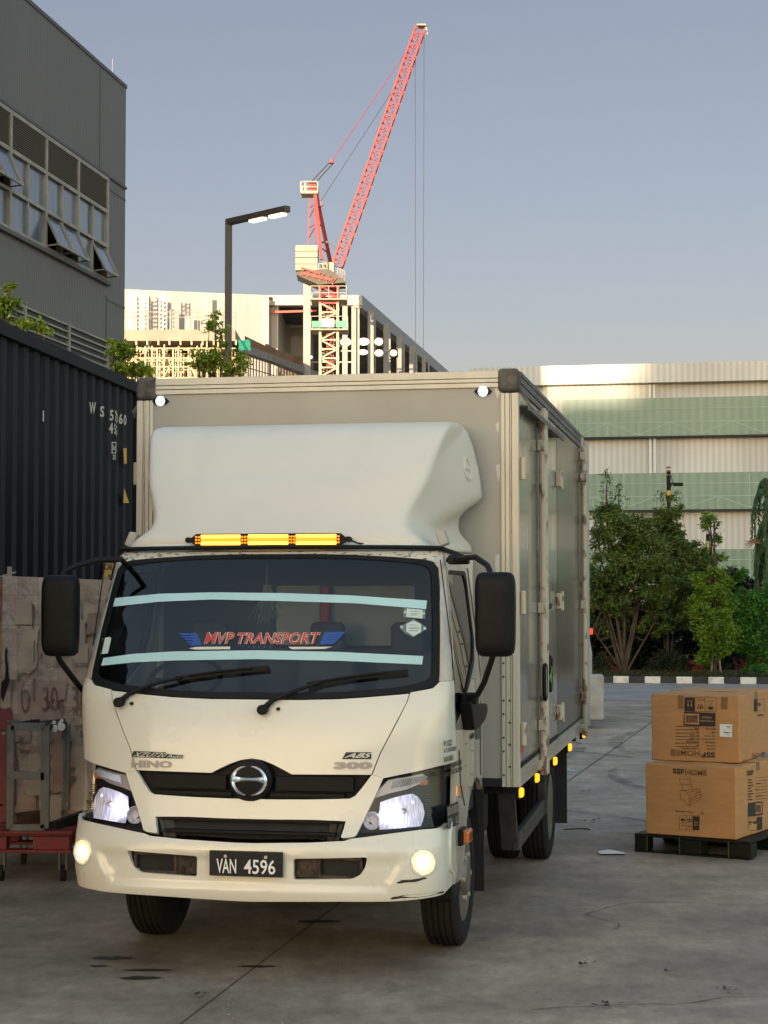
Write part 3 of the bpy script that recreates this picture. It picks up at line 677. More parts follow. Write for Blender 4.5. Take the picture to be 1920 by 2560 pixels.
for o_, off_, mm, nm in ((.002, .045, 'pale_film', 'banner_outline'), (.004, .012, 'red_film', 'banner_lettering')):
    g = off_ * 60
    decal(nm, [txt_item('MVP', tq(312 - g, 240 + g, 575 + g, 238 + g, 96 + 2 * g), shear=.3, off=off_), txt_item('TRANSPORT', tq(600 - g, 242 + g, 1318 + g, 238 + g, 96 + 2 * g), shear=.3, off=off_)], onT(o_), M[mm], glass)
it = []
for k in range(5):
    y = 150 + k * 22; it += [poly_geo([(85 + k * 22, y), (245 + k * 2, y - 4), (255 + k * 8, y + 15), (105 + k * 22, y + 15)]), poly_geo([(1355 - k * 10, y - 12), (1545 - k * 22, y - 14), (1515 - k * 22, y + 6), (1345 - k * 10, y + 8)])]
it += [poly_geo([(240, 150), (262, 175), (295, 250), (200, 258)]), poly_geo([(1362, 140), (1400, 138), (1350, 245), (1310, 248)])]
for k in range(11):
    x = 560 + k * 46; r = 5 + 7 * math.sin(math.pi * k / 10); it.append(poly_geo([(x + (r if j % 2 == 0 else r * .45) * math.sin(j * math.pi / 5), 268 - (r if j % 2 == 0 else r * .45) * math.cos(j * math.pi / 5)) for j in range(10)]))
decal('banner_wings', it, onT(.002), M['blue_film'], glass)
decal('banner_underline', [poly_geo([(178, 280), (240, 267), (536, 264), (536, 287), (240, 290)]), poly_geo([(1040, 266), (1420, 266), (1350, 285), (1070, 288)])], onT(.002), M['pale_film'], glass)
Q_ = rg(960, 1480, 10.369); onQ = lambda o: (lambda x, y: FS(GO + o)(*F_at(*Q_(x, y), GO + o)))
m_hold = mat('holder_plastic', (.12, .17, .17), .2)
decal('permit_holder', [poly_geo([(520, 410), (1075, 450), (1070, 700), (505, 660)]), poly_geo([(780, 700), (970, 820), (1090, 900), (1060, 990), (760, 1180), (560, 1080), (430, 960), (450, 880), (580, 800)])], onQ(.002), m_hold, glass)
decal('permit_sticker', [poly_geo([(590, 425), (1005, 465), (998, 690), (580, 645)]), poly_geo([(770, 745), (965, 830), (960, 1040), (770, 1140), (580, 1020), (585, 825)])], onQ(.004), M['sticker'], glass)
decal('permit_print', [txt_item('34 8000 RON', quadmap((640, 955), (910, 960), (640, 915))), rect_item(660, 850, 860, 858), rect_item(640, 1000, 880, 1010), rect_item(690, 500, 900, 508), rect_item(690, 560, 900, 568), rect_item(690, 590, 850, 598)], onQ(.005), M['inkblack'], glass)
mb = MB()
for x, y in ((552, 525), (1035, 555), (460, 905), (1068, 950)):
    p = F_at(*Q_(x, y), GO); mb.lathe([(-.006, .001), (-.005, .007), (.002, .008)], FS(GO)(*p), 'y', 10)
mb.build('suction_cup', M['sticker'], glass)
decal('side_sticker', [poly_geo([(165, 425), (172, 430), (160, 485), (132, 488), (140, 430)])], lambda x, y: FS(GO + .002)(*F_at(*A_(x, y), GO)), M['sticker'], glass)
# wipers
for arm, blade in (([(203, 663), (240, 632), (330, 596), (430, 572)], [(405, 578), (560, 556), (660, 546), (745, 538)]), ([(722, 690), (760, 655), (850, 618), (935, 590)], [(885, 600), (1020, 578), (1140, 562), (1250, 552)])):
    P = [Vector(FS(.030)(*F_at(*A_(x, y), .03))) for x, y in arm]
    w = MB().tube(P, [.017, .013, .010, .008], 8).lathe([(-.035, .02), (-.03, .026), (.03, .026)], P[0] + Vector((0, .01, 0)), 'y', 16).build('wiper', M['black'], truck, smooth=True)
    Q = [Vector(FS(.016)(*F_at(*A_(x, y), .016))) for x, y in dens(blade, 3, False)]
    b = MB()
    for a, c in zip(Q, Q[1:]): b.bar(a, c, .010, .026)
    b.tube([q + Vector((0, -.014, .006)) for q in Q[1:-2]], .005, 6)
    b.build('wiper_blade', M['black'], w)
for x, y in ((247, 667), (780, 687)):
    p = F_at(*A_(x, y)); MB().lathe([(-.02, .001), (-.018, .008), (.0, .010)], FS(0)(*p), 'y', 10).build('washer_nozzle', M['black'], truck)
# badges
Fz = lambda o, r: (lambda x, y: FS(o)(*F_at(*r(x, y), o)))
def badge(name, items_back, items_front, r, m1, m2):
    o1 = decal(name, items_back, Fz(.003, r), m1, truck); decal(name + '_face', items_front, Fz(.005, r), m2, o1)
badge('model_badge', [poly_geo([(474, 136), (490, 88), (752, 98), (766, 112), (892, 120), (886, 148), (742, 146)])],
      [txt_item('XZU720', quadmap((480, 134), (748, 138), (498, 97)), shear=.35, off=.012), txt_item('Auto', quadmap((750, 143), (889, 145), (758, 114)), shear=.25, off=.01)], C_, M['inkblack'], M['pale_film'])
badge('maker_badge', [txt_item('HINO', quadmap((470, 222), (802, 228), (472, 158)), off=.075)], [txt_item('HINO', quadmap((477, 215), (796, 220), (479, 165)), off=.04)], C_, M['silver'], M['lettergrey'])
badge('brake_badge', [poly_geo([(176, 153), (206, 97), (412, 97), (408, 153)])], [txt_item('ABS', quadmap((190, 142), (402, 142), (212, 104)), shear=.35, off=.03)], D_, M['inkblack'], M['pale_film'])
badge('series_badge', [txt_item('300', quadmap((106, 238), (418, 236), (110, 172)), off=.09)], [txt_item('300', quadmap((114, 230), (411, 229), (117, 180)), off=.05)], D_, M['silver'], M['lettergrey'])

# ---- cab sides: door, window, arch
arch = [(1.62, .50), (1.60, .66), (1.53, .80), (1.42, .89), (1.28, .935), (1.14, .915), (1.0, .85), (.90, .74), (.83, .60), (.80, .48)]
wo_ = [S_at(*S_(x, y)) for x, y in ((150, 62), (300, 80), (335, 130), (355, 330), (375, 650), (368, 815), (170, 1240), (150, 1000), (138, 500), (136, 150))]
zwb = 1.44
side_out_top = 2.205
v0s = lambda z: interp(VF, z) + .03 + interp(BT, z) - .004
# window outline in (v, z), measured and tidied
q_ = [S_at(*S_(x, y)) for x, y in ((335, 130), (375, 650), (366, 830), (170, 1238))]
win = [(v0s(2.10) + .03, 2.10), (1.32, 2.10), (1.37, 2.05), (1.35, 1.70), (1.27, 1.58), (v0s(1.33) + .10, 1.27), (v0s(1.4) + .03, 1.38), (v0s(1.75) + .03, 1.75)]
print('WIN', [(round(a, 3), round(b, 3)) for a, b in win])
wv = []
body = [(v0s(2.2), 2.205)] + [(v0s(z), z) for z in (2.0, 1.8, 1.6, 1.45, 1.3, 1.15, 1.0, .9, .8)] + [(v0s(.8), .70), (.62, .44), (.78, .44)] + [(a, b) for a, b in arch[::-1] if a < 1.5 and b > .5] + [(1.50, .84), (1.50, 2.205)]
for sg in (1, -1):
    win_r = roundp(win, .035, 3)
    sd = patch('cab_side', body, SS(sg), M['cream_side'], holes=[win_r], thick=.03, bevel=.003, cu=[.3 + .1 * k for k in range(14)], cz=.1, hint=(sg, 0, 0))
    wi = [(a + (.022 if a < 1.0 else -.03) + (.04 if b < 1.34 else 0), b + (-.022 if b > 1.9 else .035)) for a, b in win]
    patch('window_rubber', win_r, SS(sg, -.006), M['black'], parent=sd, holes=[roundp(wi, .03, 3)], thick=.012, cu=[.3 + .1 * k for k in range(14)], cz=.1, hint=(sg, 0, 0))
    patch('side_window', roundp(wi, .03, 3), SS(sg, -.014), M['sideglass'], parent=sd, cu=[.3 + .1 * k for k in range(14)], cz=.1, hint=(sg, 0, 0))
    ho = MB(); ho.lathe([(0, .001), (0, 1)], (0, 0, 0), 'x', 20)
    hv, hz = 1.31, 1.20
    rp = roundp([(hv - .10, hz - .055), (hv + .10, hz - .055), (hv + .10, hz + .055), (hv - .10, hz + .055)], .05, 4)
    dh = patch('door_handle', rp, SS(sg, .004), M['gblack'], parent=sd, thick=.01, cu=[], cz=1, hint=(sg, 0, 0))
    seams = MB()
    for (a, b) in (((v0s(1.5) + .05, 2.15), (v0s(1.5) + .03 - .0, 1.5)), ((.60, 1.14), (.66, .95)), ((1.42, 2.12), (1.42, .93)), ((.66, .95), (.80, .83)), ((v0s(2.1) + .03, 2.15), (1.40, 2.15))):
        n = 6; L = [(a[0] + (b[0] - a[0]) * k / n, a[1] + (b[1] - a[1]) * k / n) for k in range(n + 1)]
        for p, q in zip(L, L[1:]): seams.bar(SS(sg, .001)(*p), SS(sg, .001)(*q), .006, .006)
    seams.build('door_gap', M['inkblack'], sd)
for sg in (1, -1):                            # narrow painted pillar between windscreen and door
    sr = sorted([p for p in ws_out if p[0] > .85 and p[1] > 1.52], key=lambda p: p[1]); sr = [(sr[0][0], 1.522)] + sr
    ap_ = [(a + .002, b) for a, b in sr] + [(sr[-1][0] + .002, 2.205)] + [(W(z) * .9995, z) for z in (2.205, 2.1, 1.95, 1.8, 1.65, 1.522)]
    patch('window_pillar', ap_ if sg > 0 else mir(ap_), FS(), M['cream_side'], thick=.03)
# lettering and stickers on the visible side
Sd = rg(1080, 1820, 7.375)
onS = lambda o: (lambda x, y: SS(1, o)(*S_at(*Sd(x, y))))
door = [o for o in C.objects if o.name == 'cab_side'][0]
L = [('MVP LOGISTICS', 202, 345, 365, 318, 108), ('NO. 33, JALAN FLORA 3/8', 208, 488, 445, 430, 108), ('BANDAR RIMBAYU', 210, 640, 392, 590, 105), ('42500 TELOK PANGLIMA GARANG', 215, 785, 545, 675, 105), ('BANTING, SELANGOR DARUL EHSAN', 218, 935, 548, 800, 105)]
decal('door_lettering', [txt_item(t, quadmap((x0, y0), (x1, y1), (x0, y0 - h), (x1, y1 - h * .98)), off=.03) for t, x0, y0, x1, y1, h in L], onS(.003), M['inkblack'], door)
wp = decal('weight_plate', [poly_geo([(258, 1440), (470, 1350), (490, 1770), (272, 1870)])], onS(.004), M['inkblack'], door)
decal('weight_lettering', [txt_item('BDM 5000KG', quadmap((270, 1620), (478, 1545), (266, 1465), (468, 1385)), off=.03), txt_item('BTM', quadmap((278, 1840), (355, 1800), (276, 1680), (350, 1645)), off=.03), txt_item('KG', quadmap((420, 1770), (482, 1745), (418, 1625), (474, 1600)), off=.03)], onS(.006), M['lettergrey'], wp)
decal('fuel_sticker', [poly_geo([(700, 130), (765, 80), (768, 165), (702, 215)])], onS(.004), M['inkblack'], door)
v_, z_ = S_at(*Sd(520, 1990))
for sg in (1, -1):
    il = MB().box((sg * (W(z_) + .012), v_, z_), (.03, .17, .085)).build('side_indicator', M['black'], truck, bevel=.01)
    MB().box((sg * (W(z_) + .038), v_ + .005, z_), (.04, .15, .075)).build('amber_lens', M['amber'], il, bevel=.016, seg=4)
# ---- roof and gutter
mb = MB()
def roofp(a, b):
    z = 2.205; k = 1 - b * .98
    t = a * 2 - 1
    if abs(t) < .6: u = math.sin(t / .6 * math.pi / 2) * W(z) * .9995; v = F(u, z)
    else: u = math.copysign(W(z), t); v = F(W(z), z) + (abs(t) - .6) / .4 * (1.5 - F(W(z), z))
    vc = 1.05; return (u * k, vc + (v - vc) * k, z + .075 * (1 - k ** 4) ** .6)
mb.grid(roofp, 61, 10)
mb.build('cab_roof', M['cream'], truck, smooth=True, fix=False, ang=80)
hd = patch('windscreen_header', symm(fr([(760, 126), (1060, 129), (1200, 137), (1310, 146), (1345, 154)], A_) )[0:0] or [(-.88, 2.20), (.88, 2.20)] + [(a, b + .001) for a, b in sorted([p for p in ws_out if p[1] > 2.08], key=lambda p: -p[0])], FS(), mat('chipped_header', (.55, .50, .38), .5, noise_amt=.9, nscale=30, col2=(.06, .03, .015), nlo=.38, nhi=.44, stretch=(1, 1, 3)), thick=.02)
P = [Vector((math.sin(t * math.pi / 2) * .905, F(math.sin(t * math.pi / 2) * .895, 2.20) - .012, 2.225 - .01 * abs(t))) for t in [i / 16 - 1 for i in range(33)]]
P = [Vector((-.915, 1.3, 2.19))] + P + [Vector((.915, 1.3, 2.19))]
MB().tube(P, .013, 8).build('roof_gutter', M['black'], truck, smooth=True)
MB().b2(-.95, .95, 1.47, 1.50, .84, 2.2).build('cab_back', M['cream'], truck)
# ---- cab interior
inn = empty('cab_interior', (0, 0, 0)); inn.parent = truck
MB().b2(-.88, .88, .42, .75, 1.30, 1.42).build('dashboard', M['interior'], inn, bevel=.04)
bw = MB(); bw.b2(-.90, -.22, 1.42, 1.45, 1.2, 2.18); bw.b2(.62, .90, 1.42, 1.45, 1.2, 2.18); bw.b2(-.22, .62, 1.42, 1.45, 1.2, 1.66); bw.b2(-.22, .62, 1.42, 1.45, 2.02, 2.18)
bw.build('rear_lining', M['interior'], inn)
MB().b2(-.215, .615, 1.44, 1.447, 1.665, 2.015).build('rear_window', emis('unused', (0, 0, 0), 0) if False else mat('rear_pane', (.30, .34, .35), .4), inn)
mb = MB(); mb.b2(-.22, .62, 1.405, 1.42, 1.655, 1.67); mb.build('rear_window_frame', M['black'], inn)
MB().b2(.06, .12, 1.38, 1.40, 1.80, 2.02).build('red_tassel', M['red_film'], inn, bevel=.01)
for u in (-.55, .15, .62):
    s_ = empty('seat', (u, 1.15, 1.1)); s_.parent = inn
    w = .40 if u < 0 else .36
    MB().box((0, .05, .22), (w, .13, .66)).build('backrest', M['interior'], s_, bevel=.05, seg=4)
    MB().box((0, .06, .62), (w * .55, .09, .18)).build('headrest', M['interior'], s_, bevel=.035, seg=4)
    MB().box((0, -.22, -.12), (w, .45, .14)).build('seat_base', M['interior'], s_, bevel=.04, seg=3)
mb = MB(); n = 36; cs, rs = Vector((-.52, .62, 1.50)), .20
mb.tube([cs + Vector((rs * math.cos(2 * math.pi * k / n), rs * math.sin(2 * math.pi * k / n) * .8, rs * math.sin(2 * math.pi * k / n) * .55)) for k in range(n + 1)], .014, 8)
mb.bar(cs + Vector((-.19, 0, 0)), cs + Vector((.19, 0, 0)), .035, .02); mb.tube([cs, cs + Vector((0, .1, -.25))], .03, 8)
mb.build('steering_wheel', M['black'], inn, smooth=True)
p = tax(1, .75, *A_(738, 330)); mb = MB(); rnd = random.Random(3)
mb.tube([(p.x, .75, 2.14), (p.x, .75, 1.98)], .003, 5)
for k in range(90): mb.tube([(p.x + rnd.gauss(0, .012), .75 + rnd.gauss(0, .01), 2.02), (p.x + rnd.gauss(0, .03), .75 + rnd.gauss(0, .02), rnd.uniform(1.80, 1.90))], .0025, 4)
mb.build('hanging_tassel', mat('tassel_thread', (.28, .27, .20), .9), inn)
# ---- roof fairing
DW = [(2.215, .945), (2.26, .945), (2.30, .90), (2.35, .868), (2.42, .868), (2.46, .89), (2.495, .945), (2.525, 1.0), (2.55, 1.012), (2.70, .992), (2.85, .955), (2.93, .925), (2.975, .89)]
DV = [(2.215, .66), (2.25, .64), (2.28, .65), (2.32, .68), (2.40, .745), (2.55, .85), (2.70, .96), (2.82, 1.06), (2.89, 1.13), (2.93, 1.20), (2.955, 1.28), (2.97, 1.40), (2.975, 1.5)]
DR = [(2.215, .84), (2.27, .81), (2.33, .70), (2.42, .72), (2.60, .80), (2.80, .85), (2.93, .885), (2.975, .87)]
def dfair(a, z):
    t = a * 2 - 1; sg = 1 if t >= 0 else -1; t = abs(t); v0 = interp(DV, z); vb = 1.71; ur = interp(DR, z)
    low = max(0, min(1, (2.32 - z) / .07))
    if t < .5: c = 0; q = t / .5; u, v = ur * q, v0 + .04 * q ** 3
    else:
        c = (t - .5) / .5; w = max(interp(DW, z - .22 * (c - 1) * (1 - low)) if c < 1 else interp(DW, z), .5)
        u = ur + (w - ur) * c + .012 * math.sin(math.pi * c); v = v0 + .04 + (vb - v0 - .04) * c
    d = min(.50 - abs(u * sg + .10), z - 2.62, 9) if t < .52 else -1; v += .026 * max(0, min(1, d / .03 + .5)) - .003
    return (sg * u - .035, v, z)
zs = [2.215, 2.23, 2.25, 2.27, 2.29, 2.31, 2.34, 2.37, 2.40, 2.43, 2.46, 2.49, 2.52, 2.55, 2.58] + [2.60 + .02 * k for k in range(15)] + [2.90, 2.915, 2.93, 2.94, 2.95, 2.957, 2.964, 2.969, 2.973, 2.975]
mb = MB(); NA = 121; vs = [dfair(i / (NA - 1), z) for z in zs for i in range(NA)]
mb.add(vs, [(j * NA + i, j * NA + i + 1, (j + 1) * NA + i + 1, (j + 1) * NA + i) for j in range(len(zs) - 1) for i in range(NA - 1)])
k = (len(zs) - 1) * NA; mb.add([mb.v[k + i] for i in range(NA)] + [(mb.v[k + i][0], 1.71, 2.972) for i in range(NA)], [(i, i + 1, NA + i + 1, NA + i) for i in range(NA - 1)])
fa = mb.build('roof_fairing', M['fair'], truck, fix=False)
bm = bmesh.new(); bm.from_mesh(fa.data); bmesh.ops.remove_doubles(bm, verts=bm.verts, dist=.0005); 
for _ in range(5): bmesh.ops.smooth_vert(bm, verts=[v for v in bm.verts if not v.is_boundary], factor=.5, use_axis_x=True, use_axis_y=True, use_axis_z=True)
bmesh.ops.recalc_face_normals(bm, faces=bm.faces); bm.to_mesh(fa.data); bm.free(); fa.data.shade_smooth()
s_ = fa.modifiers.new('t', 'SOLIDIFY'); s_.thickness = .008; s_.offset = 0
def fair_pt(x, y):                              # nearest fairing surface point along a picture ray
    c, d = tl(x, y); best = None
    for v in fa.data.vertices:
        w = v.co - c; t = w.dot(d) / d.length_squared; e = (w - d * t).length
        if t > 0 and (best is None or e < best[0] - 1e-3 and v.co.y < best[1].y + .2): best = (e, v.co.copy(), v.normal.copy())
    return best[1], best[2]
# round emblem moulded on each cheek
for sg in (1, -1):
    p, n = fair_pt(*E_(1466, 503)); 
    if n.y > 0: n = -n
    p = p + n * .006; x = Vector((0, 0, 1)).cross(n).normalized(); y = n.cross(x)
    mb = MB(); N = 28
    for t0, t1 in ((10, 170), (190, 350)):
        mb.tube([p + x * (.052 * math.cos(R_(t0 + (t1 - t0) * k / N) + math.pi / 2)) + y * (.064 * math.sin(R_(t0 + (t1 - t0) * k / N) + math.pi / 2)) for k in range(N + 1)], .009, 6)
    mb.tube([p - x * .05, p + x * .05], .009, 6)
    if sg < 0: mb.v = [(-a - .07, b, c) for a, b, c in mb.v]
    mb.build('cheek_emblem', M['fair'], fa, smooth=True)
# fixing brackets and roof cover clips
for sg in (1, -1):
    MB().box((sg * .885, .80, 2.275), (.05, .09, .085), Matrix.Rotation(R_(-22 * sg), 3, 'Y')).build('fairing_bracket', mat('bracket_grey' , (.40, .36, .29), .5), fa, bevel=.01)
# ---- amber light bar
q0, q1 = tax(1, .60, *A_(485, 78)), tax(1, .60, *A_(1005, 66))
zc = (q0.z + q1.z) / 2; hb = .034
lb = MB().b2(q0.x, q1.x, .575, .62, zc - hb, zc + hb).build('light_bar', M['black'], truck, bevel=.006)
for sg, u in ((-1, q0.x), (1, q1.x)):
    MB().prism([(u, zc - hb), (u + sg * .03, zc - .012), (u + sg * .03, zc + .012), (u, zc + hb)], .58, .615, lambda a, b, c: (a, c, b)).lathe([(-.02, .016), (.02, .016)], (u + sg * .048, .598, zc), 'y', 14).build('end_bracket', M['black'], lb)
L = q1.x - q0.x
for k in range(3):
    a = q0.x + L * (.035 + .333 * k); b = a + L * .280
    for zz in (zc + .019, zc - .019): MB().b2(a, b, .567, .576, zz - .009, zz + .009).build('led_strip', M['amber_bar'], lb, bevel=.004)
    MB().b2(a, b, .570, .576, zc - .009, zc + .009).build('led_lens', M['amber_dim'], lb)
mb = MB()
for k in (0, 1, 2, 3):
    cx = q0.x + L * (.02 + .325 * k)
    for i in range(3 if k in (1, 2) else 2):
        for j in range(3): mb.lathe([(-.002, .001), (0, .006), (.004, .006)], (cx + (i - 1) * .015, .572, zc + (j - 1) * .016), 'y', 8)
mb.build('led_dot', M['amber_dim'], lb)
P = [(q1.x + .05, .60, zc), (q1.x + .09, .62, zc - .02), (q1.x + .15, .66, 2.235), (q1.x + .2, .75, 2.23)]
MB().tube(P, .005, 6).build('cable', M['black'], lb, smooth=True)
# ---- mirrors
def mirror(pts, arm_top, arm_low, base, sg):
    (x0, y0), (x1, y1) = pts; a, b = tax(1, .22, x0, y0), tax(1, .22, x1, y1)
    cx, cz, w, h = (a.x + b.x) / 2, (a.z + b.z) / 2, abs(b.x - a.x), abs(a.z - b.z)
    mb = MB(); nu, nv = 25, 33
    def fn(s, t):
        s, t = s * 2 - 1, t * 2 - 1
        def ax_(q): return math.copysign(math.sin(abs(q) * math.pi / 2) ** .9, q)
        u, z = ax_(s), ax_(t); 
        # squircle remap
        k = (max(abs(u), abs(z)) / max(1e-6, (abs(u) ** 7 + abs(z) ** 7) ** (1 / 7)))
        u2, z2 = u * k, z * k; r = min(1, (abs(u) ** 7 + abs(z) ** 7) ** (1 / 7) * k)
        edge = max(abs(s), abs(t)); dv = -.085 * (1 - edge ** 3.5) ** .55
        return (cx + u2 * w / 2 * (1 - .04 * (t < 0) * abs(t)), .22 + dv, cz + z2 * h / 2)
    mb.grid(fn, nu, nv)
    mr = mb.build('mirror', mat('mirror_shell', (.0045, .0045, .0042), .5, spec=.18, bump=.15, bscale=250) if sg > 0 else bpy.data.materials['mirror_shell'], truck, smooth=True, ang=80)
    mb = MB(); mb.add([(cx - w * .46, .225, cz - h * .46), (cx + w * .46, .225, cz - h * .46), (cx + w * .46, .225, cz + h * .46), (cx - w * .46, .225, cz + h * .46)], [(0, 1, 2, 3)])
    mb.build('mirror_glass', M['chrome'], mr)
    MB().tube(arm_top, .0155, 10).build('mirror_arm', M['black'], mr, smooth=True)
    MB().tube(arm_low, .0155, 10).build('mirror_arm', M['black'], mr, smooth=True)
    return mr
Mr = rg(1060, 1360, 6.38); Nr = rg(1060, 1640, 6.38)
def tp(v, x, y): return tax(1, v, x, y)
top = [tp(.62, *Mr(385, 255)), tp(.55, *Mr(560, 245)), tp(.46, *Mr(720, 215)), tp(.40, *Mr(820, 210)), tp(.32, *Mr(1010, 340)), tp(.26, *Mr(1045, 420)), tp(.20, *Mr(1060, 560))]
low = [tp(.20, *Mr(1085, 1680)), tp(.22, *Mr(1095, 1800)), tp(.36, *Nr(960, 420)), tp(.46, *Nr(860, 610)), tp(.52, *Nr(800, 655)), tp(.55, *Nr(700, 680))]
mr = mirror((S_(408, 95), S_(728, 765)), top, low, None, 1)
cp = tp(.60, *Mr(500, 250)); MB().box(cp + Vector((0.02, 0, 0)), (.11, .07, .05)).build('arm_clamp', M['black'], mr, bevel=.01)
bp_ = [(a, b) for a, b in ((545, 745), (820, 755), (825, 900), (790, 1020), (700, 1140), (610, 1185), (575, 960))]
pp = [tax(0, 1.0, *Nr(a, b)) for a, b in bp_]
mb = MB(); pc_ = [(p.y, p.z) for p in pp]
mb.prism(pc_, 1.0, 1.07, lambda a, b, c: (c, a, b)); q = tax(0, 1.03, *Nr(700, 675)); mb.box((1.04, q.y, q.z), (.09, .10, .06))
mb.build('mirror_base', M['black'], mr, bevel=.012)
tL = [(-.86, .62, 2.13), tp(.40, 262 , 1208), tp(.36, 213, 1209), tp(.30, 160, 1224), tp(.24, 137, 1236), tp(.20, 132, 1256)]
lL = [tp(.20, 124, 1412), tp(.24, 128, 1425), tp(.36, 160, 1468), tp(.48, 182, 1496), tp(.55, 195, 1510)]
mr2 = mirror(((97, 1242), (172, 1418)), tL, lL, None, -1)
MB().box((-1.02, .60, 1.30), (.07, .12, .16)).build('mirror_base', M['black'], mr2, bevel=.012)

# ---- wheels
def wheel(u, v, r=.385, w=.205, outer=1, dual=False):
    e = empty('wheel', (u, v, r)); e.parent = truck; h = w / 2
    prof = [(-h * .8, r * .62), (-h, r * .70), (-h * 1.02, r * .84), (-h * .92, r * .95), (-h * .80, r * .985)]
    gr_ = []
    for k in range(-2, 3):
        g = k * h * .32; gr_ += [(g - .006, r * (1 - .004 * abs(k))), (g - .004, r * .975), (g + .004, r * .975), (g + .006, r * (1 - .004 * abs(k)))]
    prof += gr_ + [(h * .80, r * .985), (h * .92, r * .95), (h * 1.02, r * .84), (h, r * .70), (h * .8, r * .62)]
    MB().lathe(prof, (0, 0, 0), 'x', 64).build('tyre', M['rubber'], e, smooth=True, ang=30)
    o = outer
    rimp = [(o * h * .9, r * .64), (o * h * .8, r * .60), (o * h * .35 if not dual else o * -h * .2, r * .56), (o * h * .45 if not dual else o * -h * .4, r * .40), (o * h * .95 if not dual else o * -h * .3, r * .30), (o * h * 1.15 if not dual else 0, r * .22), (o * h * 1.2 if not dual else 0, .001)]
    MB().lathe(rimp, (0, 0, 0), 'x', 40).build('rim', M['steel'], e, smooth=True, ang=30)
    mb = MB()
    for k in range(6):
        t = k * math.pi / 3; mb.lathe([(o * h * .8, .014), (o * h * 1.12, .014)] if not dual else [(-o * h * .3, .014), (o * h * .1, .014)], (0, r * .33 * math.cos(t), r * .33 * math.sin(t)), 'x', 6)
    mb.build('wheel_nut', M['rust'], e)
    return e
AX, RX = 1.22, 4.62
for sg in (1, -1):
    wheel(sg * .845, AX, outer=sg)
    wheel(sg * .985, RX, outer=sg, dual=True); wheel(sg * .745, RX, outer=-sg)
mb = MB(); mb.b2(-.42, -.34, .3, 6.3, .58, .76); mb.b2(.34, .42, .3, 6.3, .58, .76)
for v in (.5, 1.9, 3.0, 4.0, 5.2, 6.2): mb.b2(-.4, .4, v, v + .08, .6, .72)
mb.b2(-.35, .35, .5, 1.6, .38, .85)
for v in (2.0, 2.8, 3.6, 4.4, 5.2, 6.0): mb.b2(-1.15, 1.15, v, v + .06, .76, .83)
mb.build('chassis_frame', M['dark'], truck)
mb = MB(); mb.tube([(-.8, AX, .385), (.8, AX, .385)], .06, 10); mb.tube([(-.95, RX, .385), (.95, RX, .385)], .07, 10); mb.lathe([(-.15, .05), (-.1, .17), (.1, .17), (.15, .05)], (0, RX, .385), 'x', 20)
mb.build('axle', M['dark'], truck)
mb = MB(); mb.b2(.45, .85, 2.1, 2.9, .42, .74); mb.b2(-.88, -.45, 2.0, 3.2, .40, .76); mb.build('fuel_tank', M['dark'], truck, bevel=.04)
for sg in (1, -1):
    # wheel housing, step and mudguards
    mb = MB(); mb.grid(lambda a, b: (sg * (.62 + .33 * b), AX + .02 + .50 * math.cos(math.pi * a), .42 + .50 * math.sin(math.pi * a)), 21, 3); mb.b2(sg * .60, sg * .62, .8, 1.75, .40, .95)
    mb.build('wheel_housing', M['dark'], truck, fix=False)
    MB().b2(sg * .78, sg * .985, .50, .78, .36, .52).build('cab_step', M['black'], truck, bevel=.02)
    MB().b2(sg * .62, sg * .98, 1.72, 1.74, .22, .84).build('mud_flap', M['dark'], truck)
    # side guard: U shaped
    g = MB(); z0, z1 = .36, .82; u = sg * 1.08
    g.bar((u - .05, 2.34, z1), (u - .04, 2.50, z0), .11, .04, up=(0, 1, 0)); g.bar((u, 2.46, z0 + .05), (u, 4.08, z0 + .09), .04, .11); g.bar((u, 4.06, z0 + .04), (u, 4.0, z1), .06, .05, up=(0, 1, 0))
    g.build('side_guard', M['guard'], truck, bevel=.006)
    MB().b2(sg * .62, sg * 1.16, 5.12, 5.14, .20, .82).build('mud_flap', M['dark'], truck, bevel=.004)
    MB().lathe([(-.13, .001), (-.13, .062), (.13, .062), (.13, .001)], (sg * .985, 5.35, .54), 'x', 20).build('tool_canister', M['black'], truck, smooth=True)
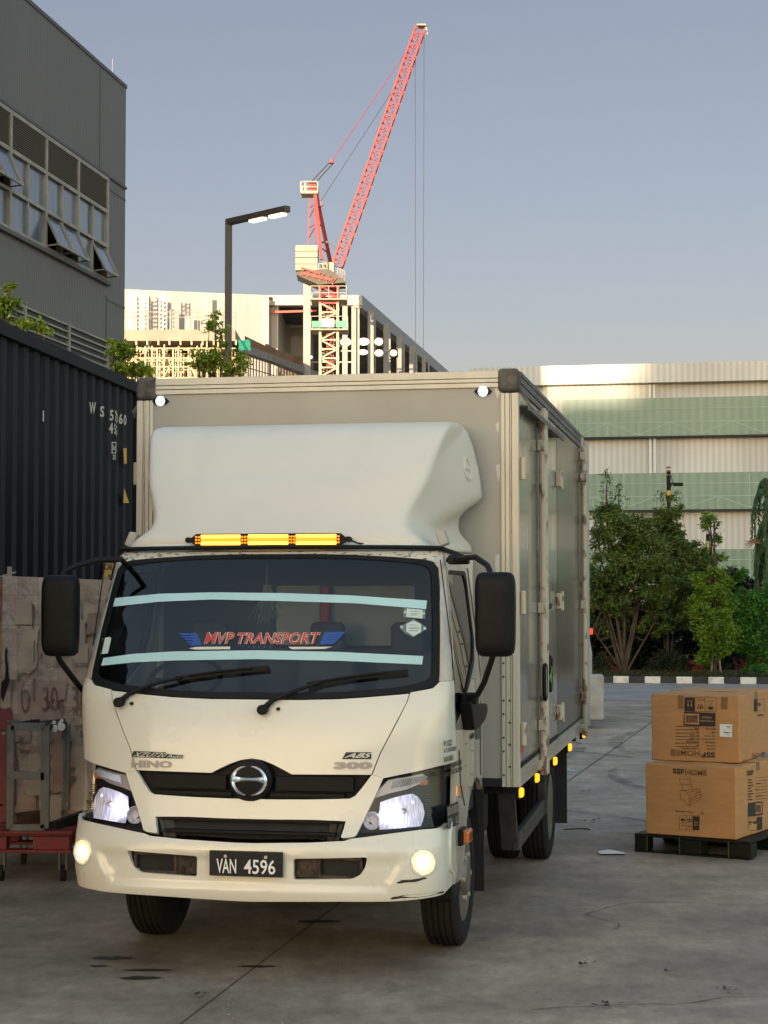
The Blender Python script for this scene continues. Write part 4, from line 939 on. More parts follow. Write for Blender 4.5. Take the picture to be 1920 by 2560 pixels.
# ---- cargo box
BX, V0, V1, Z0, Z1 = 1.19, 1.75, 6.38, .83, 3.31
box_ = empty('cargo_box', (0, 0, 0)); box_.parent = truck
MB().b2(-BX + .10, BX - .10, V0 + .012, V0 + .05, Z0 + .05, Z1 - .10).build('front_wall', M['boxwhite'], box_)
MB().b2(-BX + .02, BX - .02, V0 + .03, V1 - .03, Z1 - .04, Z1 - .005).build('roof_panel', mat('box_roof', (.35, .34, .32), .5), box_)
MB().b2(-BX + .02, BX - .02, V0 + .03, V1 - .03, Z0 + .01, Z0 + .08).build('floor_panel', M['dark'], box_)
def extr(prof):   # stepped aluminium profile across width list of (w0, w1, depth)
    return prof
for sg in (1, -1):
    mb = MB()
    for a, b, d in ((1.085, 1.108, -.002), (1.1105, 1.136, -.003), (1.1385, 1.147, -.001), (1.1495, 1.19, -.003)): mb.b2(sg * a, sg * b, V0 + d, V0 + .05, Z0, Z1 - .14)
    mb.b2(sg * 1.15, sg * 1.187, V0 + .02, V0 + .07, Z0, Z1 - .14)
    mb.build('corner_post', M['alu'], box_, bevel=.003)
    if sg > 0:
        mb = MB()
        for k in range(9): mb.lathe([(-.004, .001), (-.003, .007), (.001, .008)], (1.096, V0, .90 + .11 * k + (k % 2) * .03), 'y', 8)
        for k in range(4): mb.lathe([(-.012, .001), (-.010, .006), (.001, .007)], (1.133, V0, .95 + .13 * k), 'y', 8)
        mb.build('rivet', M['inkblack'], box_)
    cpm = MB().b2(sg * (BX - .125), sg * (BX + .006), V0 - .014, V0 + .12, Z1 - .135, Z1 + .008).build('corner_cap', M['cap'], box_, bevel=.028, seg=5)
mb = MB()
for a, b, d in ((Z1 - .105, Z1 - .077, -.001), (Z1 - .074, Z1 - .052, -.003), (Z1 - .049, Z1 - .005, -.003)): mb.b2(-BX + .12, BX - .12, V0 + d, V0 + .05, a, b)
mb.build('top_rail', M['alu'], box_, bevel=.003)
MB().b2(-BX + .1, BX - .1, V0, V0 + .05, Z0, Z0 + .05).build('bottom_rail', M['dark'], box_)
for sg in (1, -1):
    mb = MB()
    for a, b, d in ((Z1 - .11, Z1 - .07, -.004), (Z1 - .068, Z1 - .03, .002), (Z1 - .028, Z1, .006)): mb.b2(sg * (BX - .05), sg * (BX + d), V0 + .12, V1, a, b)
    mb.build('roof_side_rail', mat('roof_rail', (.14, .13, .12), .5, metal=.3, noise_amt=.5, nscale=5) if sg > 0 else bpy.data.materials['roof_rail'], box_, bevel=.002)
    MB().b2(sg * (BX - .05), sg * (BX + .004), V0 + .05, V1, Z0, Z0 + .105).build('skirt_rail', mat('skirt_rail', (.42, .37, .29), .35, coat=.4, noise_amt=.35, nscale=4, stretch=(1, .4, 3)) if sg > 0 else bpy.data.materials['skirt_rail'], box_, bevel=.003)
    mb = MB(); mb.b2(sg * BX, sg * (BX + .05), 1.85, 4.10, Z1 - .21, Z1 - .20); mb.bar((sg * BX, 1.85, Z1 - .12), (sg * (BX + .06), 1.85, Z1 - .205), .01, .02); mb.b2(sg * (BX + .045), sg * (BX + .055), 1.85, 4.10, Z1 - .235, Z1 - .20)
    mb.build('rain_rail', bpy.data.materials['roof_rail'], box_)
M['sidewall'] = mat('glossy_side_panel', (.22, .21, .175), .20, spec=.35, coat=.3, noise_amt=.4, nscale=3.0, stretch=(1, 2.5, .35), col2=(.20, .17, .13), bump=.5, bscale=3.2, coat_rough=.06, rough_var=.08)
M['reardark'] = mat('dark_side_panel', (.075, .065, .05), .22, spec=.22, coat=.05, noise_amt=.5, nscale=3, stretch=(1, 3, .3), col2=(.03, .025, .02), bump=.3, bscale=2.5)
M['seal'] = mat('door_seal', (.02, .018, .016), .7)
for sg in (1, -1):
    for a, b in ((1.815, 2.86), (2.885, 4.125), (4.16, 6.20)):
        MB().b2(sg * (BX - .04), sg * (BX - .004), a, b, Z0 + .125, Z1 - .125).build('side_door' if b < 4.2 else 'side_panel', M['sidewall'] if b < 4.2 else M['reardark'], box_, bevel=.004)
    MB().b2(sg * (BX - .045), sg * (BX - .012), V0 + .05, V1 - .02, Z0 + .1, Z1 - .1).build('side_frame', M['seal'], box_)
    MB().b2(sg * (BX - .03), sg * (BX + .012), 6.22, V1 + .01, Z0 - .02, Z1 - .02).build('rear_post', M['rust'], box_, bevel=.006)
    mb = MB(); mb.b2(sg * (BX - .03), sg * (BX + .002), 1.85, 4.1, Z0 + .108, Z0 + .118); mb.b2(sg * (BX - .03), sg * (BX + .002), 1.85, 4.1, Z0 + .128, Z0 + .138); mb.build('lower_seal', M['seal'], box_)
    for v, r, zz0, zz1 in ((2.83, .025, .80, 3.17), (2.945, .025, .80, 3.13), (6.13, .022, .80, 3.20)):
        lb_ = MB().tube([(sg * (BX + .03), v, zz0), (sg * (BX + .03), v, zz1)], r, 10).build('locking_bar', M['rust'], box_, smooth=True)
        for z in (.86, 1.12, 1.88, 2.94, 3.12):
            mb = MB(); mb.box((sg * (BX + .025), v, z), (.055, .075, .07)); mb.box((sg * (BX + .040), v, z), (.03, .05, .13)); mb.build('bar_keeper', M['rust'], lb_, bevel=.008)
    for z in (1.12, 1.92, 2.80):
        mb = MB(); mb.box((sg * (BX + .014), 4.10, z), (.035, .10, .11)); mb.box((sg * (BX + .014), 4.20, z), (.03, .07, .09)); mb.tube([(sg * (BX + .03), 4.145, z - .07), (sg * (BX + .03), 4.145, z + .07)], .016, 8)
        mb.build('hinge', M['rust'], box_, bevel=.006)
    for z in (1.14, 1.92, 2.72):
        mb = MB(); mb.tube([(sg * (BX + .02), 1.80, z - .07), (sg * (BX + .02), 1.80, z + .07)], .018, 8); mb.box((sg * (BX + .012), 1.83, z), (.02, .05, .12))
        mb.build('hinge', M['rust'], box_, bevel=.006)
    for v, z in ((2.80, 1.40), (3.12, 1.44)):
        P = roundp([(v - .05, z - .11), (v + .05, z - .11), (v + .05, z + .11), (v - .05, z + .11)], .045, 4)
        MB().tube([(sg * (BX + .045), a, b) for a, b in P + [P[0]]], .014, 8).build('door_pull', M['black'], box_, smooth=True)
    MB().b2(sg * (BX + .0), sg * (BX + .05), 3.0, 3.22, 1.87, 1.91).build('bar_lever', M['black'], box_, bevel=.006)
    MB().add([(sg * (BX - .0015), 1.84, 1.02), (sg * (BX - .0015), 1.98, 1.02), (sg * (BX - .0015), 1.98, 1.08), (sg * (BX - .0015), 1.84, 1.08)], [(0, 1, 2, 3)]).build('reflective_tape', M['redtape'], box_)
mb = MB(); rnd = random.Random(5); p = Vector((BX + .05, 2.95, 1.42))
for k in range(5): mb.tube([p, p + Vector((.01, .05 + rnd.uniform(0, .04), rnd.uniform(-.05, .03))), p + Vector((.01, .14, rnd.uniform(-.1, .08)))], .004, 5)
mb.build('green_cord', mat('green_cord', (.12, .25, .05), .6), box_)
MB().b2(-BX + .02, BX - .02, V1 - .03, V1 + .0, Z0, Z1 - .02).build('rear_doors', M['boxwhite'], box_)
MB().b2(BX - .02, BX + .03, V1 + .012, V1 + .30, Z0 + .02, Z1 - .05).build('folded_rear_door', M['boxwhite'], box_, bevel=.006)
for fk in [poly_geo([(1148, 835), (1158, 832), (1160, 850), (1154, 862), (1150, 848)]), poly_geo([(1150, 915), (1158, 912), (1159, 935), (1153, 930)]), poly_geo([(1151, 1005), (1160, 1000), (1160, 1030), (1156, 1042), (1153, 1022)]), poly_geo([(1150, 1200), (1159, 1196), (1160, 1240), (1154, 1252), (1149, 1228)]), poly_geo([(1080, 1000), (1084, 1001), (1083, 1012), (1080, 1010)])]:
    decal('paint_flake', [fk], lambda x, y: tax(1, V0 + .010, x - 80, y), M['pale_film'], box_)
# ---- lamps on the box
for x, y in ((348, 867), (1044, 846)):
    p = tax(1, V0 + .012, x, y); u = p.x
    h = MB().prism([(u - .055, p.z), (u - .03, p.z + .022), (u + .03, p.z + .022), (u + .055, p.z), (u + .03, p.z - .022), (u - .03, p.z - .022)], V0 - .006, V0 + .012, lambda a, b, c: (a, c, b)).build('marker_lamp', M['black'], box_, bevel=.004)
    MB().lathe([(-.02, .001), (-.016, .022), (.0, .032)], (u, V0 - .004, p.z), 'y', 20).build('lit_lens', M['cool_lit'], h, smooth=True)
for v in (1.79, 2.66, 3.84, 5.0, 6.32):
    for sg in (1, -1):
        h = MB().b2(sg * (BX - .03), sg * (BX - .005), v - .035, v + .035, Z0 - .075, Z0).build('side_marker', M['black'], box_, bevel=.004)
        MB().box((sg * (BX + .004), v, Z0 - .035), (.03, .07, .055)).build('lit_lens', M['amber_lit'], h, bevel=.012, seg=3)
# ================================================================= GREY FACTORY AT LEFT
LB = R_(10.0); ld, ln = Vector((math.sin(LB), math.cos(LB), 0)), Vector((math.cos(LB), -math.sin(LB), 0))
LP = Vector((-15.98, 0, 0))
Z1 = rg(0, 0, 2.37)
def lb_at(x, y):
    p = on_plane(*Z1(x, y), LP, ln) - LP; return p.dot(ld), p.z
fac = empty('grey_factory', LP, -LB); tag(fac, 'tall grey metal clad factory building with a window band, at the left edge', 'building')
m_clad = mat('grey_cladding', (.135, .118, .106), .6, noise_amt=.25, nscale=.8, stretch=(1, 1, .15), col2=(.10, .095, .09))
nt = m_clad.node_tree; tc = nt.nodes.new('ShaderNodeTexCoord'); wv_ = nt.nodes.new('ShaderNodeTexWave'); wv_.bands_direction = 'Y'; wv_.inputs['Scale'].default_value = 2.6; bp_n = nt.nodes.new('ShaderNodeBump'); bp_n.inputs['Strength'].default_value = .22; bp_n.inputs['Distance'].default_value = .03
nt.links.new(tc.outputs['Object'], wv_.inputs['Vector']); nt.links.new(wv_.outputs['Fac'], bp_n.inputs['Height']); nt.links.new(bp_n.outputs[0], nt.nodes['Principled BSDF'].inputs['Normal'])
m_frame = mat('window_frame_paint', (.33, .285, .22), .5, noise_amt=.3, nscale=2)
m_fglass = mat('pale_sky_glass', (.14, .165, .20), .22, coat=.6, noise_amt=.4, nscale=1.2, stretch=(1, 3, .4), bump=.05, bscale=2)  # pale sky reflection is put into the glass colour
aE = lb_at(747, 513)[0]; zT = lb_at(747, 513)[1]
a0 = lb_at(-60, 700)[0] - 18
zL1 = lb_at(630, 1050)[1]; zL0 = lb_at(620, 1250)[1]; zM = lb_at(620, 1455)[1]; zB = lb_at(625, 1665)[1]
aW = lb_at(632, 1200)[0]
mb = MB(); D_w = 22
mb.b2(-D_w, 0, a0, aE, zL1, zT); mb.b2(-D_w, 0, a0, aE, 0, zB); mb.b2(-D_w, 0, aW, aE, zB, zL1); mb.b2(-D_w, -.9, a0, aW, zB, zL1)
mb.build('cladding_wall', m_clad, fac)
mb = MB(); mb.b2(-D_w, .03, a0, aE + .02, zT - .06, zT + .04); mb.b2(.0, .05, a0, aE, zL1 + .02, zL1 + .09); mb.b2(0, .12, a0, aW + .1, zB - .12, zB - .02)
ap = lb_at(588, 900)[0]; mb.b2(0, .015, ap, ap + .05, zL1, zT); mb.b2(0, .015, aW + .1, aE, zL1 - .3, zL1 - .25); mb.b2(0, .015, aW + .1, aE, zB - .5, zB - .45)
ap2 = lb_at(628, 1800)[0]; mb.b2(0, .015, ap2, ap2 + .05, 6, zB - .4)
mb.build('trim', mat('dark_trim', (.085, .08, .075), .6), fac)
MB().tube([(-.3, aE - .3, zT), (-.3, aE - .3, zT + .7)], .006, 6).build('lightning_rod', M['silver'], fac)
mullL = [lb_at(x, y)[0] for x, y in ((48, 800), (258, 900), (447, 1000), (625, 1150))]
bay = (mullL[-1] - mullL[0]) / 3
mul = [aW - bay * k for k in range(0, 7)]
fr_ = MB()
for i, a in enumerate(mul): fr_.b2(-.12, .05, a - .06, a + .06, zB, zL1)
for i in range(6): a = mul[i] - bay / 2; fr_.b2(-.12, .03, a - .04, a + .04, zB, zL0)
for z, h in ((zL1 - .05, .10), (zL0, .09), (zM, .08), (zB + .04, .08)): fr_.b2(-.12, .045, mul[-1], aW, z - h / 2, z + h / 2)
fr_.build('window_frame', m_frame, fac)
for i in range(6):
    mb = MB(); n = 15
    mb.b2(-.16, -.14, mul[i + 1], mul[i], zL0, zL1 - .01) if False else None
    for k in range(n): z = zL0 + .06 + (zL1 - zL0 - .15) * k / n; mb.b2(-.03, .02, mul[i + 1] + .06, mul[i] - .06, z, z + .018)
    mb.b2(-.85, -.8, mul[i + 1], mul[i], zL0, zL1 - .01)
    mb.build('louvre', mat('louvre_slat', (.13, .10, .06), .5) if i == 0 else bpy.data.materials['louvre_slat'], fac, fix=False)
opened = {(0, 0, 0), (1, 1, 0), (1, 0, 0), (3, 0, 1), (3, 1, 1)}          # (bay, half, row) pushed out at the foot
for i in range(6):
    for h in (0, 1):
        for r in (0, 1):
            a1 = mul[i] - .06 - h * bay / 2; b1 = a1 - bay / 2 + .1; z0_, z1_ = (zB + .08, zM - .05) if r == 0 else (zM + .05, zL0 - .05)
            dx = .38 if (i, h, r) in opened else 0.0
            mb = MB(); mb.add([(-.04, b1, z1_), (-.04, a1, z1_), (-.04 + dx, a1, z0_ + dx * .1), (-.04 + dx, b1, z0_ + dx * .1)], [(0, 1, 2, 3)])
            pn = mb.build('window_pane', m_fglass, fac, fix=False)
            if dx:
                f2 = MB(); 
                for aa in (a1, b1): f2.bar((-.02, aa, z1_), (-.02 + dx, aa, z0_ + .04), .05, .05); f2.bar((-.02, aa, z0_), (-.02 + dx, aa, z0_ + .04), .03, .03)
                f2.bar((-.02 + dx, a1, z0_ + .03), (-.02 + dx, b1, z0_ + .03), .05, .05); f2.build('sash_frame', m_frame, pn)
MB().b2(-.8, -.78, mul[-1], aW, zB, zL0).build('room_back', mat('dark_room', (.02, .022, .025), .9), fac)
zl = lb_at(618, 2115)[1]; z2 = lb_at(600, 2060)[1]; al = lb_at(620, 2110)[0]
mb = MB(); mb.b2(-.02, .05, a0, al, zl - 1.2, z2 + .2); mb.build('lower_louvre_back', mat('louvre_dark', (.05, .05, .05), .7), fac)
mb = MB()
for k in range(8): mb.bar((.07, a0, z2 + .18 - k * .17), (.07, al, z2 + .18 - k * .17), .10, .04)
for k in range(6): mb.b2(.05, .13, al - k * 3.0 - .1, al - k * 3.0, zl - 1.2, z2 + .25)
mb.build('lower_louvre', m_frame, fac)

# ================================================================= DARK SHIPPING CONTAINER
CA = R_(7.0); cd_, cn = Vector((math.sin(CA), math.cos(CA), 0)), Vector((math.cos(CA), -math.sin(CA), 0)); CP = Vector((-4.71, 0, 0))
def ct(x, y):
    p = on_plane(x, y, CP, cn) - CP; return p.dot(cd_), p.z
aend = ct(291, 1000)[0] + .25; ztop = ct(240, 797)[1]; ztop = (ztop + ct(60, 722)[1]) / 2; zbot = ztop - 2.9
con = empty('shipping_container', CP, -CA); tag(con, 'dark navy corrugated shipping container with white numbers, behind the faded stack at the left', 'container')
m_con = mat('container_paint', (.0065, .0075, .010), .65, spec=.25, noise_amt=.5, nscale=4, stretch=(1, 1, .3), col2=(.010, .009, .009), bump=.05, bscale=20)
a_s = aend - 12.19 + .0
pit = .278; prof = []; a = aend - .22
while a > a_s + .3:
    prof += [(a, 0), (a - .07, 0), (a - .125, -.055), (a - .20, -.055), (a - .245, 0)] if False else [(a, 0), (a - .075, 0), (a - .115, -.05), (a - .19, -.05), (a - .235, 0)]
    a -= pit
prof = prof[::-1]
mb = MB(); n = len(prof); mb.add([(x - .03, y, zbot + .16) for y, x in prof] + [(x - .03, y, ztop - .11) for y, x in prof], [(i, i + 1, n + i + 1, n + i) for i in range(n - 1)])
mb.build('side_panel', m_con, con, fix=False)
mb = MB(); mb.b2(-2.40, -.02, a_s, aend, ztop - .06, ztop - .01); mb.b2(-2.44, -2.40, a_s, aend, zbot + .1, ztop - .05); mb.b2(-2.4, -.1, aend - .06, aend, zbot + .1, ztop - .05); mb.b2(-2.4, -.1, a_s, a_s + .05, zbot + .1, ztop - .05); mb.build('shell', m_con, con)
mb = MB(); mb.b2(-.06, .01, a_s, aend, ztop - .11, ztop); mb.b2(-.12, .01, a_s, aend, zbot, zbot + .16); mb.b2(-.12, .008, aend - .16, aend, zbot, ztop); mb.b2(-.12, .008, a_s, a_s + .16, zbot, ztop)
mb.build('frame_rail', m_con, con, bevel=.006)
mb = MB()
for yy in (a_s + .09, aend - .09):
    for zz in (zbot + .06, ztop - .055): mb.box((-.06, yy, zz), (.162, .182, .122))
mb.build('corner_casting', mat('casting_brown', (.035, .026, .02), .7), con, bevel=.008)
Z2 = rg(200, 980, 11.85)
cdec = []
# letters stand on the slanted faces that look towards the yard
sl_n = (cn * .075 + cd_ * -.09).normalized(); sl_n = (cn * .62 - cd_ * .78).normalized()
def letter(t, x, y, h, w=None):
    cx, cy = Z2(x, y); k = round((aend - .22 - ct(cx, cy)[0] - .095) / pit); ac = aend - .22 - k * pit - .095 + .0
    a_, z_ = ct(cx, cy); vs, fs = text_geo(t, off=.03)
    hh = h / 11.85 * (CP + cd_ * a_).y / FPX; ww = (w or h * .45) / 11.85 * (CP + cd_ * a_).y / FPX / .99
    pc = CP + cd_ * a_ + Vector((0, 0, z_)) + cn * .012
    dr = Vector((.985, .17, 0)).normalized()
    return [pc + dr * ((p - .5) * ww) + Vector((0, 0, (q - .5) * hh)) for p, q in vs], fs
mb = MB()
for t, x, y, h, w in (('W', 335, 470, 340, 190), ('S', 622, 580, 330, 120), ('5', 902, 690, 325, 110), ('7', 1025, 720, 330, 45), ('3', 1058, 770, 300, 40), ('6', 1172, 795, 315, 110), ('0', 1300, 830, 310, 85), ('4', 885, 1070, 325, 115), ('5', 1000, 1095, 320, 45), ('G', 1042, 1140, 300, 30), ('ic', 985, 1650, 160, 90), ('33', 980, 1930, 150, 90)):
    vs, fs = letter(t, x, y, h, w); mb.add([Matrix.Rotation(CA, 3, 'Z') @ (p - CP) for p in vs], fs)
def cq(pts, out=.013): return [Matrix.Rotation(CA, 3, 'Z') @ (CP + cd_ * ct(*Z2(x, y))[0] + Vector((0, 0, ct(*Z2(x, y))[1])) + cn * out - CP) for x, y in pts]
for x0, y0, x1, y1 in ((900, 1475, 925, 1800), (925, 1475, 1035, 1505), (890, 1790, 1030, 1815), (1015, 1500, 1035, 1800)): mb.add(cq([(x0, y0), (x1, y0 + 10), (x1, y1 + 10), (x0, y1)]), [(0, 1, 2, 3)])
Z3 = rg(0, 880, 2.592)
q = [ct(*Z3(x, y)) for x, y in ((268, 380), (276, 380), (276, 450), (268, 450))]; mb.add([(.012, a, z) for a, z in q], [(0, 1, 2, 3)])
mb.build('numbers', mat('container_letters', (.55, .48, .38), .6), con, fix=False)
mb = MB()
for pts in ([(790, 625), (812, 622), (812, 722), (795, 725)], [(795, 880), (828, 978), (790, 978)], [(664, 1368), (727, 1368), (700, 1495), (660, 1495)]):
    mb.add([(.014, *ct(*Z3(x, y))) for x, y in pts], [tuple(range(len(pts)))])
wl = mb.build('warning_label', mat('yellow_label', (.62, .30, .02), .5), con, fix=False)
mb = MB()
for t, q in (('CAUTION', quadmap((666, 1412), (800, 1412), (666, 1372))), ("9'6\"", quadmap((690, 1480), (750, 1480), (690, 1438)))):
    vs, fs = text_geo(t, off=.03); mb.add([(.018, *ct(*Z3(*q(a, b)))) for a, b in vs], fs)
mb.build('label_print', M['inkblack'], wl, fix=False)
mb = MB()
mb.b2(-2.2, -.2, a_s + .5, aend - .2, zbot - .25, zbot - .02)
for k in (1.0, 1.5, 9.5, 10.4, 11.3):
    for s in (-.35, -2.05): mb.lathe([(-.15, .2), (-.15, .5), (.15, .5), (.15, .2)], (s, a_s + k, .5), 'x', 24)
mb.build('trailer_chassis', M['dark'], con)

# ================================================================= FADED STACK, STEEL FRAME, RED PALLET
Z4 = rg(0, 1780, 5.265); Z5 = rg(0, 1400, 5.53)
CY = 13.0
def w4(x, y, Y=12.55): return at_depth(*Z4(x, y), Y)
def w5(x, y, Y=CY): return at_depth(*Z5(x, y), Y)
def sheet_mat():
    m = bpy.data.materials.new('faded_wrapping'); m.use_nodes = True; nt = m.node_tree; b = nt.nodes['Principled BSDF']; N = nt.nodes.new; Lk = nt.links.new
    tc = N('ShaderNodeTexCoord'); mp = N('ShaderNodeMapping'); mp.inputs['Rotation'].default_value = (R_(90), 0, 0); Lk(tc.outputs['Object'], mp.inputs[0])
    nd = N('ShaderNodeTexNoise'); nd.inputs['Scale'].default_value = 3.5; nd.inputs['Detail'].default_value = 5; Lk(mp.outputs[0], nd.inputs['Vector'])
    mxv = N('ShaderNodeMix'); mxv.data_type = 'VECTOR'; mxv.inputs[0].default_value = .03; Lk(mp.outputs[0], mxv.inputs[4]); Lk(nd.outputs['Color'], mxv.inputs[5])
    br = N('ShaderNodeTexBrick'); br.inputs['Color1'].default_value = (.55, .435, .33, 1); br.inputs['Color2'].default_value = (.46, .355, .275, 1); br.inputs['Mortar'].default_value = (.36, .27, .20, 1)
    br.inputs['Scale'].default_value = 1.0; br.inputs['Brick Width'].default_value = .142; br.inputs['Row Height'].default_value = .21; br.inputs['Mortar Size'].default_value = .0035; br.inputs['Mortar Smooth'].default_value = .8; br.offset = .0
    Lk(mxv.outputs[1], br.inputs['Vector'])
    def ov(prev, col, scale, lo, hi, st=(1, 1, 1), det=6):
        m2 = N('ShaderNodeMapping'); m2.inputs['Scale'].default_value = st; Lk(tc.outputs['Object'], m2.inputs[0])
        n = N('ShaderNodeTexNoise'); n.inputs['Scale'].default_value = scale; n.inputs['Detail'].default_value = det; n.inputs['Roughness'].default_value = .65; Lk(m2.outputs[0], n.inputs['Vector'])
        r = N('ShaderNodeMapRange'); r.inputs[1].default_value = lo; r.inputs[2].default_value = hi; Lk(n.outputs['Fac'], r.inputs[0])
        x = N('ShaderNodeMix'); x.data_type = 'RGBA'; Lk(r.outputs[0], x.inputs[0]); Lk(prev, x.inputs[6]); x.inputs[7].default_value = (*col, 1); return x.outputs[2]
    c = ov(br.outputs['Color'], (.24, .14, .11), 2.2, .52, .70, (1, 1, .7))
    c = ov(c, (.16, .13, .07), 3.0, .55, .66, (2, 1, .8)); c = ov(c, (.035, .022, .015), 9, .62, .68, (3, 1, .9)); c = ov(c, (.36, .31, .23), 7, .60, .70, (2.5, 1, .6)); c = ov(c, (.02, .014, .01), 26, .66, .70, (.5, 1, 2))
    c = ov(c, (.26, .06, .06), 1.1, .62, .70, (2.2, 1, .6))
    Lk(c, b.inputs['Base Color']); b.inputs['Roughness'].default_value = .7
    n = N('ShaderNodeTexNoise'); n.inputs['Scale'].default_value = 9; n.inputs['Detail'].default_value = 8; n.inputs['Distortion'].default_value = .6; Lk(tc.outputs['Object'], n.inputs['Vector'])
    bp = N('ShaderNodeBump'); bp.inputs['Strength'].default_value = .7; bp.inputs['Distance'].default_value = .04; Lk(n.outputs['Fac'], bp.inputs['Height']); Lk(bp.outputs[0], b.inputs['Normal'])
    return m
tlp, trp = w5(0, 205), w5(1270, 300); zb_ = .30
stack = empty('wrapped_stack', (tlp.x, CY, 0)); tag(stack, 'tall stack wrapped in torn faded cardboard with red stains, at the left edge', 'stack')
w_ = 1.35; zt_ = (tlp.z + trp.z) / 2
mb = MB(); NX, NZ = 60, 80; rnd = random.Random(11)
def rum(x, z): return .018 * noise.noise(Vector((x * 3, z * 2.2, 1.3))) + .012 * noise.noise(Vector((x * 9, z * 6, 4))) + .006 * noise.noise(Vector((x * 26, z * 16, 9)))
mb.grid(lambda a, b: (.015 + a * w_, rum(a * w_, b * 2) - (.03 * max(0, .25 - b) if a < .1 else 0), zb_ + b * (zt_ + .018 - .055 * a - zb_)), NX, NZ)
mb.b2(.02, w_ + .01, .03, 1.0, zb_, zt_ - .05)
mb.build('wrapping', sheet_mat(), stack, fix=False, smooth=True)
mb = MB(); mb.grid(lambda a, b: (.0 + a * .02, -.03 + rum(3 + a, b * 2), zb_ + b * (zt_ - zb_)), 3, 60); mb.build('edge_board', mat('painted_sunlit_edge', (.50, .27, .13), .8, noise_amt=.6, nscale=6, col2=(.22, .03, .03), stretch=(1, 1, .6)), stack, fix=False)  # warm light on the edge is put into this strip's colour
mb = MB()
for x, y, h in ((130, 205, 115), (1130, 285, 105) if False else (1450, 290, 60)):
    p = w5(x, y) - Vector((tlp.x, CY, 0)); mb.bar((p.x, .02, p.z - .05), (p.x - .004, .02, p.z + h / 5.53 * CY / FPX), .018, .03)
mb.bar((.0, .015, zt_ + .012), (.11, .02, zt_ + .045), .012, .012)
mb.build('wood_batten', mat('pale_batten', (.40, .33, .24), .8), stack)
rnd = random.Random(19); tints = [mat('sheet_tan', (.52, .43, .31), .8, noise_amt=.5, nscale=6, col2=(.30, .20, .15)), mat('sheet_grey', (.44, .38, .29), .8, noise_amt=.5, nscale=5, col2=(.26, .20, .15)), mat('sheet_pink', (.42, .30, .23), .8, noise_amt=.6, nscale=5, col2=(.22, .10, .08)), mat('sheet_dark', (.34, .27, .19), .8, noise_amt=.6, nscale=6, col2=(.09, .06, .04)), mat('sheet_red', (.26, .05, .05), .7, noise_amt=.6, nscale=5, col2=(.12, .04, .03))]
for ti, tm in enumerate(tints):
    mb = MB()
    for k in range((20, 16, 16, 4, 0)[ti]):
        w, h = rnd.uniform(.09, .17), rnd.uniform(.10, .34); x = rnd.uniform(.01, w_ - w); z = rnd.uniform(zb_, zt_ - h - .03)
        if ti == 2: z = zb_ + (z - zb_) * .6
        d = -.030 - rnd.uniform(0, .014); n_ = 6; t_ = rnd.uniform(-.02, .02); pts = []
        for (ax, az, bx, bz) in ((0, 0, 1, 0), (1, 0, 1, 1), (1, 1, 0, 1), (0, 1, 0, 0)):
            for j in range(n_): q = j / n_; pts.append((x + w * (ax + (bx - ax) * q) + rnd.gauss(0, .0045) + t_ * az, z + h * (az + (bz - az) * q) + rnd.gauss(0, .005)))
        MB().add([(a, d, b) for a, b in pts], [tuple(range(len(pts)))]).build('cardboard_sheet', tm, stack, fix=False)
    if ti == 4:
        for (x0_, z0_, w, h) in ((.0, .45, .14, .55), (.0, 1.0, .12, .18), (.02, .33, .10, .14)): MB().add([(x0_ + w * a + rnd.gauss(0, .006), -.05, z0_ + h * b + rnd.gauss(0, .01)) for a, b in ((0, 0), (.5, .02), (1, 0), (.95, .3), (1, .6), (.8, 1), (.4, .9), (0, 1))], [tuple(range(8))]).build('cardboard_sheet', tm, stack, fix=False)
# torn slit and blackened tears
mb = MB()
for pts in ([(92, 1230), (118, 1230), (120, 1330), (130, 1440), (150, 1680), (120, 1760), (95, 1850), (60, 1960), (30, 1840), (40, 1680), (85, 1640), (100, 1500), (90, 1370)],):
    mb.add([Vector((w5(x, y).x - tlp.x, -.052, w5(x, y).z)) for x, y in pts], [tuple(range(len(pts)))])
mb.build('torn_slit', mat('slit_dark', (.01, .009, .008), .9), stack, fix=False)
mb = MB()
for t, q in (('30', quadmap((600, 2090), (820, 2090), (600, 1750))), ('0', quadmap((310, 2110), (430, 2110), (310, 1780))), ('30', quadmap((1010, 2080), (1230, 2080), (1010, 1740)))):
    vs, fs = text_geo(t, off=.0); mb.add([Vector((w5(*q(a, b)).x - tlp.x, -.050, w5(*q(a, b)).z)) for a, b in vs], fs)
mb.build('faded_number', mat('faded_red_ink', (.20, .07, .06), .8, noise_amt=.8, nscale=14, col2=(.25, .18, .13)), stack, fix=False)
mb = MB()
for t, q in (('52-1304', quadmap((650, 1490), (890, 1490), (650, 1425))), ('32-2200', quadmap((1040, 1480), (1230, 1480), (1040, 1415)))):
    vs, fs = text_geo(t); mb.add([Vector((w5(*q(a, b)).x - tlp.x, -.050, w5(*q(a, b)).z)) for a, b in vs], fs)
mb.build('small_print', mat('faded_ink', (.07, .06, .05), .8), stack, fix=False)
mb = MB(); rnd = random.Random(9)               # torn flaps and hanging straps
for k in range(46):
    x, z = rnd.uniform(.03, w_ - .1), rnd.uniform(zb_ + .1, zt_ - .1); w, h = rnd.uniform(.02, .12), rnd.uniform(.01, .05)
    if rnd.random() < .4: w, h = h * .6, w * 1.6
    d = rnd.uniform(.006, .02); mb.add([(x, -.046, z), (x + w, -.048, z + rnd.uniform(-.01, .01)), (x + w * .8, -.05 - d, z - h), (x + w * .2, -.05 - d * .6, z - h * rnd.uniform(.6, 1.3))], [(0, 1, 2, 3)])
mb.build('torn_flap', mat('torn_paper', (.26, .20, .14), .9, noise_amt=.7, nscale=5, col2=(.06, .04, .03)), stack, fix=False)
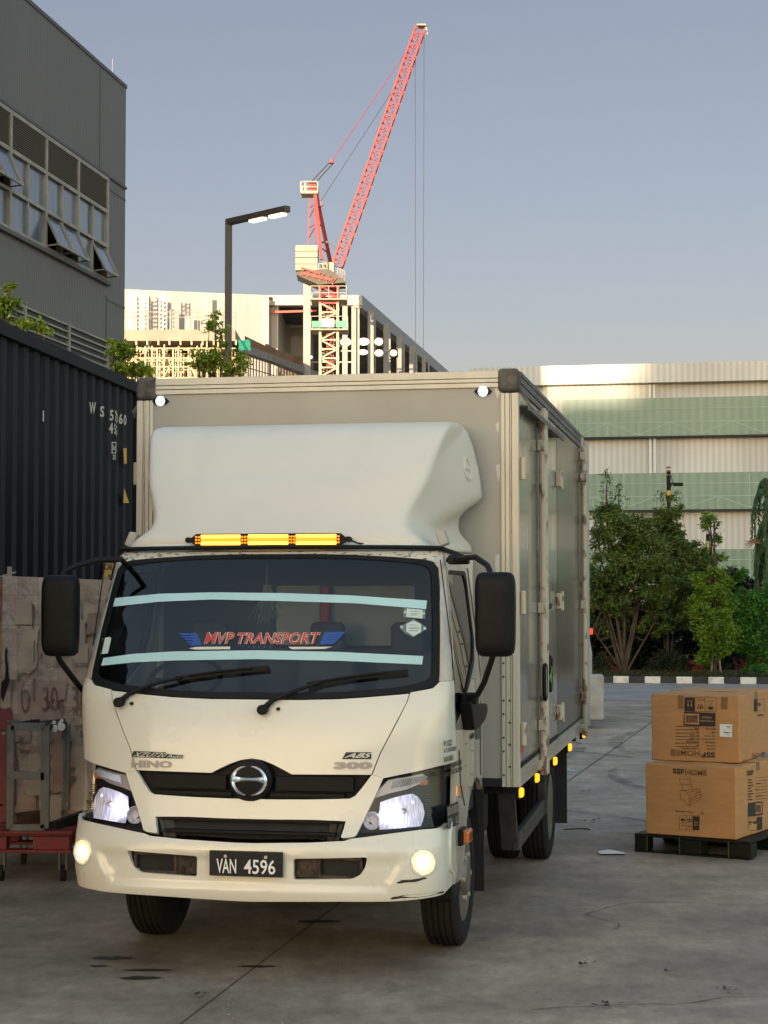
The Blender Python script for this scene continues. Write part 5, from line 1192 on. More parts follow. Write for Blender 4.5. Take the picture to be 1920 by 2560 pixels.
# red pallet
m_red = mat('red_pallet_paint', (.24, .025, .02), .55, noise_amt=.5, nscale=10, col2=(.09, .02, .015))
PY = 12.4
pl_ = lambda x, y: at_depth(*Z4(x, y), PY)
ptop = pl_(500, 1590).z + .01; pbt = pl_(500, 1860).z; x1_ = pl_(955, 1600).x; xl = pl_(-200, 1600).x
pal = empty('red_pallet', ((xl + x1_) / 2, PY, pbt)); tag(pal, 'worn red pallet on a castor under the steel frame', 'pallet')
w = (x1_ - xl) / 2; H_ = ptop - pbt
mb = MB(); 
for k in range(5): mb.b2(-w, w, .0 + k * .2, .14 + k * .2, H_ - .02, H_)
mb.b2(-w + .01, w - .01, .02, .10, H_ - .035, H_ - .022); mb.build('deck_board', m_red, pal, bevel=.003)
mb = MB()
for k in range(3): mb.b2(-w, w - .01, .0 + k * .42, .11 + k * .42, 0, .022)
mb.build('base_board', m_red, pal, bevel=.003)
for bx in (w - .15, -w + .33, -w + .02):
    for by in (.0, .42, .80): MB().b2(bx, bx + .13, by, by + .11, .024, H_ - .036).build('block', m_red, pal, bevel=.004)
for cx in (w - .075, -w + .1):
    for cy in (.08, .85):
        c = MB().b2(cx - .028, cx - .02, cy - .03, cy + .03, -.10, -.002); c.b2(cx + .02, cx + .028, cy - .03, cy + .03, -.10, -.002); c = c.build('castor', M['steel'], pal)
        MB().lathe([(-.012, .02), (-.015, .045), (.015, .045), (.012, .02)], (cx, cy, -.165 + .045 + 0), 'x', 20).build('wheel', M['rubber'], c, smooth=True)
zg = pbt                                        # pallet height above ground is carried by castors
for o in pal.children:
    if o.name.startswith('castor'): o.scale = (1, 1, (zg) / .165)
# steel frame
m_sf = mat('galvanised_frame', (.19, .19, .17), .5, metal=.4, noise_amt=.5, nscale=9, col2=(.07, .075, .06))
sf = empty('steel_frame', pl_(400, 1550)); tag(sf, 'grey angle steel frame with two small white wheels, standing on the red pallet', 'frame')
o0 = sf.location.copy()
def s4(x, y, Y=PY + .04): return at_depth(*Z4(x, y), Y) - o0
def memb(name, a, b, w=.035):
    MB().bar(a, b, w, .03, up=(0, 1, 0)).build(name, m_sf, sf, bevel=.002)
YF, YB = PY + .05, PY + .42
tlf, trf, blf, brf = s4(148, 190, YF), s4(600, 200, YF), s4(135, 1530, YF), s4(590, 1530, YF)
k = s4(30, 0, YF).x - s4(0, 0, YF).x
memb('upright', blf, tlf + Vector((0, 0, .01)), .05); memb('upright', brf, trf + Vector((0, 0, .01)), .06)
memb('crossbar', tlf, trf, .055); memb('crossbar', s4(150, 830, YF), s4(590, 845, YF), .055); memb('crossbar', blf, brf, .055)
off = Vector((.10, YB - YF, .0)); tb = s4(855, 160, YB)
MB().bar(s4(858, 115, YB), s4(850, 1250, YB), .02, .02).bar(s4(905, 170, YB), s4(890, 1240, YB), .03, .02).build('upright', m_sf, sf)
MB().bar(trf, tb, .03, .03).bar(tlf + Vector((.02, .02, .01)), s4(500, 120, YB), .03, .03).bar(s4(480, 150, YB), s4(860, 112, YB), .03, .03).build('top_angle', mat('dark_angle', (.05, .045, .04), .6), sf)
for x, y in ((712, 215), (812, 195)):
    p = s4(x, y, YF + .12); c = MB().lathe([(-.012, .01), (-.014, .026), (.014, .026), (.012, .01)], p, 'y', 20); c.lathe([(-.02, .012), (-.005, .012)], p, 'y', 12); c.bar(p + Vector((-.025, .02, .01)), p + Vector((0, .03, .05)), .02, .02); c.build('small_wheel', M['white'], sf, smooth=True)
wd = mat('old_timber', (.13, .065, .03), .85, noise_amt=.5, nscale=7, stretch=(.4, 1, 3))
pk = empty('timber_plank', at_depth(*Z4(220, 1400), PY + .5)); tag(pk, 'weathered brown timber plank lying across the red pallet', 'plank')
o1 = pk.location.copy(); MB().bar(at_depth(*Z4(200, 1400), PY + .45) - o1, at_depth(*Z4(1150, 1285), PY + .75) - o1, .03, .075).build('board', wd, pk, bevel=.003)
pk2 = MB().bar(at_depth(*Z4(690, 1520), PY + .12), at_depth(*Z4(1120, 1360), PY + .5), .05, .075).build('timber_beam', mat('black_timber', (.03, .022, .016), .9, noise_amt=.4, nscale=9), bevel=.004)
tag(pk2, 'blackened short timber beam on the corner of the red pallet beside the truck', 'beam')

# ================================================================= CARDBOARD BOXES ON A BLACK PALLET
def face_frame(p0, p1): d = (p1 - p0); L = d.length; return d.normalized(), L
def carton(name, bl, br, zb, zt, depth, label, sag=0.0):
    P0 = on_ground(*bl, zb); P1 = on_ground(*br, zb); d, L = face_frame(P0, P1); ang = math.atan2(d.y, d.x)
    e = empty(name, P0, ang); tag(e, label, 'carton', group='cardboard cartons stacked on the black pallet')
    H = zt - zb; mb = MB(); rnd = random.Random(len(label))
    def wob(x, y, z): return (x + .006 * noise.noise(Vector((z * 5, y * 3, 2))), y + .010 * noise.noise(Vector((x * 4, z * 4, 7))), z + (.010 * noise.noise(Vector((x * 5, y * 5, zb * 3))) if z > H * .9 else 0))
    n = 14
    mb.grid(lambda a, b: wob(a * L, 0, b * H), n, n); mb.grid(lambda a, b: wob(L, a * depth, b * H), n, n); mb.grid(lambda a, b: wob(0, depth - a * depth, b * H), n, n); mb.grid(lambda a, b: wob(L - a * L, depth, b * H), n, n); mb.grid(lambda a, b: wob(a * L, b * depth, H), n, n); mb.grid(lambda a, b: wob(a * L, depth - b * depth, 0), n, n)
    o = mb.build('carton_walls', M['cardboard'], e)
    bm = bmesh.new(); bm.from_mesh(o.data); bmesh.ops.remove_doubles(bm, verts=bm.verts, dist=.0008); bmesh.ops.recalc_face_normals(bm, faces=bm.faces); bm.to_mesh(o.data); bm.free(); smooth_by_angle(o.data, 40)
    b = o.modifiers.new('b', 'BEVEL'); b.width = .006; b.segments = 2; b.limit_method = 'ANGLE'; b.angle_limit = R_(50)
    MB().b2(-.002, L + .002, depth * .46, depth * .54, H - .06, H + .002).build('tape_strip', M['tape'], e)
    nrm = Vector((math.sin(ang), -math.cos(ang), 0)); n2 = Vector((math.cos(ang), math.sin(ang), 0))
    Rm = Matrix.Rotation(-ang, 3, 'Z')
    fn = lambda off: (lambda x, y: Rm @ (on_plane(x, y, P0 + nrm * (off + .006), nrm) - P0))
    fs = lambda off: (lambda x, y: Rm @ (on_plane(x, y, P1 + n2 * (off + .004), n2) - P0))
    return e, fn, fs
Y_ = rg(1560, 1680, 4.425)
pz = .142
lo, fnL, fsL = carton('cardboard_carton', Y_(245, 1785), Y_(1242, 1858), pz, .675, .98, 'cardboard carton printed with an armchair, standing directly on the black pallet')
up_, fnU, fsU = carton('cardboard_carton', Y_(310, 972), Y_(1278, 1010), .680, 1.193, 1.15, 'cardboard carton with upside down print and white label, on top of the armchair carton')
ink, ink2 = M['inkblack'], mat('faint_ink', (.12, .055, .025), .8)
yq = lambda f: (lambda x, y: f(*Y_(x, y)))
def outl(x0, y0, x1, y1, t=3): return [rect_item(x0, y0, x1, y0 + t), rect_item(x0, y1 - t, x1, y1), rect_item(x0, y0, x0 + t, y1), rect_item(x1 - t, y0, x1, y1)]
def line_(a, b, t=5):
    d = Vector((b[0] - a[0], b[1] - a[1])); n = Vector((-d.y, d.x)).normalized() * t / 2; return poly_geo([(a[0] + n.x, a[1] + n.y), (b[0] + n.x, b[1] + n.y), (b[0] - n.x, b[1] - n.y), (a[0] - n.x, a[1] - n.y)])
def umb_(x, y, s, f=1): return [poly_geo([(x - s, y), (x - s * .7, y - f * s * .7), (x, y - f * s), (x + s * .7, y - f * s * .7), (x + s, y)]), rect_item(x - 2, min(y, y + f * s), x + 2, max(y, y + f * s)), rect_item(x - 2, y + f * s - 2, x + 12, y + f * s + 3)]
def hands(x, y, s, f=1): return [poly_geo([(x - s * .4, y - f * s * .2), (x, y - f * s * .9), (x + s * .4, y - f * s * .2), (x, y + f * s * .1)]), line_((x - s * .8, y - f * s * .5), (x - s * .6, y + f * s * .4), 8), line_((x - s * .6, y + f * s * .4), (x - s * .2, y + f * s * .9), 9), line_((x + s * .8, y - f * s * .5), (x + s * .6, y + f * s * .4), 8), line_((x + s * .6, y + f * s * .4), (x + s * .2, y + f * s * .9), 9)]
def arrows(x, y, s, f=1): 
    q = []
    for dx in (-s * .45, s * .45): q += [rect_item(x + dx - 3, min(y - f * s * .4, y + f * s * .7), x + dx + 3, max(y - f * s * .4, y + f * s * .7)), poly_geo([(x + dx - s * .32, y - f * s * .3), (x + dx, y - f * s * .9), (x + dx + s * .32, y - f * s * .3)])]
    return q + [rect_item(x - s * .9, y + f * s * .78 - 2, x + s * .9, y + f * s * .78 + 2)]
# lower carton
it = [txt_item('SSF', quadmap((540, 1122), (668, 1134), (540, 1065), (668, 1076)), off=.025)] + outl(612, 1590, 834, 1748) + [rect_item(686, 1592, 690, 1744), poly_geo([(760, 1594), (834, 1602), (834, 1750), (760, 1744)])] + umb_(650, 1645, 26) + hands(724, 1640, 26) + [rect_item(632, 1698, 672, 1704), rect_item(702, 1704, 748, 1710)]
decal('carton_print', it, yq(fnL(.002)), ink, lo)
decal('reversed_print', arrows(797, 1675, 26), yq(fnL(.004)), M['cardboard'], lo)
decal('outline_lettering', [txt_item('HOME', quadmap((680, 1136), (916, 1146), (680, 1078), (916, 1088)), off=.02)], yq(fnL(.002)), ink, lo)
decal('outline_fill', [txt_item('HOME', quadmap((685, 1132), (911, 1141), (685, 1083), (911, 1092)), off=-.022)], yq(fnL(.003)), M['cardboard'], lo)
ch_ = [(612, 1188), (735, 1183), (750, 1300), (655, 1312), (612, 1188)]
segs = [(ch_[i], ch_[i + 1]) for i in range(4)] + [((628, 1242), (740, 1240)), ((618, 1310), (632, 1395)), ((618, 1310), (660, 1310)), ((660, 1310), (705, 1340)), ((705, 1340), (722, 1390)), ((722, 1390), (718, 1482)), ((632, 1395), (718, 1482)), ((750, 1295), (830, 1295)), ((830, 1295), (852, 1330)), ((852, 1330), (850, 1405)), ((850, 1405), (735, 1475)), ((718, 1482), (738, 1472)), ((738, 1472), (738, 1370)), ((735, 1365), (850, 1325)), ((738, 1400), (850, 1350)), ((738, 1420), (850, 1385)), ((705, 1340), (790, 1310)), ((790, 1310), (830, 1345))]
decal('armchair_drawing', [line_(a, b, 4) for a, b in segs], yq(fnL(.002)), ink2, lo)
decal('carton_caption', [txt_item('Port Klang Cross', quadmap((572, 1553), (765, 1564), (572, 1527), (765, 1538)), off=.02), txt_item('132', quadmap((845, 1575), (880, 1577), (845, 1550)), off=.02)], yq(fnL(.002)), ink, lo)
it = [txt_item('SSF', quadmap((1362, 1148), (1435, 1135), (1362, 1092), (1435, 1082)), off=.025)]
for k in range(8): it += [line_((1455, 1172 + 34 * k), (1590, 1158 + 34 * k), 4), line_((1372, 1196 + 31 * k), (1410 + 12 * (k % 3), 1190 + 31 * k), 12)] + [line_((1465, 1200 + 34 * k), (1490 + 20 * (k % 3), 1197 + 34 * k), 8)] * (k % 2)
it += [poly_geo([(1375, 1450), (1535, 1432), (1535, 1580), (1375, 1600)])] + [poly_geo([(1480, 1605), (1530, 1600), (1530, 1740), (1480, 1750)])] + outl(1378, 1615, 1480, 1755) + umb_(1402, 1668, 20) + hands(1450, 1660, 20)
decal('side_print', it, yq(fsL(.002)), ink, lo)
decal('barcode', [poly_geo([(1455, 1455), (1525, 1447), (1525, 1560), (1455, 1570)])], yq(fsL(.004)), M['cardboard'], lo)
decal('barcode_lines', [line_((1465 + 8 * k, 1468), (1465 + 8 * k, 1552), 4) for k in range(7)], yq(fsL(.006)), ink, lo)
# upper carton (print upside down)
it = [txt_item('SSF', quadmap((1008, 888), (858, 888), (1008, 946), (858, 946)), off=.025)] + outl(672, 280, 1022, 438) + [poly_geo([(672, 280), (785, 284), (785, 434), (668, 428)]), rect_item(892, 285, 895, 436)]
it += [poly_geo([(666, 440), (1014, 456), (1010, 602), (660, 590)])] + hands(845, 385, 34, -1) + umb_(958, 385, 34, -1)
it += [txt_item('Handle Carefully', quadmap((885, 300), (810, 298), (885, 318)), off=.02), txt_item('Keep Dry', quadmap((992, 318), (925, 316), (992, 330)), off=.02)]
rows = ['Item No.', 'Quantity', 'Dimension', 'Gross Weight', 'Net Weight', 'CBM', 'Batch No.']; vals = ['F-SUMMER-RED(202)', '1PC', 'W77*D78*H52CM', '30    KGS', '27    KGS', '0.3', 'SHEET']
for k in range(7):
    y = 850 - 37 * k; it += [rect_item(566, y - 30, 834, y - 25), txt_item(rows[k], quadmap((1012, y - 4), (1012 - 13 * len(rows[k]), y - 6), (1012, y + 14)), off=.02), txt_item(vals[k], quadmap((832, y - 12), (832 - 11 * len(vals[k]), y - 14), (832, y + 6)), off=.02)]
decal('carton_print', it, yq(fnU(.002)), ink, up_)
decal('reversed_print', arrows(727, 350, 40, -1) + [poly_geo([(672, 458), (832, 464), (830, 582), (670, 576)]), txt_item('WORLDWIDE', quadmap((992, 535), (842, 528), (990, 555)), off=.02), txt_item('POCKETS', quadmap((968, 492), (862, 488), (968, 516)), off=.02)], yq(fnU(.004)), M['cardboard'], up_)
decal('barcode_lines', [line_((688 + 8.5 * k, 478), (686 + 8.5 * k, 562), 3 + (k * 7 % 3) * 1.6) for k in range(16)], yq(fnU(.006)), ink, up_)
decal('outline_lettering', [txt_item('HOME', quadmap((842, 870), (572, 866), (842, 928), (572, 924)), off=.02)], yq(fnU(.002)), ink, up_)
decal('outline_fill', [txt_item('HOME', quadmap((837, 875), (577, 871), (837, 922), (577, 919)), off=-.022)], yq(fnU(.003)), M['cardboard'], up_)
st = decal('white_label', [poly_geo([(1057, 574), (1197, 582), (1195, 724), (1058, 716)])], yq(fnU(.004)), M['white'], up_)
decal('label_print', [line_((1130, 603), (1182, 605), 6), line_((1145, 618), (1182, 620), 6), line_((1100, 668), (1182, 674), 8), line_((1115, 650), (1165, 712), 4)], yq(fnU(.005)), ink, st)
decal('tape_strip', [poly_geo([(1075, 275), (1150, 280), (1140, 415), (1072, 405)]), poly_geo([(515, 850), (570, 855), (565, 930), (515, 925)]), poly_geo([(600, 255), (660, 258), (655, 410), (600, 400)])], yq(fnU(.001)), M['tape'], up_)
decal('side_print', [poly_geo([(1445, 298), (1475, 296), (1475, 435), (1445, 437)]), txt_item('SSF', quadmap((1566, 885), (1518, 888), (1566, 938), (1518, 945)), off=.025), txt_item('HOME', quadmap((1510, 892), (1420, 896), (1510, 940), (1420, 945)), off=-.01)] + outl(1478, 300, 1560, 432) + hands(1495, 360, 22, -1) + [line_((1480, 478), (1545, 474), 14)], yq(fsU(.002)), ink, up_)
# black plastic pallet
Pp0, Pp1 = on_ground(*Y_(115, 1985)), on_ground(*Y_(1390, 2085)); dpl, Lp = face_frame(Pp0, Pp1); angp = math.atan2(dpl.y, dpl.x)
bpal = empty('plastic_pallet', Pp0, angp); tag(bpal, 'black plastic pallet on the concrete under the two cartons', 'pallet')
m_bp = mat('black_green_plastic', (.005, .008, .005), .5, spec=.2, bump=.1, bscale=60)
Dp = 1.3; hp = pz - .003
mb = MB(); mb.b2(0, Lp, 0, Dp, hp - .022, hp)
mb.build('deck', m_bp, bpal, bevel=.004)
mb = MB(); mb.b2(0, Lp, 0, .10, 0, .012); mb.b2(0, Lp, Dp - .1, Dp, 0, .012); mb.b2(0, Lp, Dp / 2 - .05, Dp / 2 + .05, 0, .012); mb.build('base_runner', m_bp, bpal)
for x in (0, Lp / 2 - .09, Lp - .16):
    for y in (0, Dp / 2 - .08, Dp - .16): MB().b2(x, x + (.10 if x == 0 else .17), y, y + .14, .013, hp - .023).build('block', m_bp, bpal, bevel=.006)
mb = MB()
for x in (.102, Lp / 2 - .095, Lp - .165): mb.b2(x, x + .005, -.004, .002, .01, hp - .01)
mb.build('mould_edge', mat('pallet_edge', (.07, .08, .04), .5), bpal)
# ================================================================= PALE WAREHOUSE AT RIGHT
WY = 75.0; WP = Vector((0, WY, 0)); 
wh = empty('pale_warehouse', WP, -YAW); tag(wh, 'long pale ribbed metal warehouse with green translucent bands, behind the trees at right', 'building')
def wa(x, y): p = on_plane(x, y, WP, TD) - WP; return p.dot(TR), p.z
def ribbed(name, col, scale, rough=.5, col2=None, amt=.2, **k):
    m = mat(name, col, rough, noise_amt=amt, nscale=.5, stretch=(1, 1, .3), col2=col2, **k); nt = m.node_tree; b = nt.nodes['Principled BSDF']
    tc = nt.nodes.new('ShaderNodeTexCoord'); w = nt.nodes.new('ShaderNodeTexWave'); w.bands_direction = 'X'; w.inputs['Scale'].default_value = scale
    nt.links.new(tc.outputs['Object'], w.inputs['Vector']); mx = nt.nodes.new('ShaderNodeMix'); mx.data_type = 'RGBA'; mx.blend_type = 'MULTIPLY'; mx.inputs[0].default_value = 1
    r = nt.nodes.new('ShaderNodeMapRange'); r.inputs[3].default_value = .80; r.inputs[4].default_value = 1.0; nt.links.new(w.outputs['Fac'], r.inputs[0])  # rib shading painted as darker stripes in the colour
    src = b.inputs['Base Color'].links[0].from_socket; nt.links.new(src, mx.inputs[6]); nt.links.new(r.outputs[0], mx.inputs[7]); nt.links.new(mx.outputs[2], b.inputs['Base Color'])
    return m
m_wh = ribbed('warehouse_cladding', (.66, .63, .56), 1.3); m_fas = ribbed('warehouse_fascia', (.68, .64, .56), 1.3); m_grn = ribbed('green_translucent', (.20, .30, .22), .9, .35, (.15, .24, .18), .5)
zs_ = [wa(1400, y)[1] for y in (786, 827, 830, 860, 942, 945, 1022, 1101, 1104, 1187, 1264)]
uL, uR = wa(1130, 800)[0] - 2, wa(1659, 800)[0] + 45
MB().b2(uL, uR, .35, 40, 0, zs_[0] - .1).build('cladding_wall', m_wh, wh)
MB().b2(uL - .2, uR, -.1, 40.3, zs_[1], zs_[0]).build('roof_fascia', m_fas, wh)
m_tr = mat('truss_pale', (.30, .40, .31), .6)
for i, (a, b) in enumerate(((3, 4), (6, 7), (9, 10))):
    x0 = wa(1215, 900)[0] if i == 0 else uL + .5
    bd = MB().b2(x0, uR, 0, .34, zs_[b], zs_[a]).build('translucent_band', m_grn, wh)
    mb = MB(); H = zs_[a] - zs_[b]; n = int((uR - x0) / 1.25)
    zc_ = zs_[b] + H * .36
    mb.b2(x0 + .6, uR, -.012, -.002, zc_ - .02, zc_ + .02); mb.b2(x0 + .6, uR, -.012, -.002, zs_[b] + H * .70, zs_[b] + H * .72)
    for k in range(n):
        xa = x0 + .6 + k * 1.25; mb.b2(xa - .02, xa + .02, -.012, -.002, zs_[b] + .05, zc_ if k % 4 else zs_[a] - .05)
        if k % 2: mb.bar((xa, -.007, zc_), (xa + 1.25, -.007, zs_[b] + .06), .035, .008, up=(0, 1, 0))
        else: mb.bar((xa, -.007, zs_[b] + .06), (xa + 1.25, -.007, zc_), .035, .008, up=(0, 1, 0))
    mb.build('truss_frame', m_tr, bd)
    MB().b2(x0, uR, .0, .34, zs_[b] - .07, zs_[b] - .005).build('shadow_gap', mat('gap_dark', (.03, .028, .025), .8) if i == 0 else bpy.data.materials['gap_dark'], wh)
for (ya, yb) in ((2, 3), (5, 6)):
    for x in (1404, 1413): u = wa(x, 900)[0]; MB().tube([(u, .22, zs_[yb]), (u, .22, zs_[ya])], .055, 8).build('downpipe', M['white'], wh)

# ================================================================= UNFINISHED BUILDING, SCAFFOLD, CRANE
CYd = 165.0
Zc = rg(280, 420, 1.975); Z8 = rg(280, 700, 3.318)
def cw(x, y, Y=CYd, r=Zc): return at_depth(*r(x, y), Y)
m_conc = mat('sunlit_cladding', (.36, .34, .31), .6, noise_amt=.9, nscale=.35, stretch=(1, 1, .06), col2=(.22, .225, .24)); m_col = mat('pale_column', (.27, .26, .24), .6, noise_amt=.15, nscale=.3)
m_dk = mat('interior_dark', (.09, .085, .08), .9, noise_amt=.5, nscale=.3); m_rf = mat('roof_fascia_grey', (.20, .20, .20), .5)
ub = empty('unfinished_building', (cw(780, 800).x, CYd, 0)); tag(ub, 'large unfinished industrial building with pale cladding and open columns, far behind the truck', 'building')
oB = ub.location.copy(); L_ = lambda p: p - oB
pL, pM, pR = cw(20, 612, CYd - 4), cw(775, 628), cw(1235, 636)
zt = pM.z
mb = MB(); wl_, wr_ = L_(pL), L_(pM); mb.prism([(wl_.x - 6, wl_.y - 1), (wr_.x, wr_.y), (wr_.x, wr_.y + 3), (wl_.x - 6, wl_.y + 2)], 10, zt); mb.build('cladding_wall', m_conc, ub)
x0, x1 = wr_.x, L_(pR).x
sl_d = ld                                       # side runs back parallel to the yard
mb = MB(); zf = cw(800, 678).z; mb.b2(x0, x1, -.1, 1, zf, zt); mb.build('front_beam', m_conc, ub)
p1 = Vector((x1, 0, zt)); Ls = 75
mb = MB(); A, Bq = p1, p1 + sl_d * Ls; h = zt - cw(1235, 690).z
mb.prism([(A.x, A.y), (Bq.x, Bq.y), (Bq.x - .8, Bq.y), (A.x - .8, A.y)], zt - h, zt); mb.build('side_fascia', m_rf, ub)
mb = MB(); mb.prism([(x0 - 14, 1), (x1 - .3, 1), (x1 - .3 + sl_d.x * Ls, sl_d.y * Ls), (x0 - 14 + sl_d.x * Ls, sl_d.y * Ls)], zt - .6, zt - .2); mb.build('roof_slab', m_dk, ub)
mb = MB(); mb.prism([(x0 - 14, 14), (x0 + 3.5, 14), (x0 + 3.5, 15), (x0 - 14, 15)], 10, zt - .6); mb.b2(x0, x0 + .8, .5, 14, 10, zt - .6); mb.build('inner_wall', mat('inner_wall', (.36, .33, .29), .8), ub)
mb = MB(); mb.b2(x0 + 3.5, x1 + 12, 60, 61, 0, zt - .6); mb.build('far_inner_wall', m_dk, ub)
for x0_, w in ((1137, 26), (1182, 24), (1212, 10)):
    a = L_(cw(x0_, 650)); MB().b2(a.x, a.x + w * CYd / FPX / 1.975, .2, 1.2, 8, zt - .3).build('column', m_col, ub)
for k, (x, w) in enumerate(((1262, 30), (1294, 9), (1340, 27), (1366, 10), (1405, 30), (1437, 9), (1468, 28), (1500, 8), (1530, 20), (1560, 8))):
    # columns along the side: find distance where the side line meets this picture column
    d = ray(*Zc(x, 800)); t = ((p1.x + oB.x) * sl_d.y - (oB.y) * sl_d.x) / (d.x * sl_d.y - d.y * sl_d.x); P = EYE + d * t
    ww = w / 1.975 * P.y / FPX; q = L_(P); MB().b2(q.x, q.x + ww, q.y + .2, q.y + 1.2, 8, zt - h * .8).build('column', m_col, ub)
fcl = cw(945, 570, CYd - 3); MB().b2(L_(fcl).x, L_(cw(980, 570, CYd - 3)).x, -3, -2, 8, fcl.z).build('column', m_col, ub)
MB().bar(L_(cw(783, 712)), L_(cw(1010, 705)), .18).build('red_pipe', mat('red_steel', (.50, .05, .03), .5), ub)
MB().b2(L_(cw(775, 650)).x, L_(cw(790, 650)).x, -.4, -.1, cw(0, 655).z, cw(0, 640).z).build('wall_lamp', M['black'], ub)
mb = MB()
for (x, y, w, hh) in ((878, 778, 60, 5), (880, 860, 60, 20), (878, 920, 70, 6), (985, 955, 200, 6), (1130, 900, 260, 6)):
    a, b = L_(cw(x, y, CYd + 10)), L_(cw(x + w, y + hh, CYd + 10)); mb.b2(a.x, b.x, 10, 10.4, min(a.z, b.z), max(a.z, b.z))
for k in range(16): a = L_(cw(885 + k * 5, 850, CYd + 10)); mb.b2(a.x, a.x + .12, 9.8, 10, a.z - 1.6, a.z + .3)
mb.build('inner_floor_edge', mat('floor_edge', (.40, .38, .34), .8), ub)
# cladding strips, openings and ladders on the sunlit wall
mb = MB()
for (x, y0, y1, w) in ((113, 620, 800, 22), (170, 630, 800, 20), (215, 640, 800, 24), (285, 700, 800, 22), (362, 730, 800, 24), (455, 630, 790, 18), (735, 640, 860, 12), (752, 640, 870, 22)):
    Yp = CYd - 1.3 - 4 * (775 - x) / 755
    a, b = L_(at_depth(*Zc(x, y0), Yp)), L_(at_depth(*Zc(x + w, y1), Yp)); mb.b2(a.x, b.x, Yp - CYd, Yp - CYd + .1, min(a.z, b.z), max(a.z, b.z))
mb.build('wall_opening', mat('opening_grey', (.28, .277, .285), .7), ub)
for x0_ in (85, 140, 235):
    Yp = CYd - 6.2; mb = MB(); a, b = L_(at_depth(*Zc(x0_, 612), Yp)), L_(at_depth(*Zc(x0_ + 34, 800), Yp))
    for xx in (a.x, (a.x + b.x) / 2, b.x): mb.b2(xx - .05, xx + .05, -6.2, -6.1, b.z, a.z)
    n = 9
    for k in range(n): z = b.z + (a.z - b.z) * k / n; z2_ = b.z + (a.z - b.z) * (k + 1) / n; mb.bar((a.x, -6.15, z), (b.x, -6.15, z), .07); mb.bar((a.x, -6.15, z), (b.x, -6.15, z2_), .06)
    mb.build('scaffold_tower', mat('scaffold_tube_grey', (.31, .295, .265), .5, metal=.3) if x0_ == 85 else bpy.data.materials['scaffold_tube_grey'], ub)
# lit flood lamps inside
for (x, y, w, hh) in ((1127, 860, 55, 36), (1215, 858, 55, 36), (1297, 858, 40, 34), (1215, 910, 48, 26), (1298, 914, 40, 30), (1375, 914, 32, 30), (975, 935, 14, 14)):
    a, b = L_(cw(x, y - hh / 2, CYd + 3)), L_(cw(x + w, y + hh / 2, CYd + 3)); e = MB(); e.b2(a.x - .1, b.x + .1, 3.0, 3.3, b.z - .1, a.z + .1); e = e.build('flood_lamp', M['black'], ub)
    cx_, cz_, rx_, rz_ = (a.x + b.x) / 2, (a.z + b.z) / 2, (b.x - a.x) / 2, (a.z - b.z) / 2
    MB().prism([(cx_ + rx_ * math.cos(2 * math.pi * k / 24), cz_ + rz_ * math.sin(2 * math.pi * k / 24)) for k in range(24)], 2.85, 2.98, lambda p, q, r: (p, r, q)).build('lit_lens', M['warm_lit'] if w > 20 else M['cool_lit'], e)
# raised slab and scaffold in front
SY = 135.0
sc_o = at_depth(*Zc(400, 900), SY); scf = empty('scaffold', (sc_o.x, SY, 0)); tag(scf, 'dense pale tube scaffold holding up a concrete deck edge, left of the lamp post', 'scaffold')
sL = lambda x, y, Y=SY: at_depth(*Zc(x, y), Y) - Vector((sc_o.x, SY, 0))
m_tube = mat('scaffold_tube', (.30, .24, .15), .5, metal=.2); m_deck = mat('deck_edge', (.27, .22, .17), .7, noise_amt=.3, nscale=.5)
zd0, zd1 = sL(300, 855).z, sL(300, 800).z; xa, xb = sL(-10, 850).x - 3, sL(610, 850).x
mb = MB(); mb.b2(xa, xb, -.2, 9, zd0, zd1); mb.build('deck', m_deck, scf)
mb = MB(); rnd = random.Random(21); x = xa; xs_ = []
while x < xb: xs_.append(x); x += rnd.uniform(.38, .85)
for row in (0, 1.6, 3.4):
    for i, x in enumerate(xs_):
        mb.bar((x, row, 6), (x, row, zd0 + rnd.uniform(-.6, 0)), .11)
        if i and rnd.random() < .75:
            z = zd0 - .4 - rnd.random() * 6.5; s = rnd.choice((-1, 1)); mb.bar((xs_[i - 1], row, z), (x, row, z + s * 1.2), .08)
    for k in range(9): z = zd0 - .3 - k * .75 - rnd.uniform(0, .3); mb.bar((xa, row, z), (xb, row, z), .08)
for k in range(16): x = xa + (xb - xa) * k / 15; mb.b2(x, x + .12, -.5, .2, zd0 - .35, zd0 + .02)
mb.build('tubes', m_tube, scf)
mb = MB(); zr = zd1 + 1.0
for k in range(14): x = xa + (xb - xa) * k / 13; mb.bar((x, .2, zd1), (x, .2, zr + .4), .06)
MB().b2(xa, xb, 5.5, 5.7, 0, zd0).build('brown_backdrop', mat('brown_backdrop', (.16, .09, .04), .9, noise_amt=.7, nscale=.6, col2=(.06, .04, .025)), scf); mb.bar((xa, .2, zr), (xb, .2, zr), .05); mb.bar((xa, .2, zr + .4), (xb, .2, zr + .4), .05); mb.build('guard_rail', m_deck, scf)  # added brown backdrop wall, darkens the view behind the tubes
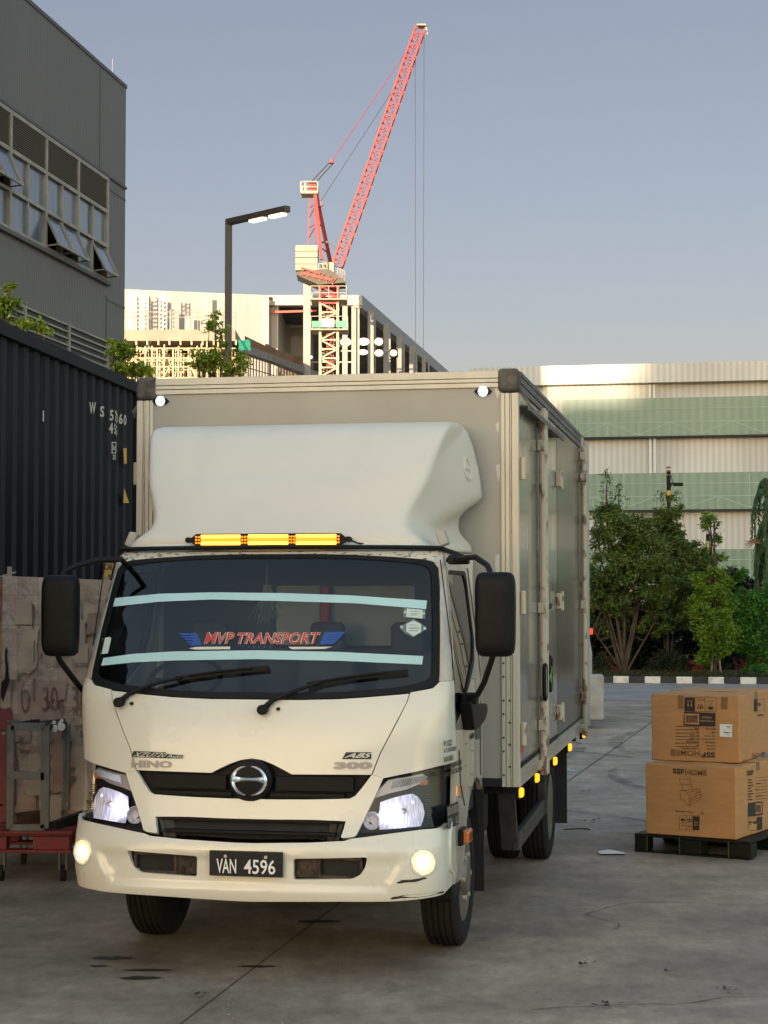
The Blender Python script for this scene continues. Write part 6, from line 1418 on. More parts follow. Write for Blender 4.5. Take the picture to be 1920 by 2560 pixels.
# deck running back to the right with brown formwork
dk = empty('formwork_ramp', at_depth(*Zc(610, 900), SY)); tag(dk, 'concrete deck edge with brown timber formwork, running back right of the lamp post', 'formwork')
oD = dk.location.copy(); rp_ = [(625, 862, 905, SY), (700, 888, 925, SY + 7), (800, 922, 958, SY + 15), (900, 962, 995, SY + 24), (1030, 1012, 1045, SY + 32)]
mb = MB(); mt = MB(); mu = MB()
for (xa_, t0, b0, Ya), (xb_, t1, b1, Yb) in zip(rp_, rp_[1:]):
    q = [at_depth(*Zc(xa_, t0), Ya) - oD, at_depth(*Zc(xb_, t1), Yb) - oD, at_depth(*Zc(xb_, b1), Yb) - oD, at_depth(*Zc(xa_, b0), Ya) - oD]
    mb.add(q + [p + Vector((-.5, .8, 0)) for p in q], [(0, 1, 2, 3), (4, 7, 6, 5), (0, 4, 5, 1), (3, 2, 6, 7)])
    if xa_ >= 700: mt.add([q[0] + Vector((-.8, 1, 0)), q[1] + Vector((-.8, 1, 0)), q[1] + Vector((-.8, 1, .9)), q[0] + Vector((-.8, 1, 1.1))], [(0, 1, 2, 3)])
    for k in range(7): a = q[3].lerp(q[2], k / 7) + Vector((-.3, .4, 0)); mu.bar(a, (a.x, a.y, a.z - 9), .09)
    for k in range(3): mu.bar(q[3] + Vector((-.3, .4, -1.0 - k * 1.3)), q[2] + Vector((-.3, .4, -1.0 - k * 1.3)), .07)
mb.build('deck_edge', mat('grey_concrete', (.22, .20, .18), .8, noise_amt=.4, nscale=.8, stretch=(3, 3, 1)), dk); mt.build('formwork_board', mat('formwork_timber', (.24, .11, .045), .8, noise_amt=.4, nscale=1.5, stretch=(3, 3, .3)), dk); mu.build('props', mat('prop_brown', (.22, .14, .09), .7), dk)
a, b = at_depth(*Zc(625, 850), SY - .5), at_depth(*Zc(685, 900), SY - .5)
tag(MB().grid(lambda s, t: (a.x + (b.x - a.x) * s, SY - .6 + .3 * math.sin(s * 9 + t * 4), b.z + (a.z - b.z) * t), 9, 5).build('green_tarpaulin', mat('green_tarp', (.03, .26, .19), .6)), 'small green tarpaulin hung on the scaffold corner right of the lamp post', 'tarpaulin')
# ---- crane
KY = 150.0
m_red2 = mat('crane_red', (.25, .013, .013), .5); m_crm = mat('crane_cream', (.32, .29, .21), .55, noise_amt=.15, nscale=.8); m_blk = mat('weathered_ballast', (.30, .28, .22), .8, noise_amt=.35, nscale=.5, col2=(.20, .19, .13))
Zk2 = rg(740, 440, 6.9125); Zj = rg(960, 40, 8.507)
kw = lambda x, y, r=Zk2, Y=KY: at_depth(*r(x, y), Y)
tcx = cw(1072, 900, KY).x
crane = empty('tower_crane', (tcx, KY, 0)); tag(crane, 'red luffing tower crane with a cream mast and ballast block, raised high over the site', 'crane')
oC = Vector((tcx, KY, 0)); kl = lambda *a, **k: kw(*a, **k) - oC
def lattice(mb, p0, p1, w, d, n, ch, br, side=Vector((0, 1, 0)), w1=None):
    ax = (p1 - p0).normalized(); s1 = ax.cross(side).normalized(); s2 = side; cs = []
    for i in range(n + 1):
        t = i / n; c = p0.lerp(p1, t); ww = w + ((w1 or w) - w) * t; cs.append([c + s1 * (a * ww / 2) + s2 * (b * d / 2) for a, b in ((-1, -1), (1, -1), (1, 1), (-1, 1))])
    for k in range(4): 
        for i in range(n): mb.bar(cs[i][k], cs[i + 1][k], ch)
    for i in range(n):
        for k in range(4):
            a, b = (k, (k + 1) % 4) if i % 2 else ((k + 1) % 4, k); mb.bar(cs[i][a], cs[i + 1][b], br)
            mb.bar(cs[i][k], cs[i][(k + 1) % 4], br)
    return cs
zs0 = cw(1072, 592, KY).z
mb = MB(); lattice(mb, Vector((0, 0, 0)), Vector((0, 0, zs0 - 1.4)), 1.45, 1.45, 34, .22, .13); mb.build('mast', m_crm, crane)
mb = MB(); lattice(mb, Vector((.1, 0, 0)), Vector((.1, 0, zs0 - 1.4)), .55, .6, 60, .06, .07); mb.build('mast_ladder', m_red2, crane)
mb = MB(); lattice(mb, Vector((0, 0, zs0 - 1.4)), Vector((0, 0, zs0)), 1.5, 1.5, 2, .24, .14); mb.lathe([(zs0 - .1, .9), (zs0 + .15, 1.0)], (0, 0, 0), 'z', 20); mb.build('slewing_ring', m_red2, crane)
def plat(name, xa, ya, xb, yb, m):
    a, b = cw(xa, ya, KY) - oC, cw(xb, yb, KY) - oC; mb = MB(); mb.b2(a.x, b.x, -1.6, 1.3, a.z - .08, a.z + .02)
    for y in (-1.6, 1.3):
        for k in range(5): x = a.x + (b.x - a.x) * k / 4; mb.bar((x, y, a.z), (x, y, a.z + 1.05), .05)
        mb.bar((a.x, y, a.z + 1.05), (b.x, y, a.z + 1.05), .05); mb.bar((a.x, y, a.z + .5), (b.x, y, a.z + .5), .04)
    for x in (a.x, b.x): mb.bar((x, -1.6, a.z + 1.05), (x, 1.3, a.z + 1.05), .05)
    return mb.build(name, m, crane)
plat('mast_platform', 985, 808, 1165, 808, m_crm); plat('mast_platform', 985, 660, 1160, 660, m_crm)
mb = MB(); a, b = cw(990, 800, KY) - oC, cw(1160, 770, KY) - oC; mb.b2(a.x, a.x + .9, -1.66, -1.62, a.z, b.z); mb.b2(b.x - .9, b.x, -1.66, -1.62, a.z, b.z); mb.build('green_net', mat('green_net', (.10, .28, .20), .8), crane)
mb = MB(); mb.b2(cw(1040, 0, KY).x - tcx, cw(1100, 0, KY).x - tcx, -1.7, -1.66, cw(0, 800, KY).z, cw(0, 760, KY).z); mb.build('mast_sign', M['white'], crane)
# machine deck
q = [kl(10, 1745), kl(300, 1690), kl(860, 1890), kl(400, 1945), kl(110, 1790)]
mb = MB(); d0, d1, d2, d3 = kl(20, 1760), kl(330, 1700), kl(850, 1895), kl(400, 1930)
mb.prism([(d0.x, d0.z), (d3.x, d3.z), (d2.x, d2.z), (d2.x, d2.z + .12), (d1.x + 1.2, d1.z + .2), (d0.x, d0.z + .25)], -1.5, 1.5, lambda a, b, c: (a, c, b)); mb.build('machine_deck', mat('deck_grating', (.08, .065, .05), .7), crane)
mb = MB(); a, b = kl(105, 1740), kl(640, 1900)
for y in (-1.64, 1.64): mb.bar(Vector((a.x, y, a.z)), Vector((b.x, y, b.z + .2)), .22); mb.bar(Vector((a.x, y, a.z + .45)), Vector((b.x - 1, y, b.z + .75)), .14)
for k in range(6): p = a.lerp(b, k / 5); mb.bar(Vector((p.x, -1.62, p.z - .1)), Vector((p.x + .5, 1.62, p.z - .1)), .10); mb.bar(Vector((p.x, -1.64, p.z)), Vector((p.x + .35, -1.64, p.z + .42)), .07)
mb.build('deck_beam', m_red2, crane)
a, b = kl(2, 1240), kl(385, 1680); mb = MB(); hz = (a.z - b.z) / 4
for k in range(4): mb.b2(a.x, b.x, -1.3 + .02 * (k % 2), 1.1, b.z + hz * k + .015, b.z + hz * (k + 1) - .015)
mb.build('ballast_block', m_blk, crane, bevel=.04)
ap = kl(290, 180); mb = MB()
f1, f2, b1, b2_ = kl(450, 1480), kl(600, 1520), kl(205, 1210), kl(350, 1205)
for y0, y1, p in ((-1.0, -.4, f1), (1.0, .4, f2)): mb.bar(Vector((p.x, y0, p.z)), Vector((ap.x + .15, y1, ap.z)), .26)
mb2 = MB()
for y0, p, dx in ((-.9, b2_, .12), (.9, b1, -.25)): mb2.bar(Vector((p.x, y0, p.z)), Vector((ap.x + dx, y0 * .4, ap.z)), .12)
for k in range(1, 6):
    t = k / 6; mb2.bar(Vector((b1.x, .9, b1.z)).lerp(Vector((ap.x - .25, .36, ap.z)), t), Vector((b2_.x, -.9, b2_.z)).lerp(Vector((ap.x + .12, -.36, ap.z)), t + (.12 if k % 2 else 0)), .06)
    if k % 2: mb.bar(Vector((f1.x, -1, f1.z)).lerp(Vector((ap.x, -.4, ap.z)), t), Vector((f2.x, 1, f2.z)).lerp(Vector((ap.x, .4, ap.z)), t), .08)
mb.build('frame_leg', m_red2, crane); mb2.build('back_stay', m_red2, crane)
t0, t1 = kl(92, 320), kl(380, 140); mb = MB(); mb.b2(t0.x, t1.x, -.9, .9, t0.z - .1, t0.z + .12)
for y in (-.9, .9):
    for zz in (t1.z, (t1.z + t0.z) / 2): mb.bar((t0.x, y, zz), (t1.x, y, zz), .10 if zz == t1.z else .06)
    for xx in (t0.x, t0.x + .35, t1.x): mb.bar((xx, y, t0.z), (xx, y, t1.z), .10)
mb.build('top_platform', m_crm, crane)
a, b = kl(225, 110), kl(350, 290); MB().b2(a.x, b.x, -.5, .5, b.z, a.z).build('sheave_box', m_red2, crane, bevel=.05)
MB().lathe([(-.2, .001), (-.2, .22), (.2, .22), (.2, .001)], kl(420, 485), 'y', 16).build('sheave', mat('dull_maroon', (.16, .06, .07), .6), crane)
a, b = kl(440, 1490), kl(560, 1700); MB().b2(a.x, b.x, -.8, .8, b.z, a.z).build('winch_housing', mat('winch_grey', (.12, .12, .11), .6), crane, bevel=.08)
a, b = kl(570, 1530), kl(665, 1760); MB().b2(a.x, b.x, -1.2, .2, b.z, a.z).build('operator_cab', m_crm, crane, bevel=.06)
mb = MB(); a, b = kl(400, 1570), kl(545, 1740)
for y in (-1.45,):
    mb.bar((a.x, y, a.z), (b.x, y, a.z), .06); mb.bar((a.x, y, (a.z + b.z) / 2), (b.x, y, (a.z + b.z) / 2), .05)
    for k in range(3): mb.bar((a.x + (b.x - a.x) * k / 2, y, b.z), (a.x + (b.x - a.x) * k / 2, y, a.z), .07)
a, b = kl(720, 1680), kl(850, 1880)
for y in (-1.4, 1.4):
    for k in range(5): x = a.x + (b.x - a.x) * k / 4; zb2 = kl(720 + 32 * k, 1820 + 14 * k).z; mb.bar((x, y, zb2), (x, y, zb2 + .9), .04)
    mb.bar((a.x, y, kl(720, 1820).z + .9), (b.x, y, kl(848, 1876).z + .9), .04)
mb.build('hand_rail', m_crm, crane)
# luffing jib
jb, jt = kl(700, 1600), kl(770, 270, r=Zj)
mb = MB(); js = lattice(mb, jb + (jt - jb) * .012, jt, 0.85, 1.1, 40, .12, .05, w1=.80); 
ax = (jt - jb).normalized(); s1 = ax.cross(Vector((0, 1, 0))).normalized()
for i in range(40): mb.add([js[i][0] , js[i][3], js[i + 1][3], js[i + 1][0]] , [(0, 1, 2, 3)]) if i % 2 == 0 else None
mb.build('jib', m_red2, crane, fix=False)
MB().bar(jb + Vector((-.5, 0, -.3)), jb + Vector((.05, 0, -1.6)), .2).bar(jb + Vector((.6, .3, -.3)), jb + Vector((.15, .3, -1.8)), .12).build('jib_foot', mat('jib_foot_dark', (.12, .05, .07), .6), crane)
mb = MB(); a = kl(700, 210, r=Zj); b = kl(890, 300, r=Zj); mb.b2(a.x, b.x, -.5, .5, a.z - .1, a.z + .02); mb.bar((b.x, 0, a.z), (b.x + .1, 0, b.z - .4), .14); mb.build('jib_head', m_crm, crane)
MB().bar(kl(430, 1150), kl(560, 1140), .14).bar(kl(560, 1140), kl(715, 1250), .10).build('luffing_stop', mat('stop_dark', (.08, .06, .07), .6), crane)
blk = cw(0, 0); pb = at_depth(716, 349, KY) - oC
MB().box(pb, (.38, .5, .34)).build('pulley_block', mat('block_maroon', (.20, .04, .04), .6), crane, bevel=.05)
mb = MB()
for dx in (-.16, .16): mb.tube([ap + Vector((dx, dx, .3)), pb + Vector((dx * .9, dx, -.1))], .055, 6)
mb.build('reeving', mat('rope_grey', (.035, .037, .042), .6), crane)
pen = at_depth(886, 100, KY) - oC
MB().tube([pb, pen], .028, 6).build('pendant', m_red2, crane)
mb = MB(); mb.tube([kl(425, 440), at_depth(868, 165, KY) - oC], .026, 5); a = at_depth(897, 120, KY) - oC; b = at_depth(916, 66, KY) - oC; mb.tube([a, (a.x, 0, 18)], .022, 5); mb.tube([b, (b.x - .1, 0, 18)], .022, 5)
mb.build('hoist_rope', bpy.data.materials['rope_grey'], crane)

# ================================================================= STREET LAMP
PYL = 40.0
lt = at_depth(494, 474, PYL); lamp = empty('street_lamp', (lt.x, PYL, 0)); tag(lamp, 'dark square street lamp with two lit panels, in front of the unfinished building', 'street lamp')
m_post = mat('bronze_post', (.055, .043, .034), .5)
MB().b2(-.075, .075, -.075, .075, 0, lt.z).build('post', m_post, lamp, bevel=.01)
e_ = at_depth(622, 441, PYL - 1.4) - Vector((lt.x, PYL, 0)); ez = lt.z - .06
arm = MB().bar((0, 0, ez), (e_.x, e_.y, ez), .16, .14).build('lamp_arm', m_post, lamp, bevel=.02)
d_ = Vector((e_.x, e_.y, 0)).normalized(); Larm = Vector((e_.x, e_.y, 0)).length
for t in (.50, .83):
    p = d_ * (Larm * t); MB().box(p + Vector((0, 0, ez - .10)), (.46, .15, .06), Matrix.Rotation(math.atan2(d_.y, d_.x), 3, 'Z')).build('lit_panel', emis('street_lamp_lit', (1.0, .78, .50), .5) if t == .50 else bpy.data.materials['street_lamp_lit'], lamp, bevel=.015)
# black pole with a small flood lamp behind the trees
Zt = rg(1460, 1180, 3.607)
bpz = at_depth(1444, 1008, 47); pole = empty('black_pole', (bpz.x, 47, 0)); tag(pole, 'thin black pole with gold rings and a small spotlight, rising above the trees at right', 'pole')
MB().tube([(0, 0, 0), (0, 0, bpz.z - .1)], .055, 10).build('post', M['black'], pole)
gold = mat('gold_paint', (.45, .28, .08), .4, metal=.3)
mb = MB()
for k in range(3): mb.lathe([(-.03, .03), (0, .07), (.03, .03)], (0, 0, bpz.z - .02 - .10 * k), 'z', 12)
zc2 = at_depth(*Zt(755, 215), 47).z; mb.lathe([(-.14, .06), (-.1, .085), (.1, .085), (.14, .06)], (0, 0, zc2), 'z', 12); mb.build('gold_ring', gold, pole)
a, b = at_depth(*Zt(768, 160), 47) - pole.location, at_depth(*Zt(800, 105), 47) - pole.location
sp = MB().tube([a, (a.x + .05, 0, b.z), b], .03, 6).tube([(.03, 0, at_depth(*Zt(772, 5), 47).z), b + Vector((0.02, 0, 0))], .01, 5).build('spot_arm', M['black'], pole); MB().box(b + Vector((.14, 0, -.02)), (.26, .12, .09)).build('spot_head', M['black'], sp, bevel=.02)
a = at_depth(*Zt(1118, 680), 48); p2 = empty('garden_lamp', (a.x, 48, 0)); tag(p2, 'small dark lamp post with a pale yellow collar among the trees at right', 'lamp post')
MB().tube([(0, 0, 0), (0, 0, at_depth(*Zt(1118, 560), 48).z)], .04, 8).build('post', M['black'], p2); MB().lathe([(-.17, .05), (.17, .05)], (0, 0, a.z), 'z', 10).build('collar', mat('yellow_collar', (.6, .5, .15), .5), p2)

# ================================================================= TREES
def leafmat(name, c1, c2, c3):
    m = bpy.data.materials.new(name); m.use_nodes = True; nt = m.node_tree; b = nt.nodes['Principled BSDF']; N = nt.nodes.new
    gi = N('ShaderNodeNewGeometry'); r = N('ShaderNodeValToRGB'); r.color_ramp.elements[0].color = (*c1, 1); r.color_ramp.elements[1].color = (*c3, 1); e = r.color_ramp.elements.new(.5); e.color = (*c2, 1)
    tc = N('ShaderNodeTexCoord'); n = N('ShaderNodeTexNoise'); n.inputs['Scale'].default_value = 2.2; n.inputs['Detail'].default_value = 3; nt.links.new(tc.outputs['Object'], n.inputs['Vector'])
    a = N('ShaderNodeMath'); a.operation = 'MULTIPLY_ADD'; a.inputs[1].default_value = .55; nt.links.new(gi.outputs['Random Per Island'], a.inputs[0])
    s = N('ShaderNodeMapRange'); s.inputs[1].default_value = .35; s.inputs[2].default_value = .65; s.inputs[4].default_value = .45; nt.links.new(n.outputs['Fac'], s.inputs[0]); nt.links.new(s.outputs[0], a.inputs[2])
    nt.links.new(a.outputs[0], r.inputs[0]); nt.links.new(r.outputs[0], b.inputs['Base Color']); b.inputs['Roughness'].default_value = .45; b.inputs['Specular IOR Level'].default_value = .35
    tr = N('ShaderNodeBsdfTranslucent'); nt.links.new(r.outputs[0], tr.inputs[0]); mx = N('ShaderNodeMixShader'); mx.inputs[0].default_value = .3
    o = nt.nodes['Material Output']; nt.links.new(b.outputs[0], mx.inputs[1]); nt.links.new(tr.outputs[0], mx.inputs[2]); nt.links.new(mx.outputs[0], o.inputs[0]); return m
LM = {'olive': leafmat('olive_leaves', (.028, .055, .010), (.085, .135, .022), (.20, .25, .045)), 'lime': leafmat('lime_leaves', (.05, .11, .008), (.13, .23, .015), (.24, .34, .03)),
      'deep': leafmat('deep_green_leaves', (.022, .08, .012), (.06, .18, .02), (.12, .30, .035)), 'shade': leafmat('shaded_leaves', (.012, .020, .008), (.024, .036, .012), (.045, .055, .02)),  # dark set: shade under the trees put into the leaf colour
      'bright': leafmat('bright_leaves', (.08, .13, .012), (.20, .29, .02), (.40, .46, .06)), 'palm': leafmat('palm_leaves', (.015, .045, .012), (.035, .085, .02), (.07, .13, .03))}
m_bark = mat('bark', (.085, .06, .038), .9, noise_amt=.5, nscale=5); m_twig = mat('twig', (.05, .034, .02), .9)
def blob_pts(blobs, n, rnd, shell=.55):
    vol = [a[3] * a[4] * a[5] for a in blobs]; tot = sum(vol); out = []
    subs = []
    for b, v in zip(blobs, vol):
        k = max(6, int(60 * v / tot * len(blobs) ** .5)); 
        for _ in range(k):
            d = Vector((rnd.gauss(0, 1), rnd.gauss(0, 1), rnd.gauss(0, 1))).normalized() * rnd.uniform(shell, .98); subs.append((b[0] + d.x * b[3], b[1] + d.y * b[4], b[2] + d.z * b[5], rnd.uniform(.18, .36) * min(b[3], b[5]) * 1.2, d))
    for _ in range(n):
        s = rnd.choice(subs); d = Vector((rnd.gauss(0, .5), rnd.gauss(0, .5), rnd.gauss(0, .38))); out.append((s[0] + d.x * s[3], s[1] + d.y * s[3], s[2] + d.z * s[3]))
    return out, subs
def tree(name, label, cat, base, stems, blobs, nleaf, size, lm, seed, group=None, twigs=14, tr=.05, spikes=(), shell=.55):
    rnd = random.Random(seed); e = empty(name, base); tag(e, label, cat, group)
    mb = MB()
    for (x, y, z, r0) in stems:
        P = [Vector((rnd.uniform(-.05, .05), rnd.uniform(-.05, .05), 0)), Vector((x * .3, y * .3, z * .3)), Vector((x * .62 + rnd.uniform(-.06, .06), y * .6, z * .62)), Vector((x, y, z))]; mb.tube(P, [r0, r0 * .8, r0 * .55, r0 * .2], 7)
    mb.build('trunk', m_bark, e, smooth=True)
    pts, subs = blob_pts(blobs, nleaf, rnd, shell)
    mb = MB()
    for k in range(twigs):
        s = rnd.choice(subs); st_ = rnd.choice(stems); t = rnd.uniform(.35, .9); a = Vector(st_[:3]) * t; b = Vector(s[:3]); m_ = a.lerp(b, .5) + Vector((rnd.uniform(-.1, .1), rnd.uniform(-.1, .1), rnd.uniform(-.05, .15))); mb.tube([a, m_, b], [tr * .22, tr * .14, tr * .05], 5)
    for (x, y, z, h) in spikes:
        mb.tube([(x, y, z), (x + rnd.uniform(-.04, .04), y, z + h)], [tr * .25, tr * .08], 5)
        for _ in range(int(h * 130)): t = rnd.random(); w = .16 * (1.15 - t); pts.append((x + rnd.gauss(0, w), y + rnd.gauss(0, w), z + h * t))
    mb.build('branches', m_twig, e, smooth=True)
    fan_leaves('crown', pts, size, LM[lm], e, seed)
    return e
def tp_(x, y, Y): return at_depth(*Zt(x, y), Y)
def blob(x, y, rx, rz, Y, base, dy=0, ry=None):     # crown lump from readings in zoom Zt
    p = tp_(x, y, Y); s = Y / FPX / 3.607; return (p.x - base[0], p.y - base[1] + dy, p.z - base[2], rx * s, (ry or rx * s * .9), rz * s)
Y1 = 42.5; b1 = tp_(355, 1850, Y1); b1 = (b1.x, Y1, .1)
tree('broadleaf_tree', 'tall multi stemmed olive green tree beside the rear of the truck, behind the striped kerb', 'tree', b1, [(-.9, .2, 3.0, .045), (-.35, 0, 3.3, .05), (.15, .3, 3.4, .055), (.75, 0, 3.0, .045), (-1.1, -.1, 1.6, .028), (1.3, .2, 1.9, .03), (-.55, -.2, 2.4, .03), (.45, -.1, 2.6, .032)],
     [blob(330, 560, 300, 210, Y1, b1), blob(200, 880, 200, 180, Y1, b1, -.3), blob(520, 780, 260, 240, Y1, b1), blob(240, 400, 160, 130, Y1, b1, .3), blob(640, 960, 230, 190, Y1, b1, -.2), blob(330, 1180, 220, 120, Y1, b1, -.2), blob(760, 1220, 190, 120, Y1, b1), blob(140, 1150, 140, 160, Y1, b1, -.2), blob(560, 1120, 170, 120, Y1, b1, -.3), blob(330, 860, 200, 160, Y1, b1, -.5), blob(150, 1380, 110, 130, Y1, b1, .3), blob(480, 1330, 180, 110, Y1, b1, .3), blob(700, 1400, 150, 110, Y1, b1, .3)], 30000, .085, 'olive', 31, twigs=60, tr=.09,
     spikes=[(tp_(200, 290, Y1).x - b1[0], 0, tp_(200, 330, Y1).z - .1, .95), (tp_(325, 350, Y1).x - b1[0], .2, tp_(325, 380, Y1).z - .1, .75)])
Y2 = 43.5; b2q = (tp_(760, 1850, Y2).x, Y2, .1)
tree('broadleaf_tree', 'olive green tree around the black pole, right of the multi stemmed one', 'tree', b2q, [(0, 0, 3.6, .045), (.4, .2, 3.0, .03), (-.3, .1, 2.8, .03)], [blob(770, 380, 120, 160, Y2, b2q), blob(720, 560, 170, 160, Y2, b2q), blob(800, 760, 180, 200, Y2, b2q), blob(850, 1000, 180, 160, Y2, b2q), blob(860, 1250, 150, 150, Y2, b2q), blob(700, 1150, 140, 130, Y2, b2q), blob(960, 760, 90, 130, Y2, b2q)], 16000, .08, 'olive', 32, twigs=40, spikes=[(tp_(840, 300, Y2).x - b2q[0], 0, tp_(840, 330, Y2).z, .35), (tp_(690, 300, Y2).x - b2q[0], 0, tp_(690, 310, Y2).z, .3)])
Y3 = 41.6; b3 = (tp_(1180, 1850, Y3).x, Y3, .1)
tree('staked_tree', 'yellow green columnar young tree held by two timber stakes', 'tree', b3, [(0, 0, 3.6, .05), (.08, .02, 2.2, .03)], [blob(1180, 1450, 195, 200, Y3, b3), blob(1150, 1200, 190, 190, Y3, b3), blob(1160, 1000, 165, 140, Y3, b3), blob(1130, 1640, 120, 110, Y3, b3)], 17000, .08, 'lime', 33, twigs=20)
r_ = [o for o in C.objects if o.name == 'staked_tree'][0]
MB().tube([(tp_(1140, 1845, Y3).x - b3[0], -.1, -.1), (tp_(1158, 1640, Y3).x - b3[0], 0, tp_(0, 1600, Y3).z - .1)], .025, 8).build('stake', mat('stake_wood', (.20, .15, .08), .8), r_)
MB().tube([(tp_(1232, 1845, Y3).x - b3[0], -.1, -.1), (tp_(1212, 1640, Y3).x - b3[0], 0, tp_(0, 1600, Y3).z - .1)], .025, 8).build('stake', bpy.data.materials['stake_wood'], r_)
Y4 = 46; b4 = (tp_(1148, 1700, Y4).x, Y4, .1)
tree('sapling', 'slender sparse sapling standing above the staked tree', 'tree', b4, [(0, 0, tp_(0, 380, Y4).z - .1, .05)], [blob(1140, 400, 85, 60, Y4, b4), blob(1090, 470, 60, 80, Y4, b4), blob(1210, 600, 80, 60, Y4, b4), blob(1190, 770, 90, 60, Y4, b4), blob(1085, 740, 60, 90, Y4, b4), blob(1190, 480, 50, 60, Y4, b4)], 800, .10, 'lime', 34, twigs=22, tr=.06, shell=.2)
Y5 = 42.2; b5 = (tp_(1580, 1850, Y5).x, Y5, .1)
tree('broadleaf_tree', 'dense deep green bushy tree at the right edge, behind the striped kerb', 'tree', b5, [(0, 0, 2.2, .06), (.5, 0, 2.3, .06), (-.4, 0, 2.0, .05)], [blob(1560, 1280, 230, 220, Y5, b5), blob(1640, 1500, 220, 220, Y5, b5), blob(1480, 1130, 140, 130, Y5, b5), blob(1760, 1200, 200, 230, Y5, b5), blob(1500, 1500, 150, 200, Y5, b5), blob(1660, 1700, 200, 90, Y5, b5), blob(1600, 1080, 130, 90, Y5, b5), blob(1400, 930, 60, 60, Y5, b5)], 24000, .085, 'deep', 35, twigs=30)
Y6 = 45.5; b6 = (tp_(1000, 1700, Y6).x, Y6, .1)
tree('broadleaf_tree', 'dull green small tree between the pole tree and the sapling', 'tree', b6, [(0, 0, 3.0, .05)], [blob(980, 720, 110, 120, Y6, b6), blob(1020, 860, 140, 130, Y6, b6), blob(1000, 1060, 160, 130, Y6, b6)], 7000, .08, 'olive', 36, twigs=22)
# dark understorey: hedge behind the trunks
Yh = 45.0; hb_ = (tp_(800, 1800, Yh).x, Yh, .1); rnd = random.Random(41)
hd_ = empty('hedge', hb_); tag(hd_, 'dark shaded hedge filling the gap under the trees at right', 'hedge')
pts = []
for k in range(30000):
    x = rnd.uniform(-2.6, 5.6); zt3 = 2.15 + .35 * math.sin(x * 1.7) + .25 * math.sin(x * 4.1 + 1); pts.append((x, rnd.uniform(-.5, .8), rnd.uniform(0, 1) ** .8 * zt3))
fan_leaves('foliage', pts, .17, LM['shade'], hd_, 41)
mb = MB()
for k in range(46): x = rnd.uniform(-2.6, 5.6); mb.tube([(x, rnd.uniform(-.2, .5), 0), (x + rnd.uniform(-.3, .3), rnd.uniform(-.2, .5), rnd.uniform(1.2, 2.1))], [.02, .008], 5)
mb.build('stems', m_twig, hd_)
def shrub(name, label, x, y, Y, rx, rz, n, lm, sd, size=.06, group=None):
    p = tp_(x, y, Y); s = Y / FPX / 3.607; e = empty(name, (p.x, Y, .1)); tag(e, label, 'shrub', group); rnd = random.Random(sd); pts = []
    for _ in range(n):
        d = Vector((rnd.gauss(0, 1), rnd.gauss(0, 1), abs(rnd.gauss(0, 1)))).normalized() * rnd.uniform(.3, 1) ** .5; pts.append((d.x * rx * s, d.y * rx * s * .7, d.z * rz * s))
    fan_leaves('foliage', pts, size, LM[lm], e, sd)
    mb = MB()
    for k in range(7): mb.tube([(rnd.uniform(-.1, .1), 0, 0), (rnd.uniform(-1, 1) * rx * s * .8, rnd.uniform(-.2, .2), rz * s * .8)], [.012, .004], 5)
    mb.build('stems', m_twig, e)
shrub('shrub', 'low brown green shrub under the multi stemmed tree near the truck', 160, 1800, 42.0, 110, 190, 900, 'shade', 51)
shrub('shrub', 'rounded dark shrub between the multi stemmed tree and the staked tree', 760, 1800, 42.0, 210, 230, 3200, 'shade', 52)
shrub('shrub', 'low green shrub at the foot of the right edge tree', 1600, 1820, 41.6, 200, 110, 1800, 'deep', 53)
rnd = random.Random(61); pts = []; p0, p1 = on_ground(1290, 1470, .1), on_ground(1659, 1472, .1)
u0_ = (p0 - TO).dot(TR); u1_ = (p1 - TO).dot(TR)
for _ in range(9000): pts.append(tuple(tg(rnd.uniform(u0_ - 1, u1_ + 1), KV + rnd.uniform(.28, 1.9), .1 + abs(rnd.gauss(0, .05)))))
tag(fan_leaves('ground_cover', pts, .06, leafmat('ground_cover_leaves', (.02, .03, .01), (.05, .07, .015), (.16, .05, .02)), None, 61, up=1.0), 'low mixed ground cover along the top of the striped kerb', 'ground cover', kind='stuff')
pts = []
for _ in range(900): 
    c_ = rnd.choice((5.35, 7.4, 8.55, 8.8, 9.1, 6.5)); pts.append((c_ + rnd.gauss(0, .12), 42.8 + rnd.uniform(-.3, .3), .12 + abs(rnd.gauss(0, .16))))
tag(fan_leaves('red_bracts', pts, .07, mat('red_bracts', (.30, .05, .02), .6), None, 62), 'small red orange flowering bed behind the striped kerb', 'flowers', kind='stuff')
# palm at right edge
Yp_ = 44.0; b7 = (tp_(1680, 1800, Yp_).x, Yp_, .1); pm = empty('palm_tree', b7); tag(pm, 'palm with hanging fronds and dry brown leaves, cut by the right edge', 'palm')
zp = tp_(0, 130, Yp_).z; MB().tube([(0, 0, 0), (.03, 0, 2), (0, 0, zp)], [.12, .10, .08], 10).build('trunk', m_bark, pm, smooth=True)
def frond(mb, root, dirv, L, drop, n=34, lw=.30, rnd=random):
    d = Vector((dirv[0], dirv[1], 0)).normalized(); pr = None
    for k in range(n):
        t = k / (n - 1); p = root + d * (L * .55 * math.sin(t * 1.5)) + Vector((0, 0, .25 * math.sin(t * 3) - drop * t * t))
        if pr is not None: mb.bar(pr, p, .012)
        sd = Vector((-d.y, d.x, 0))
        for s in (-1, 1):
            l = lw * (1 - .5 * t); q = p + sd * s * l * .5 + Vector((rnd.uniform(-.05, .05), rnd.uniform(-.05, .05), -l * .8)); w = Vector((.028, 0, .02)); mb.add([p - w, p + w, q], [(0, 1, 2)])
        pr = p
rnd = random.Random(71)
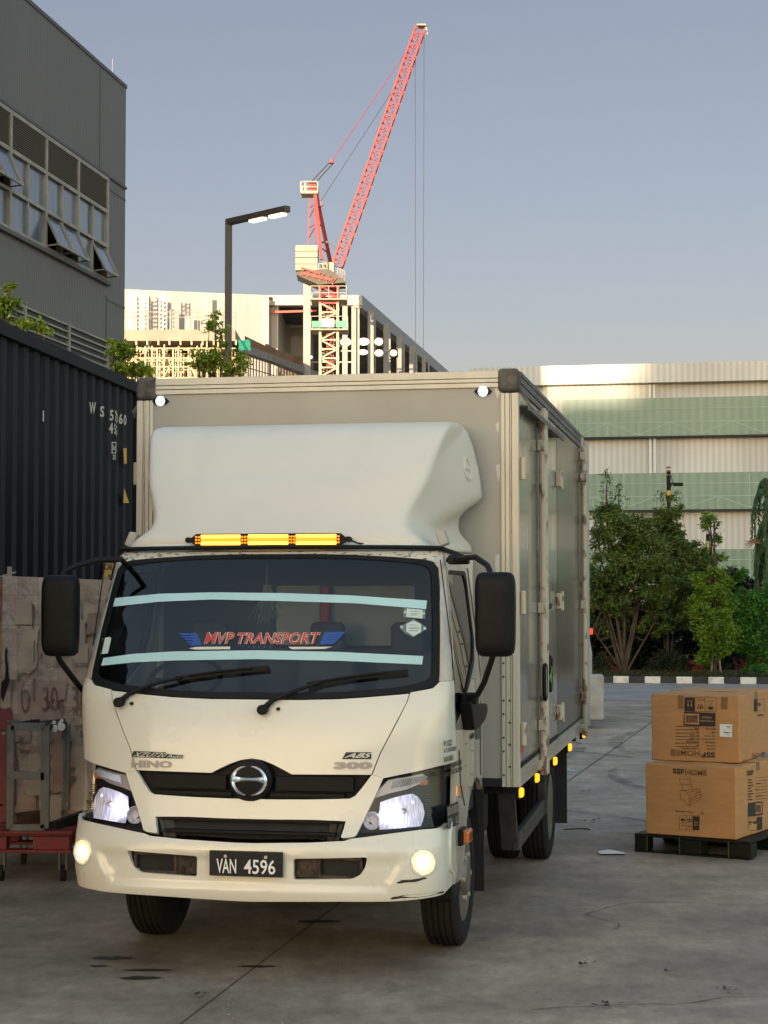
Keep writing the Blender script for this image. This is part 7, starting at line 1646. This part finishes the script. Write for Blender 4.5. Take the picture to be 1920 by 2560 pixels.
for k in range(20):
    mb = MB(); z = zp - .25 * (k % 5) - (1.0 if k > 6 else 0); a = R_(rnd.uniform(120, 250)) if k % 3 else R_(rnd.uniform(0, 360)); frond(mb, Vector((0, 0, z)), (math.cos(a), math.sin(a)), rnd.uniform(.5, .9), rnd.uniform(1.0, 1.9), rnd=rnd)
    mb.build('frond', LM['palm'], pm, fix=False)
mb = MB()
for k in range(12): a = R_(rnd.uniform(150, 215)); p = Vector((-.05, 0, tp_(0, 690, Yp_).z)); mb.tube([p, p + Vector((math.cos(a) * .3, math.sin(a) * .2, .08 + rnd.uniform(-.05, .08))), p + Vector((math.cos(a) * .55, math.sin(a) * .3, rnd.uniform(-.15, .1)))], [.02, .012, .004], 5)
p = Vector((-.02, -.1, tp_(0, 720, Yp_).z)); mb.tube([p, p + Vector((-.04, 0, -.4)), p + Vector((.03, 0, -.62))], [.05, .06, .01], 7)
mb.build('dry_frond', mat('dry_frond', (.26, .15, .08), .8), pm, smooth=True)
# ---- leafy sprays behind the container and below the lamp post
def spray_tree(name, label, Y, blobs, n, seed, size=.10):
    b0 = at_depth(blobs[0][0], blobs[0][1], Y); base = (b0.x, Y, 0); s = Y / FPX * K; bl = []
    for (x, y, rx, rz) in blobs: p = at_depth(x, y, Y); bl.append((p.x - base[0], 0, p.z, rx * s, rx * s * .8, rz * s))
    stems = [(b_[0], b_[1], b_[2] - .1, .06) for b_ in bl[:5]]
    return tree(name, label, 'tree', base, stems, bl, n, size, 'bright', seed, twigs=30, tr=.07, shell=.15)
spray_tree('leafy_tree', 'bright green leafy tree sprouting over the dark container at the left edge', 24.0, [(10, 650, 40, 30), (60, 700, 45, 18), (-30, 690, 50, 60), (20, 620, 25, 10), (95, 712, 18, 8)], 1700, 81, .075)
spray_tree('leafy_tree', 'bright green leafy tree behind the far end of the container, left of the lamp post', 30.0, [(262, 762, 32, 26), (285, 795, 50, 16), (315, 800, 25, 14), (245, 740, 12, 10)], 1500, 82, .085)
spray_tree('leafy_tree', 'bright green leafy tree just behind the box roof around the lamp post', 34.0, [(455, 775, 45, 28), (465, 700, 25, 28), (430, 790, 25, 18), (520, 775, 25, 22), (478, 735, 14, 30), (500, 800, 30, 14)], 1700, 83, .09)

# ================================================================= VAN BEHIND THE TRUCK
vY = 26.5; c0 = at_depth(1280, 1400, vY); van = empty('white_van', (c0.x, vY, 0), -R_(5.0)); tag(van, 'dirty white van parked beyond the truck, mostly hidden by its rear corner', 'van')
m_van = mat('dirty_white', (.36, .34, .29), .5, noise_amt=.6, nscale=5, col2=(.17, .15, .11))
zt4 = at_depth(1280, 1340, vY).z
mb = MB(); mb.prism([(-1.75, .45), (0, .45), (.0, 1.1), (-.08, zt4), (-1.67, zt4), (-1.75, 1.1)], .2, 4.2, lambda a, b, c: (a, c, b)); mb.build('body', m_van, van, bevel=.05)
z0b, z1b = at_depth(0, 1560, vY).z, at_depth(0, 1457, vY).z
MB().b2(-1.9, .165, -.05, .25, z0b + .02, z1b).build('bumper', m_van, van, bevel=.04)
MB().b2(-.05, .012, .18, .24, 1.37, 1.46).build('tail_light', emis('tail_light_lit', (1, .06, .03), .12), van, bevel=.01)
for x in (-.14, -1.6):
    for y in (.9, 3.4): MB().lathe([(-.09, .18), (-.1, .31), (.1, .31), (.09, .18)], (x, y, .31), 'x', 24).build('wheel', M['rubber'], van, smooth=True)

# ================================================================= LITTER
p = on_ground(1322, 1842, .01)
tag(MB().grid(lambda a, b: (p.x + (a - .5) * .20, p.y + (b - .5) * .14, .012 + .012 * math.sin(a * 4) * b), 6, 5).build('paper_scrap', M['white'], fix=False), 'white scrap of paper lying on the concrete left of the black pallet', 'paper')
def debris(x, y, s, seed, label, m):
    rnd = random.Random(seed); q = on_ground(x, y, .005); mb = MB()
    for k in range(7): a = rnd.uniform(0, 6.3); c_ = q + Vector((rnd.gauss(0, s * .4), rnd.gauss(0, s * .3), .004 + rnd.uniform(0, .012))); mb.add([c_, c_ + Vector((math.cos(a) * s * .5, math.sin(a) * s * .5, .01)), c_ + Vector((math.cos(a + .6) * s * .5, math.sin(a + .6) * s * .4, .004))], [(0, 1, 2)])
    tag(mb.build('leaf_litter', m, fix=False), label, 'leaf litter', 'dead leaves scattered on the concrete')
m_lf = mat('dead_leaf', (.02, .022, .012), .8)
for x, y, s, lb_ in ((1263, 1712, .10, 'dark dead leaf on the concrete beside the truck mudflap'), (1322, 2173, .08, 'dark dead leaf on the concrete in front of the paper scrap'), (1272, 1774, .10, 'flat dark leaf on the concrete level with the side guard'), (1268, 2086, .06, 'tiny leaf on open concrete right of the front wheel'), (1574, 2142, .06, 'dark leaf bit in the lower right of the yard'), (1438, 2100, .05, 'small leaf bit left of the lower right leaf'), (1041, 2370, .06, 'small leaf near the bottom edge, right of centre'), (432, 2154, .05, 'tiny dark speck on the concrete in front of the bumper')):
    if y < 2212: debris(x, y, s, int(x), lb_, m_lf)
q = [on_ground(x, y, .006) for x, y in ((1410 / 1659 * 0 + 1220, 1812), (1262, 1810), (1300, 1811), (1325, 1817))]
q = [on_ground(*rg(1180, 1640, 2.242)(x, y), .008) for x, y in ((515, 972), (580, 968), (640, 967), (662, 974))]
tag(MB().tube(q, .006, 5).build('green_strap', mat('green_strap', (.04, .09, .02), .6)), 'thin green plastic strap lying on the concrete by the rear wheel', 'strap')
# oil spots below the cab
mo = mat('oil_spot', (.045, .037, .028), .55); mb = MB(); rnd = random.Random(91)
for x, y, rx, ry in ((243, 2069, .11, .022), (322, 2095, .13, .012), (557, 2087, .10, .014), (690, 1990, .13, .025), (213, 2086, .05, .01), (303, 2112, .10, .02)):
    c_ = on_ground(x, y, .004); mb.add([(c_.x + rx * math.cos(t) * (1 + .35 * noise.noise(Vector((math.cos(t) * 2 + x, math.sin(t) * 2, y)))), c_.y + ry * 2.0 * math.sin(t) * (1 + .5 * noise.noise(Vector((math.cos(t) * 2, math.sin(t) * 2 + x, 1)))), .004) for t in [2 * math.pi * k / 28 for k in range(28)]], [tuple(range(28))])
mb.build('oil_stains', mo)['kind'] = 'structure'

# ================================================================= UNSEEN WORKS BEHIND THE CAMERA (placed and sized to shade the yard)
bh = empty('shade_factory', (0, -150, 0)); tag(bh, 'long grey factory behind the viewpoint, unseen, placed to shade the yard', 'building')
MB().b2(-71, 60, -30, 0, 0, 29.5).build('factory_wall', mat('factory_grey', (.22, .20, .18), .7, noise_amt=.3, nscale=.2), bh)
MB().b2(-76, -71, -30, 0, 0, 27.0).build('low_shade_wing', bpy.data.materials['factory_grey'], bh)  # added lower wing, shaped so sun reaches the warehouse's upper left
mb = MB()
for k in range(10): mb.b2(-66 + 12 * k, -58 + 12 * k, 0, .1, 13, 17)
mb.build('window_band', m_fglass, bh)
